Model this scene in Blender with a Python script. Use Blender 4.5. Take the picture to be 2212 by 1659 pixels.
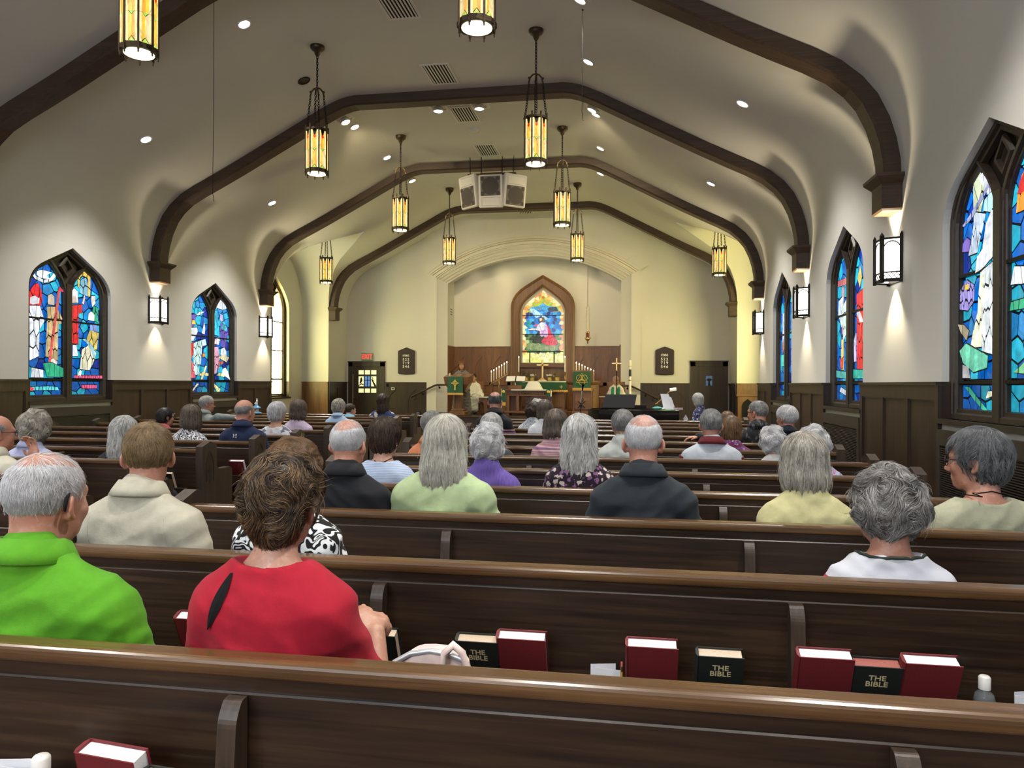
import bpy, math, random
import numpy as np
from mathutils import Vector, Matrix
random.seed(7); RNG = np.random.default_rng(7)
SC = bpy.context.scene
COL = SC.collection
for _o in list(bpy.data.objects): bpy.data.objects.remove(_o)
PI = math.pi
# ------------------------------------------------------------------ camera
cam = bpy.data.cameras.new('camera'); camo = bpy.data.objects.new('camera', cam); COL.objects.link(camo)
cam.sensor_width = 36; cam.sensor_fit = 'HORIZONTAL'; cam.lens = 36*1579.3/2212; cam.clip_end = 200; cam.clip_start = .05
_psi, _ro = .16222, .004376
_fw = Vector((-math.sin(_psi), math.cos(_psi), -.00039)).normalized()
_rt = Vector((math.cos(_psi), math.sin(_psi), 0)); _up = _rt.cross(_fw)
_rt, _up = math.cos(_ro)*_rt+math.sin(_ro)*_up, -math.sin(_ro)*_rt+math.cos(_ro)*_up
camo.matrix_world = Matrix(((_rt.x, _up.x, -_fw.x, 0), (_rt.y, _up.y, -_fw.y, 0), (_rt.z, _up.z, -_fw.z, 1.5), (0, 0, 0, 1)))
SC.camera = camo
# ------------------------------------------------------------------ world + exposure
world = bpy.data.worlds.new('daylight'); SC.world = world; world.use_nodes = True
world.node_tree.nodes['Background'].inputs[0].default_value = (.55, .7, 1, 1)
world.node_tree.nodes['Background'].inputs[1].default_value = .6
SC.view_settings.view_transform = 'Standard'; SC.view_settings.look = 'None'
SC.view_settings.gamma = 1; SC.view_settings.use_curve_mapping = False
SC.view_settings.exposure = 0.0
SC.cycles.max_bounces = 8; SC.cycles.diffuse_bounces = 5; SC.cycles.glossy_bounces = 3
SC.cycles.transmission_bounces = 4; SC.cycles.transparent_max_bounces = 6
SC.cycles.caustics_reflective = False; SC.cycles.caustics_refractive = False
SC.cycles.sample_clamp_indirect = 4.0
CAN_W, PEND_W, SCONCE_W, GLASS_E, CHANCEL_W, REAR_FILL_W = 500.0, 1900.0, 55.0, 1.2, 110.0, 300.0
# fill light at an added window in the rear wall, unseen behind the viewer
_al = bpy.data.lights.new('rear_fill_light', 'AREA'); _al.shape = 'RECTANGLE'; _al.size = 5.0; _al.size_y = 2.6; _al.energy = REAR_FILL_W; _al.color = (.86, .93, 1.0)
_ao = bpy.data.objects.new('rear_fill_light', _al); COL.objects.link(_ao); _ao.location = (-3.02, -4.45, 3.9); _ao.rotation_euler = (math.radians(90), 0, 0)
# ------------------------------------------------------------------ helpers
class MB:
    """collects polygons of one mesh"""
    def __init__(s): s.v = []; s.f = []; s.sm = []
    def add(s, vs, fs, M=None, smooth=False):
        b = len(s.v)
        if M is not None: vs = [tuple(M @ Vector(p)) for p in vs]
        s.v += [tuple(p) for p in vs]; s.f += [tuple(b+i for i in f) for f in fs]; s.sm += [smooth]*len(fs); return s
    def box(s, x0, x1, y0, y1, z0, z1, M=None):
        return s.add([(x, y, z) for z in (z0, z1) for y in (y0, y1) for x in (x0, x1)],
                     [(0, 2, 3, 1), (4, 5, 7, 6), (0, 1, 5, 4), (1, 3, 7, 5), (3, 2, 6, 7), (2, 0, 4, 6)], M)
    def bev(s, x0, x1, y0, y1, z0, z1, b=.006, M=None):
        """box with chamfered edges"""
        xs, ys, zs = (x0, x1), (y0, y1), (z0, z1); vs = []; ix = {}
        for i in (0, 1):
            for j in (0, 1):
                for k in (0, 1):
                    for a in range(3):
                        p = [xs[i], ys[j], zs[k]]
                        for c, t in enumerate((i, j, k)):
                            if c != a: p[c] += b if t == 0 else -b
                        ix[i, j, k, a] = len(vs); vs.append(p)
        fs = []
        for t in (0, 1):
            q = [(t, 0, 0, 0), (t, 1, 0, 0), (t, 1, 1, 0), (t, 0, 1, 0)]; fs.append([ix[e] for e in (q if t else q[::-1])])
            q = [(0, t, 0, 1), (0, t, 1, 1), (1, t, 1, 1), (1, t, 0, 1)]; fs.append([ix[e] for e in (q if t else q[::-1])])
            q = [(0, 0, t, 2), (1, 0, t, 2), (1, 1, t, 2), (0, 1, t, 2)]; fs.append([ix[e] for e in (q if t else q[::-1])])
        for i in (0, 1):
            for j in (0, 1):
                fs.append([ix[i, j, 0, 0], ix[i, j, 1, 0], ix[i, j, 1, 1], ix[i, j, 0, 1]])
                fs.append([ix[i, 0, j, 0], ix[i, 1, j, 0], ix[i, 1, j, 2], ix[i, 0, j, 2]])
                fs.append([ix[0, i, j, 1], ix[1, i, j, 1], ix[1, i, j, 2], ix[0, i, j, 2]])
                for k in (0, 1): fs.append([ix[i, j, k, 0], ix[i, j, k, 1], ix[i, j, k, 2]])
        return s.add(vs, fs, M)
    def prism(s, poly, ax, a, b, M=None, caps=True, smooth=False):
        """2D polygon extruded along an axis; poly in the other two axes' order"""
        n = len(poly)
        def P(p, t): return {'x': (t, p[0], p[1]), 'y': (p[0], t, p[1]), 'z': (p[0], p[1], t)}[ax]
        vs = [P(p, a) for p in poly]+[P(p, b) for p in poly]
        s.add(vs, [(i, (i+1) % n, n+(i+1) % n, n+i) for i in range(n)], M, smooth)
        if caps: s.add(vs, [tuple(range(n))[::-1], tuple(range(n, 2*n))], M)
        return s
    def loft(s, loops, closed=True, cap0=False, cap1=False, smooth=False, M=None):
        n = len(loops[0]); vs = [p for l in loops for p in l]; fs = []
        for k in range(len(loops)-1):
            for i in range(n if closed else n-1):
                j = (i+1) % n; fs.append((k*n+i, k*n+j, (k+1)*n+j, (k+1)*n+i))
        s.add(vs, fs, M, smooth)
        if cap0: s.add(loops[0], [tuple(range(n))[::-1]], M)
        if cap1: s.add(loops[-1], [tuple(range(n))], M)
        return s
    def tube(s, pts, r, n=8, M=None, closed=False):
        pts = [Vector(p) for p in pts]; m = len(pts); loops = []; up = None
        for i, p in enumerate(pts):
            a = pts[(i-1) % m] if (closed or i) else p; b = pts[(i+1) % m] if (closed or i < m-1) else p
            t = (b-a).normalized()
            if up is None: up = t.orthogonal().normalized()
            up = (up-t*up.dot(t)); up = up.normalized() if up.length > 1e-6 else t.orthogonal().normalized()
            w = t.cross(up); rr = r[i] if isinstance(r, (list, tuple)) else r
            loops.append([tuple(p+(up*math.cos(q*2*PI/n)+w*math.sin(q*2*PI/n))*rr) for q in range(n)])
        if closed: loops.append(loops[0])
        return s.loft(loops, True, not closed, not closed, True, M)
    def lathe(s, prof, n=16, c=(0, 0, 0), M=None, smooth=True):
        loops = [[(c[0]+r*math.cos(q*2*PI/n), c[1]+r*math.sin(q*2*PI/n), c[2]+z) for q in range(n)] for r, z in prof]
        return s.loft(loops, True, prof[0][0] > 1e-5, prof[-1][0] > 1e-5, smooth, M)
    def ball(s, c, r, n=10, M=None):
        r = (r, r, r) if not isinstance(r, (tuple, list)) else r; m = max(4, n//2+1)
        loops = [[(c[0]+r[0]*math.sin(k*PI/m)*math.cos(q*2*PI/n), c[1]+r[1]*math.sin(k*PI/m)*math.sin(q*2*PI/n), c[2]-r[2]*math.cos(k*PI/m)) for q in range(n)] for k in range(m+1)]
        return s.loft(loops, True, False, False, True, M)
    def mesh(s, name):
        me = bpy.data.meshes.new(name); me.from_pydata(s.v, [], s.f)
        if any(s.sm):
            me.polygons.foreach_set('use_smooth', s.sm)
        me.update(); return me
def link(name, me, m=None, parent=None, loc=None, rot=None, **k):
    o = bpy.data.objects.new(name, me); COL.objects.link(o)
    if m is not None and me is not None and not me.materials: me.materials.append(m)
    if parent: o.parent = parent
    if loc is not None: o.location = loc
    if rot is not None: o.rotation_euler = rot
    return tag(o, **k)
def tag(o, label=None, cat=None, group=None, kind=None):
    if label: o['label'] = label
    if cat: o['category'] = cat
    if group: o['group'] = group
    if kind: o['kind'] = kind
    return o
def ob(name, mb, m, parent=None, **k): return link(name, mb.mesh(name), m, parent, **k)
def thing(name, label, cat, loc=(0, 0, 0), rz=0, group=None, kind=None): return link(name, None, None, None, loc, (0, 0, rz), label=label, cat=cat, group=group, kind=kind)
def copy_tree(o, parent=None):
    c = o.copy(); COL.objects.link(c); c.parent = parent
    for ch in list(o.children): copy_tree(ch, c)
    return c
def text(name, body, size, m, parent, loc, rot, align='CENTER', ext=.001, bold=0.0, sx=1.0, space=1.0):
    cu = bpy.data.curves.new(name, 'FONT'); cu.body = body; cu.size = size; cu.align_x = align; cu.align_y = 'CENTER'; cu.extrude = ext; cu.offset = bold; cu.space_line = .85; cu.space_character = space; cu.resolution_u = 3
    t = bpy.data.objects.new(name, cu); me = t.to_mesh().copy(); t.to_mesh_clear(); bpy.data.objects.remove(t); bpy.data.curves.remove(cu); me.name = name; me.materials.clear(); me.materials.append(m)
    o = link(name, me, None, parent, loc, rot); o.scale = (sx, 1, 1); return o
# ------------------------------------------------------------------ materials
def nt(name):
    m = bpy.data.materials.new(name); m.use_nodes = True; t = m.node_tree; return m, t, t.nodes, t.links, t.nodes['Principled BSDF']
def coords(N, L, kind='Object', scale=(1, 1, 1)):
    tc = N.new('ShaderNodeTexCoord'); mp = N.new('ShaderNodeMapping'); mp.inputs['Scale'].default_value = scale
    if kind == 'Position':
        g = N.new('ShaderNodeNewGeometry'); L.new(g.outputs['Position'], mp.inputs[0])
    else: L.new(tc.outputs[kind], mp.inputs[0])
    return mp.outputs[0]
def noise(N, L, vec, scale=5, detail=4, rough=.55, dist=0):
    n = N.new('ShaderNodeTexNoise'); n.inputs['Scale'].default_value = scale; n.inputs['Detail'].default_value = detail; n.inputs['Roughness'].default_value = rough; n.inputs['Distortion'].default_value = dist
    L.new(vec, n.inputs['Vector']); return n.outputs['Fac']
def ramp(N, L, fac, stops, interp='LINEAR'):
    r = N.new('ShaderNodeValToRGB'); r.color_ramp.interpolation = interp; e = r.color_ramp.elements
    while len(e) < len(stops): e.new(.5)
    for q, (p, c) in zip(e, stops): q.position = p; q.color = (*c[:3], 1)
    L.new(fac, r.inputs[0]); return r.outputs[0]
def bump(N, L, h, strength, dist, b):
    n = N.new('ShaderNodeBump'); n.inputs['Strength'].default_value = strength; n.inputs['Distance'].default_value = dist
    L.new(h, n.inputs['Height']); L.new(n.outputs[0], b.inputs['Normal'])
def plain(name, c, rough=.5, metal=0.0, var=.0, scale=20, bmp=0.0, coat=0.0, emit=None, es=0, spec=.5, sheen=0):
    m, t, N, L, b = nt(name)
    b.inputs['Base Color'].default_value = (*c, 1); b.inputs['Roughness'].default_value = rough; b.inputs['Metallic'].default_value = metal
    b.inputs['Coat Weight'].default_value = coat; b.inputs['Specular IOR Level'].default_value = spec; b.inputs['Sheen Weight'].default_value = sheen
    if emit: b.inputs['Emission Color'].default_value = (*emit, 1); b.inputs['Emission Strength'].default_value = es
    if var or bmp:
        n = noise(N, L, coords(N, L), scale)
        if var: L.new(ramp(N, L, n, [(.3, [q*(1-var) for q in c]), (.7, [min(1, q*(1+var)) for q in c])]), b.inputs['Base Color'])
        if bmp: bump(N, L, n, bmp, .01, b)
    return m
def wood(name, c1, c2, ax='x', rough=.4, k=1.0, coat=.0, bmp=.12):
    """dark stained open-grain oak, grain along one axis"""
    m, t, N, L, b = nt(name)
    i = 'xyz'.index(ax); s1 = [9*k]*3; s1[i] = .55*k; s2 = [70*k]*3; s2[i] = 2.2*k
    a = noise(N, L, coords(N, L, 'Object', s1), 1, 6, .62, 1.4); g = noise(N, L, coords(N, L, 'Object', s2), 1, 3, .6, .3)
    mx = N.new('ShaderNodeMath'); mx.operation = 'MULTIPLY_ADD'; mx.inputs[1].default_value = .55; L.new(g, mx.inputs[0])
    h = N.new('ShaderNodeMath'); h.operation = 'MULTIPLY'; h.inputs[1].default_value = .6; L.new(a, h.inputs[0]); L.new(h.outputs[0], mx.inputs[2])
    L.new(ramp(N, L, mx.outputs[0], [(.38, c1), (.58, [(p+q)/2 for p, q in zip(c1, c2)]), (.72, c2)]), b.inputs['Base Color'])
    b.inputs['Roughness'].default_value = rough; b.inputs['Coat Weight'].default_value = coat; b.inputs['Coat Roughness'].default_value = .25
    bump(N, L, mx.outputs[0], bmp, .004, b); return m
M = {}
def mk():
    m, t, N, L, b = nt('painted_plaster'); P = coords(N, L, 'Position')
    n1 = noise(N, L, P, .7, 3); L.new(ramp(N, L, n1, [(.3, (.62, .605, .565)), (.7, (.66, .645, .605))]), b.inputs['Base Color'])
    b.inputs['Roughness'].default_value = .75; bump(N, L, noise(N, L, P, 220, 3), .06, .01, b); M['paint'] = m
    M['cream'] = plain('cream_moulding', (.66, .62, .53), .6)
    M['pew'] = wood('dark_oak_pew', (.009, .0045, .0026), (.052, .028, .0145), 'x', .36, coat=.10)
    M['cap'] = wood('lit_worn_oak_cap', (.052, .025, .0095), (.150, .076, .029), 'x', .21, coat=.4, bmp=.06)  # lighter than the pew wood: wear plus strong light put into the colour
    M['pewend'] = wood('dark_oak_pew_end', (.020, .012, .0075), (.062, .038, .023), 'z', .45, coat=.05)
    M['carve'] = plain('carved_shadow_wood', (.010, .006, .004), .6)
    M['beam'] = wood('dark_oak_beam', (.030, .0165, .010), (.080, .045, .026), 'x', .5)
    M['wains'] = wood('dark_oak_wainscot', (.018, .0098, .0055), (.050, .028, .0155), 'z', .42, coat=.1)
    M['chan'] = wood('chancel_oak', (.105, .046, .018), (.23, .105, .042), 'z', .4, coat=.1)
    M['chanx'] = wood('chancel_oak_rail', (.105, .046, .018), (.23, .105, .042), 'x', .4, coat=.1)
    M['win'] = plain('dark_window_oak', (.030, .020, .014), .42, var=.3, scale=14)
    M['bronze'] = plain('aged_bronze', (.075, .052, .030), .45, .75, .25, 30)
    M['iron'] = plain('dark_iron', (.012, .010, .008), .5, .6)
    M['brass'] = plain('polished_brass', (.62, .42, .16), .26, 1.0, .1, 40)
    M['black'] = plain('black_lacquer', (.006, .006, .007), .12, coat=.6)
    M['blackm'] = plain('matt_black', (.010, .010, .011), .8, spec=.15)
    M['white'] = plain('white_plastic', (.72, .70, .66), .45)
    M['grey'] = plain('grey_mesh', (.20, .18, .165), .7, var=.15, scale=400)
    M['lead'] = plain('lead_came', (.006, .006, .007), .6, .2)
    M['chrome'] = plain('chrome', (.6, .6, .6), .15, 1)
    M['carpet'] = plain('carpet', (.10, .055, .04), .95, var=.3, scale=60, bmp=.3)
    M['slot'] = plain('vent_shadow', (.004, .004, .004), .9)
    M['grille'] = plain('bronze_grille', (.055, .045, .036), .5, .4)
    # stained glass: colour per pane from the object colour, daylight behind it
    m, t, N, L, b = nt('stained_glass'); oi = N.new('ShaderNodeObjectInfo'); P = coords(N, L, 'Position')
    f = noise(N, L, P, 5, 5, .6, 1.5); mr = N.new('ShaderNodeMapRange'); mr.inputs[1].default_value = .3; mr.inputs[2].default_value = .7; mr.inputs[3].default_value = .55*GLASS_E; mr.inputs[4].default_value = 1.25*GLASS_E; L.new(f, mr.inputs[0])
    b.inputs['Base Color'].default_value = (.02, .02, .02, 1); b.inputs['Roughness'].default_value = .15
    L.new(oi.outputs['Color'], b.inputs['Emission Color']); L.new(mr.outputs[0], b.inputs['Emission Strength']); M['glass'] = m
    m = M['glass'].copy(); m.name = 'bright_opalescent_glass'; M['glassb'] = m
    for nd in m.node_tree.nodes:
        if nd.type == 'MAP_RANGE': nd.inputs[3].default_value = 15.0; nd.inputs[4].default_value = 28.0
    m, t, N, L, b = nt('lamp_glass'); oi = N.new('ShaderNodeObjectInfo'); f = noise(N, L, coords(N, L, 'Position', (30, 30, 7)), 1, 4, .6, 1.0)
    mr = N.new('ShaderNodeMapRange'); mr.inputs[1].default_value = .3; mr.inputs[2].default_value = .7; mr.inputs[3].default_value = .55; mr.inputs[4].default_value = 1.5; L.new(f, mr.inputs[0])
    b.inputs['Base Color'].default_value = (.05, .03, .01, 1); L.new(oi.outputs['Color'], b.inputs['Emission Color']); L.new(mr.outputs[0], b.inputs['Emission Strength']); M['lampglass'] = m
    M['lampdisc'] = plain('lamp_diffuser', (.8, .8, .7), .5, emit=(1, .93, .62), es=1.6)
    M['sconceglass'] = plain('sconce_glass', (.8, .8, .75), .4, emit=(1, .97, .86), es=3.2)
    M['can'] = plain('downlight_lens', (.8, .8, .8), .5, emit=(1, .97, .90), es=9)
    M['flame'] = plain('flame', (1, .8, .4), .5, emit=(1, .82, .5), es=14)
    M['wax'] = plain('candle_wax', (.80, .74, .62), .45, emit=(1, .8, .55), es=.12)
    M['exit'] = plain('exit_red', (.6, .05, .04), .4, emit=(1, .05, .045), es=1.1)
    M['amber'] = plain('door_lit_glass', (.5, .5, .3), .3, emit=(.92, .90, .48), es=.95)
    M['green'] = plain('green_parament', (.020, .105, .052), .85, var=.12, scale=90, sheen=.3)
    M['gold'] = plain('gold_fringe', (.72, .42, .10), .6, var=.25, scale=150)
    M['goldp'] = plain('gold_embroidery', (.80, .60, .14), .5)
    M['linen'] = plain('white_linen', (.75, .73, .68), .8, bmp=.1, scale=60)
    M['letter'] = plain('white_letter', (.85, .85, .82), .5)
    M['goldletter'] = plain('gilt_letter', (.72, .60, .34), .4)
    M['red'] = plain('hymnal_red_cloth', (.165, .014, .018), .6, var=.1, scale=200, bmp=.05)
    M['bible'] = plain('bible_black_cloth', (.012, .016, .014), .55)
    M['pages'] = plain('page_block', (.72, .73, .76), .7, var=.06, scale=300)
    M['pages2'] = plain('tan_page_block', (.62, .48, .36), .7, var=.1, scale=300)
    M['pages3'] = plain('red_page_block', (.34, .10, .08), .7, var=.1, scale=300)
    M['paper'] = plain('paper', (.78, .79, .84), .7)
    M['leaf'] = plain('plant_leaf', (.05, .13, .035), .5, var=.4, scale=30)
    M['bloom'] = plain('white_bloom', (.82, .82, .74), .6)
    M['eye'] = plain('eye', (.5, .48, .45), .2)
    M['iris'] = plain('iris', (.02, .02, .02), .2)
mk()
# ------------------------------------------------------------------ the room
CX, HW = -3.02, 5.82
XL, XR = CX-HW, CX+HW
YB0, YF, YCH = -4.6, 21.8, 22.65
PROF = [(-5.82, 3.7), (-5.81, 3.9), (-5.77, 4.12), (-5.70, 4.35), (-5.58, 4.6), (-5.43, 4.79), (-5.22, 4.97), (-4.95, 5.12), (-4.6, 5.29), (-4.2, 5.49), (-3.8, 5.70), (-3.0, 6.12), (-2.5, 6.385), (-2.3, 6.48), (-2.15, 6.54), (-2.0, 6.58), (-1.85, 6.6)]
PROF = PROF+[(-x, z) for x, z in PROF[::-1]]
LUN = [(3.0, 1.75), (3.7, 1.75), (4.0, 1.68), (4.27, 1.56), (4.57, 1.42), (4.78, 1.27), (5.0, 1.0), (5.17, .72), (5.35, .38), (5.54, 0.0)]
TC, THW = 18.68, 1.75
def lun(z): return float(np.interp(z, [a for a, _ in LUN], [b for _, b in LUN]))
BAYS = [-1.77, 2.29, 6.36, 10.42, 14.49]
def arch2(hw, zb, zsh, zpk, n=6, r=.35):
    """pointed arch outline (local s, z), counter-clockwise from lower left; rounded shoulders"""
    L = [(-hw, zb)]; a = (-hw, zsh-r*.9); b = (-hw, zsh); c = (-hw+r, zsh+r*(zpk-zsh)/hw)
    for i in range(n+1):
        t = i/n; L.append(((1-t)**2*a[0]+2*t*(1-t)*b[0]+t*t*c[0], (1-t)**2*a[1]+2*t*(1-t)*b[1]+t*t*c[1]))
    R = [(-s, z) for s, z in L]
    return L, (0, zpk), R
def wallpt(side, off, s, z, d=0):
    """side 'l','r': s = world Y, d = distance into the room from the wall plane"""
    if side == 'l': return (off+d, s, z)
    if side == 'r': return (off-d, s, z)
    return (s, off-d, z)
def wall_with_openings(mb, side, off, y0, y1, ztop, ops, depth):
    """flat wall from y0 to y1 with arched openings (centre, hw, zb, zsh, zpk, r), reveals of a given depth"""
    cur = y0
    edges = [y0]+[(a[0]+b[0])/2 for a, b in zip(ops, ops[1:])]+[y1]
    if not ops:
        mb.add([wallpt(side, off, *p) for p in ((y0, 0), (y1, 0), (y1, ztop), (y0, ztop))], [(0, 1, 2, 3)])
    for i, (c, hw, zb, zsh, zpk, r) in enumerate(ops):
        a, b = edges[i], edges[i+1]; L, A, R = arch2(hw, zb, zsh, zpk, 8, r)
        lp = [(a, 0), (c-hw, 0)]+[(c+s, z) for s, z in L]+[(c, zpk), (c, ztop), (a, ztop)]
        rp = [(b, 0), (c+hw, 0)]+[(c+s, z) for s, z in R]+[(c, zpk), (c, ztop), (b, ztop)]
        mb.add([wallpt(side, off, *p) for p in lp], [tuple(range(len(lp)))]); mb.add([wallpt(side, off, *p) for p in rp], [tuple(range(len(rp)))])
        mb.add([wallpt(side, off, *p) for p in ((c-hw, 0), (c+hw, 0), (c+hw, zb), (c-hw, zb))], [(0, 1, 2, 3)])
        lo = [(c+s, z) for s, z in L]+[(c, zpk)]+[(c+s, z) for s, z in R[::-1]]
        mb.loft([[wallpt(side, off, s, z, 0) for s, z in lo], [wallpt(side, off, s, z, -depth) for s, z in lo]], closed=True)
    return mb
OPN = lambda c: (c, .87, 1.2, 3.18, 3.64, .30)
fl = MB().box(XL-1.2, XR+1.2, YB0-.2, YCH+.3, -.1, 0); ob('floor', fl, M['carpet'], kind='structure', label='dark carpet floor under the pews')
for side, nm, off, xe in (('l', 'wall_left', XL, XL-.82), ('r', 'wall_right', XR, XR+.82)):
    w = MB(); wall_with_openings(w, side, off, YB0, TC-THW, 3.7, [OPN(c) for c in BAYS], .34)
    w.add([wallpt(side, off, *p) for p in ((TC+THW, 0), (YF, 0), (YF, 3.7), (TC+THW, 3.7))], [(0, 1, 2, 3)])
    # transept end wall and cheeks under a small pointed vault
    wall_with_openings(w, side, xe, TC-THW-.0, TC+THW, 5.54, [(TC, .90, 1.1, 3.85, 4.55, .4)], .3)
    for s in (-1, 1):
        zs = [0]+[z for z, _ in LUN]; loops = [[], []]
        for z in zs:
            y = TC+s*lun(max(z, 3.0)); xin = off
            if z > 3.7:
                pz = [p for p in PROF[:17]]; xin = CX+(-1 if side == 'r' else 1)*float(np.interp(z, [q[1] for q in pz], [q[0] for q in pz]))
            loops[0].append((xin, y, z)); loops[1].append((xe, y, z))
        w.loft(loops, closed=False, smooth=True)
    ob(nm, w, M['paint'], kind='structure', label='cream plaster side wall with arched window openings')
ob('wall_back', MB().add([(XL, YB0, 0), (XR, YB0, 0), (XR, YB0, 7), (XL, YB0, 7)], [(0, 1, 2, 3)]), M['paint'], kind='structure', label='plain plaster rear wall')
NWR = link('window_0', None, kind='structure', label='added clear window in the rear wall, unseen, for fill light')  # unseen window added so that its glowing panes brighten the room from behind
_f = MB(); [_f.box(CX-2.6, CX+2.6, YB0+.01, YB0+.08, z, z+.08) for z in (2.52, 3.86, 5.2)]; [_f.box(x-.04, x+.04, YB0+.01, YB0+.08, 2.56, 5.24) for x in (CX-2.56, CX-1.28, CX, CX+1.28, CX+2.56)]
ob('window_frame', _f, M['win'], NWR)
for i in range(4):
    for z in (2.60, 3.94): ob('pane', MB().add([(CX-2.52+1.28*i, YB0+.03, z), (CX-1.32+1.28*i, YB0+.03, z), (CX-1.32+1.28*i, YB0+.03, z+1.26), (CX-2.52+1.28*i, YB0+.03, z+1.26)], [(0, 1, 2, 3)]), plain('rear_fill_pane', (.6, .7, .8), .2, emit=(.86, .93, 1), es=2.0) if 'rear_fill_pane' not in bpy.data.materials else bpy.data.materials['rear_fill_pane'], NWR)
# vaulted ceiling with the two transept cut-outs
ce = MB(); Pd = []
for (x0, z0), (x1, z1) in zip(PROF, PROF[1:]):
    for k in range(3): Pd.append((x0+(x1-x0)*k/3, z0+(z1-z0)*k/3))
Pd.append(PROF[-1])
for a, b in ((YB0, TC-THW), (TC+THW, YF)):
    ce.loft([[(CX+x, a, z) for x, z in Pd], [(CX+x, b, z) for x, z in Pd]], closed=False, smooth=True)
ce.loft([[(CX+x, TC-THW, z) for x, z in Pd], [(CX+x, TC-lun(z), z) for x, z in Pd]], closed=False, smooth=True)
ce.loft([[(CX+x, TC+lun(z), z) for x, z in Pd], [(CX+x, TC+THW, z) for x, z in Pd]], closed=False, smooth=True)
ob('ceiling', ce, M['paint'], kind='structure', label='vaulted plaster ceiling with flat ridge')
# front wall: flanks, projecting centre with a moulded arch, shallow chancel
AX, AHW, ASP, ARISE = -2.95, 2.63, 4.56, .78
def archline(o, y, n=28, zb=0):
    R = (AHW**2+ARISE**2)/(2*ARISE)+o; zc = ASP+ARISE+o-R; h = AHW+o; zs = zc+math.sqrt(max(R*R-h*h, 0)); a0 = math.asin(h/R)
    return [(AX-h, y, zb)]+[(AX+R*math.sin(-a0+2*a0*i/n), y, zc+R*math.cos(-a0+2*a0*i/n)) for i in range(n+1)]+[(AX+h, y, zb)]
def ceil_z(x): return float(np.interp(x-CX, [p[0] for p in PROF], [p[1] for p in PROF]))
fr = MB(); PX0, PX1, YP = AX-3.24, AX+3.20, YF-.15
for a, b, y in ((XL, PX0, YF), (PX1, XR, YF)):
    top = [(CX+x, z) for x, z in PROF if a < CX+x < b]
    pts = [(a, 0), (b, 0), (b, ceil_z(b))]+top[::-1]+[(a, ceil_z(a) if a > XL+.01 else 3.7)]
    fr.prism([(x, z) for x, z in pts], 'y', y, y+.15)
arc = archline(.30, YP); half = len(arc)//2
top = [(CX+x, YP, z) for x, z in PROF if PX0 < CX+x < PX1]; tl = [p for p in top if p[0] < AX]; tr = [p for p in top if p[0] >= AX]
lp = [(PX0, YP, 0)]+arc[:half+1]+[(AX, YP, 6.6)]+tl[::-1]+[(PX0, YP, ceil_z(PX0))]
rp = [(PX1, YP, 0)]+arc[::-1][:half+1]+[(AX, YP, 6.6)]+tr+[(PX1, YP, ceil_z(PX1))]
fr.add(lp, [tuple(range(len(lp)))]); fr.add(rp, [tuple(range(len(rp)))])
for x in (PX0, PX1): fr.add([(x, YP, 0), (x, YF, 0), (x, YF, ceil_z(x)), (x, YP, ceil_z(x))], [(0, 1, 2, 3)])
fr.loft([archline(.30, YP), archline(.30, YP+.04), archline(0, YF+.02), archline(0, YF+.30)], closed=False)
fr.add([(AX-AHW, YF+.30, 0), (AX-AHW, YCH, 0), (AX-AHW, YCH, 6.3), (AX-AHW, YF+.30, 6.3)], [(0, 1, 2, 3)]).add([(AX+AHW, YF+.30, 0), (AX+AHW, YCH, 0), (AX+AHW, YCH, 6.3), (AX+AHW, YF+.30, 6.3)], [(0, 1, 2, 3)]).add([(AX-AHW, YF+.20, 6.3), (AX+AHW, YF+.20, 6.3), (AX+AHW, YCH, 6.3), (AX-AHW, YCH, 6.3)], [(0, 1, 2, 3)]).add([(AX-AHW, YF+.30, 5.3), (AX+AHW, YF+.30, 5.3), (AX+AHW, YF+.30, 6.3), (AX-AHW, YF+.30, 6.3)], [(0, 1, 2, 3)])
fr.add([(AX-AHW-.3, YCH, 0), (AX+AHW+.3, YCH, 0), (AX+AHW+.3, YCH, 6.3), (AX-AHW-.3, YCH, 6.3)], [(0, 1, 2, 3)])
wf = ob('wall_front', fr, M['paint'], kind='structure', label='front wall with projecting centre and wide chancel arch')
mo = MB()
for o0, o1, pr in ((.33, .41, .035), (.43, .47, .055), (.49, .56, .03)):
    mo.loft([archline(o0, YP, zb=4.30)[1:-1], archline(o0+.01, YP-pr)[1:-1], archline(o1-.01, YP-pr)[1:-1], archline(o1, YP)[1:-1]], closed=False, smooth=False)
for k, (o, y) in enumerate(((.24, YP+.045), (.15, YP+.085), (.07, YP+.12))):
    pts = archline(o, y)[1:-1]; mo.tube(pts, .022, 6)
ob('arch_moulding', mo, M['cream'], wf)
vs = MB()
for i in range(11):   # voussoir ring blocks above the moulding
    pass
A0, A1 = archline(.58, YP)[1:-1], archline(.80, YP)[1:-1]
vm = None
for i in range(0, 28, 2):
    b = MB(); q = [A0[i], A0[i+1], A0[i+2], A1[i+2], A1[i+1], A1[i]]; cx_ = sum(p[0] for p in q)/6; cz_ = sum(p[2] for p in q)/6
    q = [(cx_+(p[0]-cx_)*.985, p[2]-(p[2]-cz_)*.015) for p in q]
    b.prism(q, 'y', YP-.012, YP+.002); ob('arch_stone', b, M['paint'], wf)
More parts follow.
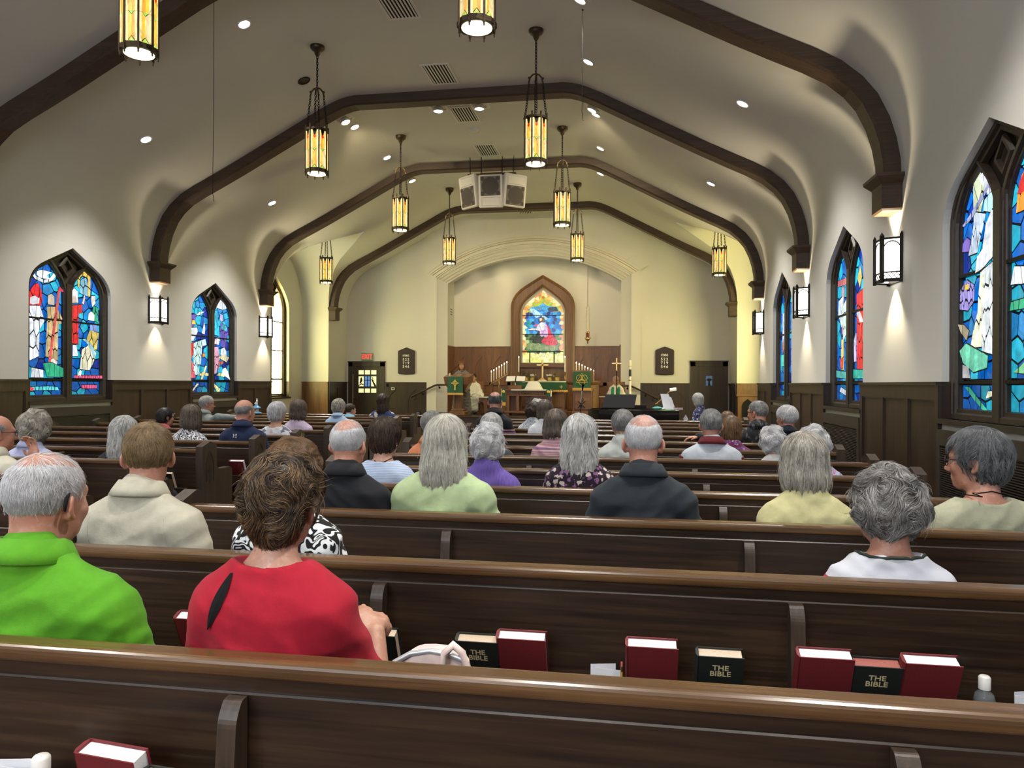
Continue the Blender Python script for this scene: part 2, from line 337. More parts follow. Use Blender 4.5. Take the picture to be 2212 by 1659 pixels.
# wainscot: every stretch with its own boards
NTRIM = [0]
def trim(label):
    NTRIM[0] += 1; return link('trim_%d' % NTRIM[0], None, kind='structure', label=label)
def wainscot(side, off, y0, y1, ztop=1.535, npan=3, label='dark oak wainscot', toprail=.17, m='wains', arched=False, d=.035, stile=.085, zbot=0.0, midrail=None):
    T = trim(label); m_ = M[m]; W = lambda s, z, dd: wallpt(side, off, s, z, dd)
    def bx(mb, s0, s1, z0, z1, d0, d1):
        c = [W(s, z, dd) for dd in (d0, d1) for z in (z0, z1) for s in (s0, s1)]
        mb.add(c, [(0, 1, 3, 2), (4, 6, 7, 5), (0, 4, 5, 1), (2, 3, 7, 6), (0, 2, 6, 4), (1, 5, 7, 3)])
    f = MB(); n = npan; pw = (y1-y0-stile*(n+1))/n
    bx(f, y0, y1, ztop-toprail, ztop-.03, .0, d); bx(f, y0, y1, zbot, zbot+.18, 0, d)
    for i in range(n+1): bx(f, y0+i*(pw+stile), y0+i*(pw+stile)+stile, zbot+.18, ztop-toprail, 0, d)
    if midrail: bx(f, y0, y1, midrail-.05, midrail+.05, 0, d)
    ob('wainscot_frame', f, m_, T); c = MB(); bx(c, y0, y1, ztop-.03, ztop, 0, d+.02); ob('cap_moulding', c, m_, T)
    for i in range(n):
        a = y0+stile+i*(pw+stile); b = MB()
        z1 = ztop-toprail
        if arched:
            bx(b, a, a+pw, zbot+.18, z1, 0, .012); ob('panel', b, m_, T)
            # spandrel frame with a pointed opening
            L, A, R = arch2(pw/2-.025, midrail+.06 if midrail else zbot+.2, z1-.30, z1-.07, 5, .16); c_ = a+pw/2; s = MB()
            for sgn, Q in ((-1, L), (1, R)):
                e = a if sgn < 0 else a+pw; pl = [(e, Q[0][1])]+[(c_+q[0], q[1]) for q in Q]+[(c_, A[1]), (c_, z1), (e, z1)]
                s.loft([[W(p[0], p[1], .004) for p in pl], [W(p[0], p[1], d-.006) for p in pl]], True, False, True)
            ob('arched_head', s, m_, T)
        else:
            bx(b, a+.003, a+pw-.003, zbot+.183, z1-.003, 0, .012); ob('panel', b, m_, T)
            fr_ = MB(); e = .016
            for q in ((a, a+e, zbot+.18, z1), (a+pw-e, a+pw, zbot+.18, z1), (a+e, a+pw-e, z1-e, z1)): bx(fr_, *q, .008, .024)
            ob('panel_bead', fr_, m_, T)
    return T
for i, c in enumerate(BAYS[2:]):
    pass
spans = [(BAYS[1]+.87, BAYS[2]-.87), (BAYS[2]+.87, BAYS[3]-.87), (BAYS[3]+.87, BAYS[4]-.87), (BAYS[4]+.87, TC-THW)]
for side, off in (('l', XL), ('r', XR)):
    for k, (a, b) in enumerate(spans):
        wainscot(side, off, a, b, npan=3 if b-a > 2 else 2, label='dark oak wainscot on the %s wall, %s stretch' % ('left' if side == 'l' else 'right', ('rearmost', 'second', 'third', 'front')[k]))
    wainscot(side, off, TC+THW, YF, npan=2, label='short wainscot between %s alcove and front wall' % ('left' if side == 'l' else 'right'))
for side, xa, xb in (('l', XL-.82, XL), ('r', XR, XR+.82)):
    wainscot('f', TC+THW, xa, xb, npan=1, label='wainscot on the far cheek of the %s alcove' % ('left' if side == 'l' else 'right'), m='chan')
wainscot('f', YF, -7.55, PX0, 1.535, 2, 'arched wainscot left of the chancel arch', .14, 'wains', True)
wainscot('f', YF, PX1, 1.66, 1.535, 2, 'arched wainscot right of the chancel arch', .14, 'wains', True)
# ------------------------------------------------------------------ arched beams
def offprof(d):
    pts = [(-5.82, 3.55)]+PROF+[(5.82, 3.55)]; out = []
    for i, p in enumerate(pts):
        a = Vector(pts[max(0, i-1)]); b = Vector(pts[min(len(pts)-1, i+1)]); t = (b-a).normalized(); n = Vector((t.y, -t.x)); out.append((p[0]+n.x*d, p[1]+n.y*d))
    return out
BEAMS = [-3.76, .30, 4.36, 8.42, 12.48, 16.55, 20.61]
for k, y in enumerate(BEAMS[1:]):
    NTRIM[0] += 1
    T = link('trim_%d' % NTRIM[0], None, kind='structure', label='dark oak arched ceiling beam, %s' % ('behind the viewer', 'over the viewer', 'nearest in view', 'second in view', 'third in view', 'last before the chancel')[k])
    o, i_ = offprof(-.02), offprof(.17); c = offprof(.145); b = MB()
    def lp(pr, yy): return [(CX+x, yy, z) for x, z in pr]
    b.loft([lp(o, y-.15), lp(c, y-.15), lp(i_, y-.125), lp(i_, y+.125), lp(c, y+.15), lp(o, y+.15)], closed=False, smooth=False)
    ob('beam', b, M['beam'], T)
    for s in (-1, 1):
        x = CX+s*5.82; q = MB()
        def R(d, h, z): return [(x, y-h, z), (x-s*d, y-h+.02, z), (x-s*d, y+h-.02, z), (x, y+h, z)]
        q.loft([R(.185, .165, 3.35), R(.20, .18, 3.37), R(.20, .18, 3.61), R(.205, .19, 3.63), R(.27, .25, 3.70), R(.275, .25, 3.73), R(.17, .15, 3.75)], True, True, True); ob('corbel', q, M['beam'], T)
# ------------------------------------------------------------------ stained glass
CELLK = .72
def clip(poly, nx, ny, c):
    out = []; n = len(poly)
    for i in range(n):
        p, q = poly[i], poly[(i+1) % n]; dp, dq = nx*p[0]+ny*p[1]-c, nx*q[0]+ny*q[1]-c
        if dp <= 0: out.append(p)
        if (dp < 0 < dq) or (dq < 0 < dp): t = dp/(dp-dq); out.append((p[0]+(q[0]-p[0])*t, p[1]+(q[1]-p[1])*t))
    return out
def area(p): return .5*sum(p[i][0]*p[(i+1) % len(p)][1]-p[(i+1) % len(p)][0]*p[i][1] for i in range(len(p)))
def tess(poly, sx, sy, rnd, jit=.38):
    xs = [p[0] for p in poly]; ys = [p[1] for p in poly]; nx = max(1, round((max(xs)-min(xs))/sx)); ny = max(1, round((max(ys)-min(ys))/sy))
    if nx*ny == 1: return [poly]
    dx, dy = (max(xs)-min(xs))/nx, (max(ys)-min(ys))/ny
    S = [(min(xs)+(i+.5+rnd.uniform(-jit, jit)+(.25 if j % 2 else -.25))*dx, min(ys)+(j+.5+rnd.uniform(-jit, jit))*dy) for i in range(nx) for j in range(ny)]
    out = []
    for a in S:
        c = poly
        for b in S:
            if b is a or abs(b[0]-a[0]) > 2.6*dx or abs(b[1]-a[1]) > 2.6*dy: continue
            vx, vy = (b[0]-a[0])/dx**2, (b[1]-a[1])/dy**2; m = ((a[0]+b[0])/2, (a[1]+b[1])/2); c = clip(c, vx, vy, vx*m[0]+vy*m[1])
            if len(c) < 3: break
        if len(c) >= 3 and abs(area(c)) > 2e-4: out.append(c)
    return out
def inset(p, w):
    cx, cy = sum(q[0] for q in p)/len(p), sum(q[1] for q in p)/len(p); out = []
    for q in p:
        d = math.hypot(q[0]-cx, q[1]-cy); k = max(.25, 1-w*1.35/max(d, 1e-6)); out.append((cx+(q[0]-cx)*k, cy+(q[1]-cy)*k))
    return out
def pane(T, W, poly, d, col, lead, m='glass'):
    p = inset(poly, lead); b = MB(); n = len(p)
    b.add([W(s, t, d) for s, t in p]+[W(s, t, d-.004) for s, t in p], [tuple(range(n))]+[(i, (i+1) % n, n+(i+1) % n, n+i) for i in range(n)])
    o = ob('pane', b, M[m], T); o.color = (*col, 1); return o
def clipto(poly, outline):
    a = area(outline)
    for i in range(len(outline)):
        p, q = outline[i], outline[(i+1) % len(outline)]; nx, ny = q[1]-p[1], p[0]-q[0]
        if a < 0: nx, ny = -nx, -ny
        if abs(nx)+abs(ny) < 1e-9: continue
        poly = clip(poly, nx, ny, nx*p[0]+ny*p[1])
        if len(poly) < 3: return []
    return poly
def picture(T, leadmb, W, outline, figs, bg, rnd, sx, sy, lead=.006, gm='glass'):
    """outline: polygon in metres; figs: [(polygon, colour, cell)], bg(s,t)->colour"""
    leadmb.add([W(s, t, -.002) for s, t in outline], [tuple(range(len(outline)))])
    for c in tess(outline, sx, sy, rnd):
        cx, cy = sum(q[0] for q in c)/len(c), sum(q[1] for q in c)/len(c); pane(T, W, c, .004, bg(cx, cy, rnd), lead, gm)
    for k, (poly, col, cell) in enumerate(figs):
        d = .008+.0045*(k+1); poly = clipto(poly, outline); cell *= CELLK
        if len(poly) < 3: continue
        leadmb.add([W(s, t, d-.003) for s, t in poly], [tuple(range(len(poly)))])
        for c in tess(poly, cell*.75, cell*1.75, rnd, .3):
            j = rnd.uniform(.78, 1.12); pane(T, W, c, d+.002, tuple(min(1, q*j) for q in col), lead)
def offloop(loop, o):
    n = len(loop); out = []
    for i in range(n):
        a, b, c = Vector(loop[i-1]), Vector(loop[i]), Vector(loop[(i+1) % n]); t1 = (b-a); t2 = (c-b)
        t1 = t1.normalized() if t1.length > 1e-6 else t2.normalized(); t2 = t2.normalized() if t2.length > 1e-6 else t1
        n1 = Vector((-t1.y, t1.x)); n2 = Vector((-t2.y, t2.x)); m = (n1+n2); m = m.normalized() if m.length > 1e-3 else n1; k = 1/max(.5, m.dot(n1)); out.append((b.x+m.x*o*k, b.y+m.y*o*k))
    return out
def ogive(hw, zb, zsh, zpk, r=.2):
    L, A, R = arch2(hw, zb, zsh, zpk, 5, r); return L+[A]+R[::-1]          # clockwise seen with s right
NWIN = [0]
WHITE, CY, BL, DB, RED, TAN, YEL, GRN, PUR, PNK, ORG, BRN = (.88, .93, 1.0), (.02, .60, .85), (.0, .17, .72), (.0, .035, .36), (.80, .02, .03), (.62, .45, .22), (.85, .66, .16), (.02, .42, .22), (.22, .14, .62), (.85, .45, .55), (.90, .30, .04), (.25, .13, .07)
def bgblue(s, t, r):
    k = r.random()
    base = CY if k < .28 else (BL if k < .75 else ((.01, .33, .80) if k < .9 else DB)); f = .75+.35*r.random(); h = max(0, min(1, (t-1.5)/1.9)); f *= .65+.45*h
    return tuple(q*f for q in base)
def P(pts, box):
    """pixel polygon in a crop -> metres in a light (box: x0,x1,y0,y1 -> s0,s1,z1,z0)"""
    x0, x1, y0, y1, s0, s1, z1, z0 = box; return [(s0+(x-x0)/(x1-x0)*(s1-s0), z1-(y-y0)/(y1-y0)*(z1-z0)) for x, y in pts]
def circ(cx, cy, rx, ry, n=10, a0=0, a1=2*PI): return [(cx+rx*math.cos(a0+(a1-a0)*i/n), cy+ry*math.sin(a0+(a1-a0)*i/n)) for i in range(n if abs(a1-a0-2*PI) < .01 else n+1)]
def lancet_window(side, off, cen, hw, zb, zsh, zpk, lights, figs, depth, label, bg=bgblue, sx=.17, sy=.17, zl=1.53, zlb=1.25, zlsh=3.06, zlpk=3.38, bars=(2.47,), lw=.33, seed=1, lead=.0095, gm='glass'):
    NWIN[0] += 1; T = link('window_%d' % NWIN[0], None, kind='structure', label=label); rnd = random.Random(seed)
    sg = {'l': 1, 'r': -1, 'f': 1}[side]
    W = lambda s, z, d: wallpt(side, off, cen+sg*s, z, d-depth)
    op = ogive(hw, zb, zsh, zpk, .30); b = MB(); b.add([W(s, z, -.02) for s, z in op], [tuple(range(len(op)))])
    ob('window_board', b, M['win'], T)
    fr = MB(); fr.loft([[W(s, z, d) for s, z in offloop(op, o)] for o, d in ((.0, .0), (0, .07), (-.045, .07), (-.06, .045), (-.09, .045), (-.10, .0))], True); ob('window_frame', fr, M['win'], T)
    # spandrel panel and mullion
    mu = MB()
    c = [W(s, z, d) for d in (0, .075) for z in (zb, zlsh) for s in (-.055, .055)]; mu.add(c, [(0, 1, 3, 2), (4, 6, 7, 5), (0, 4, 5, 1), (2, 3, 7, 6), (0, 2, 6, 4), (1, 5, 7, 3)])
    for s_ in (-.075, .075): mu.tube([W(s_, zb, .03), W(s_, zlsh, .03)], .022, 6)
    ob('mullion', mu, M['win'], T)
    sp = MB(); dia = [(0, zlsh+.09), (.16, zlpk-.05), (0, zpk-.12), (-.16, zlpk-.05)]
    sp.loft([[W(s, z, d) for s, z in offloop(dia, o)] for o, d in ((.05, .0), (.045, .035), (.02, .035), (.0, .01))], True); ob('spandrel_panel', sp, M['win'], T)
    leads = MB(); mould = MB(); bar = MB()
    for i, cs in enumerate(lights):
        o = [(cs+s, z) for s, z in ogive(lw, zlb, zlsh, zlpk, .2)]
        mould.loft([[W(s, z, d) for s, z in offloop(o, q)] for q, d in ((-.004, .0), (.0, .03), (.02, .035), (.028, .06), (.055, .065), (.062, .0))], True)
        up = [(cs+s, z) for s, z in ogive(lw, zl+.02, zlsh, zlpk, .2)][::-1]; lo = [(cs-lw, zlb), (cs+lw, zlb), (cs+lw, zl-.02), (cs-lw, zl-.02)]
        picture(T, leads, W, up, figs[i] if i < len(figs) else [], bg, rnd, sx, sy, lead, gm)
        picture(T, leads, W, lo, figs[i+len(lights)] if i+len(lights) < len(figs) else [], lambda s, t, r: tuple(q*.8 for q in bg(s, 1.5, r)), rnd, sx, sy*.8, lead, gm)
        for z in (zl,)+tuple(bars):
            c = [W(s, zz, d) for d in (0, .045) for zz in (z-.014, z+.014) for s in (cs-lw, cs+lw)]; bar.add(c, [(0, 1, 3, 2), (4, 6, 7, 5), (0, 4, 5, 1), (2, 3, 7, 6), (0, 2, 6, 4), (1, 5, 7, 3)])
    ob('light_moulding', mould, M['win'], T); tag(ob('lead_came', leads, M['lead'], T)); ob('glazing_bar', bar, M['iron'], T)
    # sill and timber lining below the rail height
    sl = MB(); c = [wallpt(side, off, cen+s, z, d) for d in (-depth, .05) for z in (zb-.045, zb+.0) for s in (-hw-.03, hw+.03)]
    sl.add(c, [(0, 1, 3, 2), (4, 6, 7, 5), (0, 4, 5, 1), (2, 3, 7, 6), (0, 2, 6, 4), (1, 5, 7, 3)]); ob('window_sill', sl, M['win'], T)
    ln = MB()
    for s in (-1, 1):
        c = [wallpt(side, off, cen+s*ss, z, d) for d in (-depth, .0) for z in (zb, 1.535) for ss in (hw-.012, hw+.002)]; ln.add(c, [(0, 1, 3, 2), (4, 6, 7, 5), (0, 4, 5, 1), (2, 3, 7, 6), (0, 2, 6, 4), (1, 5, 7, 3)])
    ob('jamb_lining', ln, M['wains'], T)
    return T
LW, LC = .33, .42
def fb(cs, x0, x1, y0, y1, z0=1.55, z1=3.38): return (x0, x1, y0, y1, cs-LW, cs+LW, z1, z0)
A = fb(-LC, 245, 530, 190, 1250); Bx = fb(LC, 612, 890, 270, 1250)
L1 = [[(P([(250, 300), (300, 380), (380, 400), (450, 365), (492, 290), (470, 270), (420, 345), (370, 365), (310, 345), (268, 270)], A), WHITE, .2), (P([(310, 300), (350, 278), (440, 285), (400, 320), (420, 362), (335, 362), (305, 335)], A), WHITE, .3),
       (P([(246, 640), (248, 490), (290, 420), (320, 400), (350, 470), (358, 560), (330, 645)], A), RED, .16), (P([(250, 600), (252, 540), (290, 515), (335, 540), (330, 590), (270, 610)], A), WHITE, .3),
       (P([(246, 610), (330, 600), (375, 740), (330, 820), (325, 1060), (250, 1100)], A), WHITE, .17), (P([(395, 590), (395, 500), (425, 478), (455, 500), (455, 590)], A), (.75, .62, .48), .3),
       (P([(375, 1060), (390, 700), (385, 600), (470, 590), (525, 700), (515, 745), (485, 740), (482, 1090)], A), TAN, .16), (P([(400, 1090), (440, 1060), (480, 1090), (450, 1230), (420, 1230)], A), (.85, .75, .72), .3),
       (P([(478, 430), (500, 430), (408, 1170), (388, 1170)], A), (.75, .10, .10), .4), (P([(470, 440), (485, 405), (540, 450), (520, 460)], A), (.65, .03, .08), .4),
       (P([(380, 1240), (345, 1110), (420, 1100), (525, 1150), (525, 1240)], A), GRN, .16), (P([(246, 1248), (250, 1150), (350, 1170), (350, 1248)], A), WHITE, .14)],
      [(P([(675, 440), (680, 300), (740, 280), (800, 310), (795, 520), (775, 520), (770, 350), (700, 340), (690, 460)], Bx), (.92, .62, .12), .16), (P([(690, 500), (705, 370), (750, 345), (775, 420), (770, 520)], Bx), (.25, .55, .72), .16),
       (P([(613, 590), (614, 490), (640, 455), (675, 480), (682, 590)], Bx), WHITE, .3), (P([(618, 600), (625, 520), (655, 520), (662, 590)], Bx), (.90, .66, .58), .3),
       (P([(613, 950), (613, 610), (660, 600), (710, 590), (715, 670), (675, 680), (678, 950)], Bx), RED, .17), (P([(705, 590), (730, 500), (738, 530), (722, 600)], Bx), (.9, .7, .6), .3), (P([(618, 1060), (620, 950), (655, 950), (672, 1055)], Bx), WHITE, .2),
       (P([(785, 560), (790, 500), (825, 495), (835, 570), (800, 610)], Bx), (.8, .74, .66), .3), (P([(795, 640), (810, 590), (855, 600), (858, 750), (800, 720)], Bx), GRN, .15), (P([(752, 730), (755, 665), (785, 640), (820, 670), (818, 735)], Bx), WHITE, .3),
       (P([(770, 760), (840, 760), (858, 830), (770, 830)], Bx), (.22, .35, .75), .18), (P([(735, 890), (770, 810), (858, 830), (835, 990), (760, 1000)], Bx), YEL, .16), (P([(672, 1170), (690, 990), (760, 940), (830, 1010), (810, 1090), (762, 1180)], Bx), (.90, .86, .62), .16),
       (P([(690, 900), (720, 890), (800, 960), (820, 1060), (800, 1070), (760, 960)], Bx), (.35, .66, .78), .2), (P([(640, 1225), (670, 1165), (690, 1180), (675, 1240)], Bx), WHITE, .3), (P([(613, 1250), (613, 1215), (885, 1215), (885, 1250)], Bx), (.80, .10, .24), .09)],
      [(P([(262, 1230), (262, 1150), (320, 1160), (480, 1150), (490, 1210)], A), CY, .14)], []]
for f_ in L1[2]: pass
L1[2] = [([(-LC-.3, 1.36), (-LC-.28, 1.43), (-LC+.1, 1.44), (-LC+.26, 1.42), (-LC+.28, 1.36)], (.1, .62, .66), .12), ([(-LC-.33, 1.36), (-LC-.32, 1.43), (-LC-.2, 1.41), (-LC-.24, 1.35)], (.75, .06, .1), .2)]
L1[3] = [([(LC-.08, 1.38), (LC-.08, 1.46), (LC+.27, 1.46), (LC+.27, 1.38)], (.80, .10, .24), .085)]
A = fb(-LC, 120, 312, 255, 1250); Bx = fb(LC, 382, 580, 315, 1260)
L2 = [[(P([(120, 680), (130, 520), (185, 500), (170, 640)], A), PUR, .2), (P([(180, 520), (215, 470), (275, 460), (210, 520)], A), WHITE, .25), (P([(138, 630), (140, 575), (165, 570), (182, 620)], A), (.9, .6, .08), .2), (P([(125, 820), (128, 660), (190, 650), (200, 700), (150, 820)], A), WHITE, .18),
       (P([(235, 720), (262, 580), (275, 650), (268, 730)], A), WHITE, .2), (P([(118, 1000), (120, 850), (150, 820), (160, 900), (130, 1020)], A), RED, .18), (P([(145, 1000), (150, 830), (270, 770), (285, 850), (235, 870), (225, 1080), (190, 1080)], A), (.62, .90, .86), .15), (P([(235, 990), (240, 940), (268, 940), (268, 985)], A), ORG, .3),
       (P([(140, 1150), (145, 1000), (190, 1080), (210, 1190), (165, 1200)], A), (.60, .88, .92), .16), (P([(112, 1240), (115, 1020), (140, 1060), (165, 1230)], A), (.75, .12, .16), .16), (P([(180, 1200), (230, 1155), (300, 1170), (300, 1205)], A), (.80, .74, .35), .2), (P([(210, 1250), (265, 1080), (280, 1085), (228, 1255)], A), (.88, .80, .42), .3)],
      [(P([(390, 400), (400, 345), (450, 332), (520, 370), (550, 430), (500, 460), (430, 450)], Bx), WHITE, .17), (P([(385, 720), (400, 470), (425, 470), (460, 760), (390, 760)], Bx), CY, .18), (P([(455, 560), (465, 500), (495, 510), (500, 590), (470, 600)], Bx), (.55, .50, .80), .2), (P([(455, 680), (470, 600), (545, 640), (560, 720), (520, 900), (470, 880)], Bx), (.14, .10, .55), .16), (P([(460, 670), (500, 610), (550, 650), (530, 700)], Bx), (.05, .55, .62), .2),
       (P([(390, 860), (395, 800), (430, 765), (455, 800), (440, 865)], Bx), (.90, .70, .76), .2), (P([(380, 1200), (385, 880), (430, 880), (455, 1000), (410, 1190)], Bx), (.85, .42, .58), .16), (P([(455, 960), (465, 900), (500, 880), (530, 920), (530, 990), (480, 1010)], Bx), WHITE, .2), (P([(430, 1010), (480, 960), (560, 990), (530, 1060)], Bx), (.80, .74, .45), .17), (P([(425, 1160), (435, 1040), (495, 1045), (490, 1075), (450, 1080)], Bx), (.68, .14, .10), .2),
       (P([(465, 1210), (475, 1130), (510, 1110), (540, 1150), (570, 1260), (510, 1220)], Bx), WHITE, .2), (P([(400, 1210), (430, 1170), (520, 1200), (500, 1225)], Bx), (.78, .74, .35), .2)],
      [([(-LC-.3, 1.28), (-LC-.24, 1.29), (-LC+.0, 1.47), (-LC-.06, 1.49)], (.80, .72, .36), .2)], [([(LC-.33, 1.46), (LC-.28, 1.49), (LC-.02, 1.36), (LC-.06, 1.28), (LC-.14, 1.27)], (.82, .78, .40), .12)]]
A = fb(-LC, 290, 455, 340, 1380); Bx = fb(LC, 540, 700, 310, 1390)
R1 = [[(P([(345, 640), (340, 400), (375, 370), (400, 460), (365, 620)], A), (.72, .82, .55), .18), (P([(365, 400), (385, 380), (450, 540), (430, 560)], A), WHITE, .2), (P([(292, 600), (330, 560), (400, 470), (450, 400), (452, 430), (400, 500), (340, 585), (300, 612)], A), (.45, .50, .85), .2),
       (P([(395, 580), (400, 520), (452, 480), (452, 620)], A), (.55, .92, .95), .2), (P([(330, 770), (365, 560), (410, 590), (370, 770)], A), (.62, .74, .92), .13), (P([(302, 740), (305, 690), (325, 665), (345, 690), (335, 750)], A), PUR, .2), (P([(400, 760), (415, 640), (440, 585), (452, 600), (450, 740), (420, 770)], A), WHITE, .18),
       (P([(370, 870), (380, 780), (450, 700), (455, 810), (400, 860)], A), WHITE, .16), (P([(405, 1250), (400, 860), (450, 830), (452, 1270)], A), (.86, .94, .98), .14), (P([(360, 1180), (385, 1060), (400, 860), (415, 870), (405, 1230), (355, 1230)], A), (.90, .92, .70), .16), (P([(305, 1030), (305, 930), (340, 880), (375, 920), (375, 1000), (345, 1045)], A), (.35, .30, .75), .09),
       (P([(328, 935), (332, 905), (352, 905), (352, 940)], A), (.95, .60, .08), .3), (P([(300, 1095), (330, 1100), (358, 1140), (345, 1190), (318, 1150)], A), (.40, .34, .22), .2), (P([(312, 1230), (345, 1195), (445, 1265), (440, 1330), (380, 1350), (330, 1300)], A), (.15, .66, .45), .15), (P([(330, 1375), (330, 1300), (360, 1310), (370, 1375)], A), (.36, .36, .38), .2)],
      [(P([(560, 640), (570, 500), (600, 420), (620, 520), (600, 640)], Bx), (.95, .35, .04), .15), (P([(565, 560), (575, 490), (600, 450), (595, 560)], Bx), RED, .2), (P([(545, 960), (560, 870), (640, 900), (640, 980)], Bx), WHITE, .2), (P([(545, 1080), (550, 1030), (690, 1020), (690, 1080)], Bx), GRN, .16), (P([(560, 1360), (690, 1200), (690, 1240), (600, 1370)], Bx), (.20, .60, .30), .2)],
      [([(-LC-.28, 1.49), (-LC-.2, 1.5), (-LC+.2, 1.27), (-LC+.12, 1.265), (-LC-.05, 1.35)], (.05, .45, .28), .2), ([(-LC+.12, 1.39), (-LC+.16, 1.46), (-LC+.30, 1.46), (-LC+.32, 1.42), (-LC+.22, 1.40)], (.86, .86, .66), .3)], []]
R2 = [[([(-LC-.28, 3.0), (-LC+.28, 2.98), (-LC+.28, 2.88), (-LC-.28, 2.90)], (.62, .14, .16), .25), ([(-LC-.05, 2.88), (-LC+.06, 2.88), (-LC+.02, 2.2), (-LC-.03, 2.2)], (.60, .30, .32), .3), ([(-LC-.2, 2.7), (-LC+.0, 2.75), (-LC+.1, 2.4), (-LC-.05, 2.3), (-LC-.22, 2.5)], (.75, .86, .92), .16), ([(-LC+.02, 2.6), (-LC+.22, 2.7), (-LC+.2, 2.2), (-LC+.05, 2.1)], (.62, .85, .80), .17), ([(-LC-.02, 2.15), (-LC+.09, 2.15), (-LC+.09, 1.7), (-LC-.02, 1.7)], YEL, .2), ([(-LC-.25, 1.72), (-LC+.3, 1.68), (-LC+.3, 1.58), (-LC-.25, 1.6)], (.04, .45, .42), .2), ([(-LC-.02, 1.72), (-LC+.08, 1.72), (-LC+.1, 1.9), (-LC-.05, 1.86)], RED, .3)],
      [([(LC-.2, 2.9), (LC-.08, 3.06), (LC+.0, 2.9), (LC-.1, 2.76)], YEL, .2), ([(LC-.22, 2.7), (LC+.1, 2.75), (LC+.2, 2.0), (LC+.15, 1.65), (LC-.18, 1.65)], RED, .17), ([(LC-.2, 2.45), (LC-.1, 2.5), (LC+.1, 2.3), (LC-.05, 2.3)], WHITE, .3), ([(LC-.3, 2.1), (LC-.2, 2.2), (LC-.18, 1.8), (LC-.28, 1.8)], (.72, .6, .85), .2), ([(LC-.3, 1.72), (LC+.3, 1.7), (LC+.3, 1.58), (LC-.3, 1.58)], (.02, .45, .36), .2)],
      [([(-LC-.16, 1.40), (-LC-.1, 1.48), (-LC+.2, 1.42), (-LC+.14, 1.35)], (.62, .66, .74), .15)], []]
R3 = [[([(-LC-.1, 2.9), (-LC+.1, 2.92), (-LC+.12, 2.2), (-LC-.1, 2.2)], (.6, .75, .85), .17), ([(-LC-.12, 2.3), (-LC+.0, 2.4), (-LC+.1, 2.2), (-LC-.05, 2.1)], (.35, .14, .08), .2), ([(-LC-.14, 2.1), (-LC+.12, 2.1), (-LC+.14, 1.85), (-LC-.15, 1.85)], (.05, .62, .5), .15)], [([(LC-.15, 2.8), (LC+.15, 2.8), (LC+.18, 1.75), (LC-.16, 1.75)], (.16, .3, .8), .17)]]
for side, off, c, fg, sd, lb in (('l', XL, 10.42, L1, 3, 'tall blue stained glass window of robed figures, near on the left wall'), ('l', XL, 14.49, L2, 4, 'blue stained glass window with crib and kings, farther on the left wall'), ('r', XR, 6.36, R1, 5, 'largest blue stained glass window, nearest on the right wall'), ('r', XR, 10.42, R2, 6, 'blue and red stained glass window, second on the right wall'), ('r', XR, 14.49, R3, 8, 'narrow-looking blue stained glass window, third on the right wall')):
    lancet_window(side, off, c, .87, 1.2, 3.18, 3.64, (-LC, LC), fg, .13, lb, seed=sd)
def bgplain(s, t, r): return tuple(q*(.7+.4*r.random()) for q in (.10, .32, .75))
for side, off in (('l', XL), ('r', XR)):
    for c in BAYS[:2]+([BAYS[2]] if side == 'l' else []): lancet_window(side, off, c, .87, 1.2, 3.18, 3.64, (-LC, LC), [], .13, 'blue stained glass window behind the viewer on the %s wall' % ('left' if side == 'l' else 'right'), bg=bgblue, sx=.33, sy=.45, seed=int(c*10)+80)
def bgamb(s, t, r):
    if abs(s-.42) < .2 or abs(s+.42) < .2:
        if t > 3.6: return (.95, .75, .18) if r.random() < .6 else (.85, .35, .05)
        return (1.0, .90, .42)
    return (.95, .78, .20) if r.random() < .6 else (.75, .88, .25)
def bgpic(s, t, r):
    if s < 0:
        k = r.random(); return (.15, .55, .75) if (t > 2.6 and k < .7) else ((.75, .12, .08) if (t > 1.9 and k < .5) else ((.06, .45, .14) if k < .75 else (.9, .62, .15)))
    return bgamb(s, t, r)
for side, off, bgf in (('l', XL-.82, bgpic), ('r', XR+.82, bgamb)):
    lancet_window(side, off, TC, .90, 1.1, 3.85, 4.55, (-LC, LC), [], .16, 'amber and white stained glass window in the %s alcove' % ('left' if side == 'l' else 'right'), bg=bgf, sx=.15, sy=.3, zl=1.6, zlb=1.18, zlsh=3.75, zlpk=4.2, bars=(2.4, 3.2), seed=31, lead=.005, gm='glassb')
# radiator covers under the nave windows
for side, off, c, lb in (('l', XL, 10.42, 'near left'), ('l', XL, 14.49, 'far left'), ('r', XR, 6.36, 'nearest right'), ('r', XR, 10.42, 'second right'), ('r', XR, 14.49, 'third right')):
    T = thing('radiator_cover', 'bronze slatted radiator cover below the %s blue window' % lb, 'radiator', wallpt(side, off, c, 0), group='radiator covers under the windows')
    sg = 1 if side == 'l' else -1; f = MB(); s = MB(); W2 = .865
    for y0, y1, z0, z1 in ((-W2, W2, .96, 1.10), (-W2, W2, .02, .14), (-W2, -W2+.07, .14, .96), (W2-.07, W2, .14, .96)):
        f.box(*sorted((sg*.004, sg*.05)), y0, y1, z0, z1)
    f.box(*sorted((sg*.004, sg*.01)), -W2+.07, W2-.07, .14, .96)
    n = 40
    for i in range(n):
        z = .15+.80*i/n; x0, x1 = sorted((sg*.015, sg*.042)); s.box(x0, x1, -W2+.07, W2-.07, z, z+.010)
    ob('cover_frame', f, M['grille'], T); tag(ob('grille_slats', s, M['grille'], T), kind='stuff')
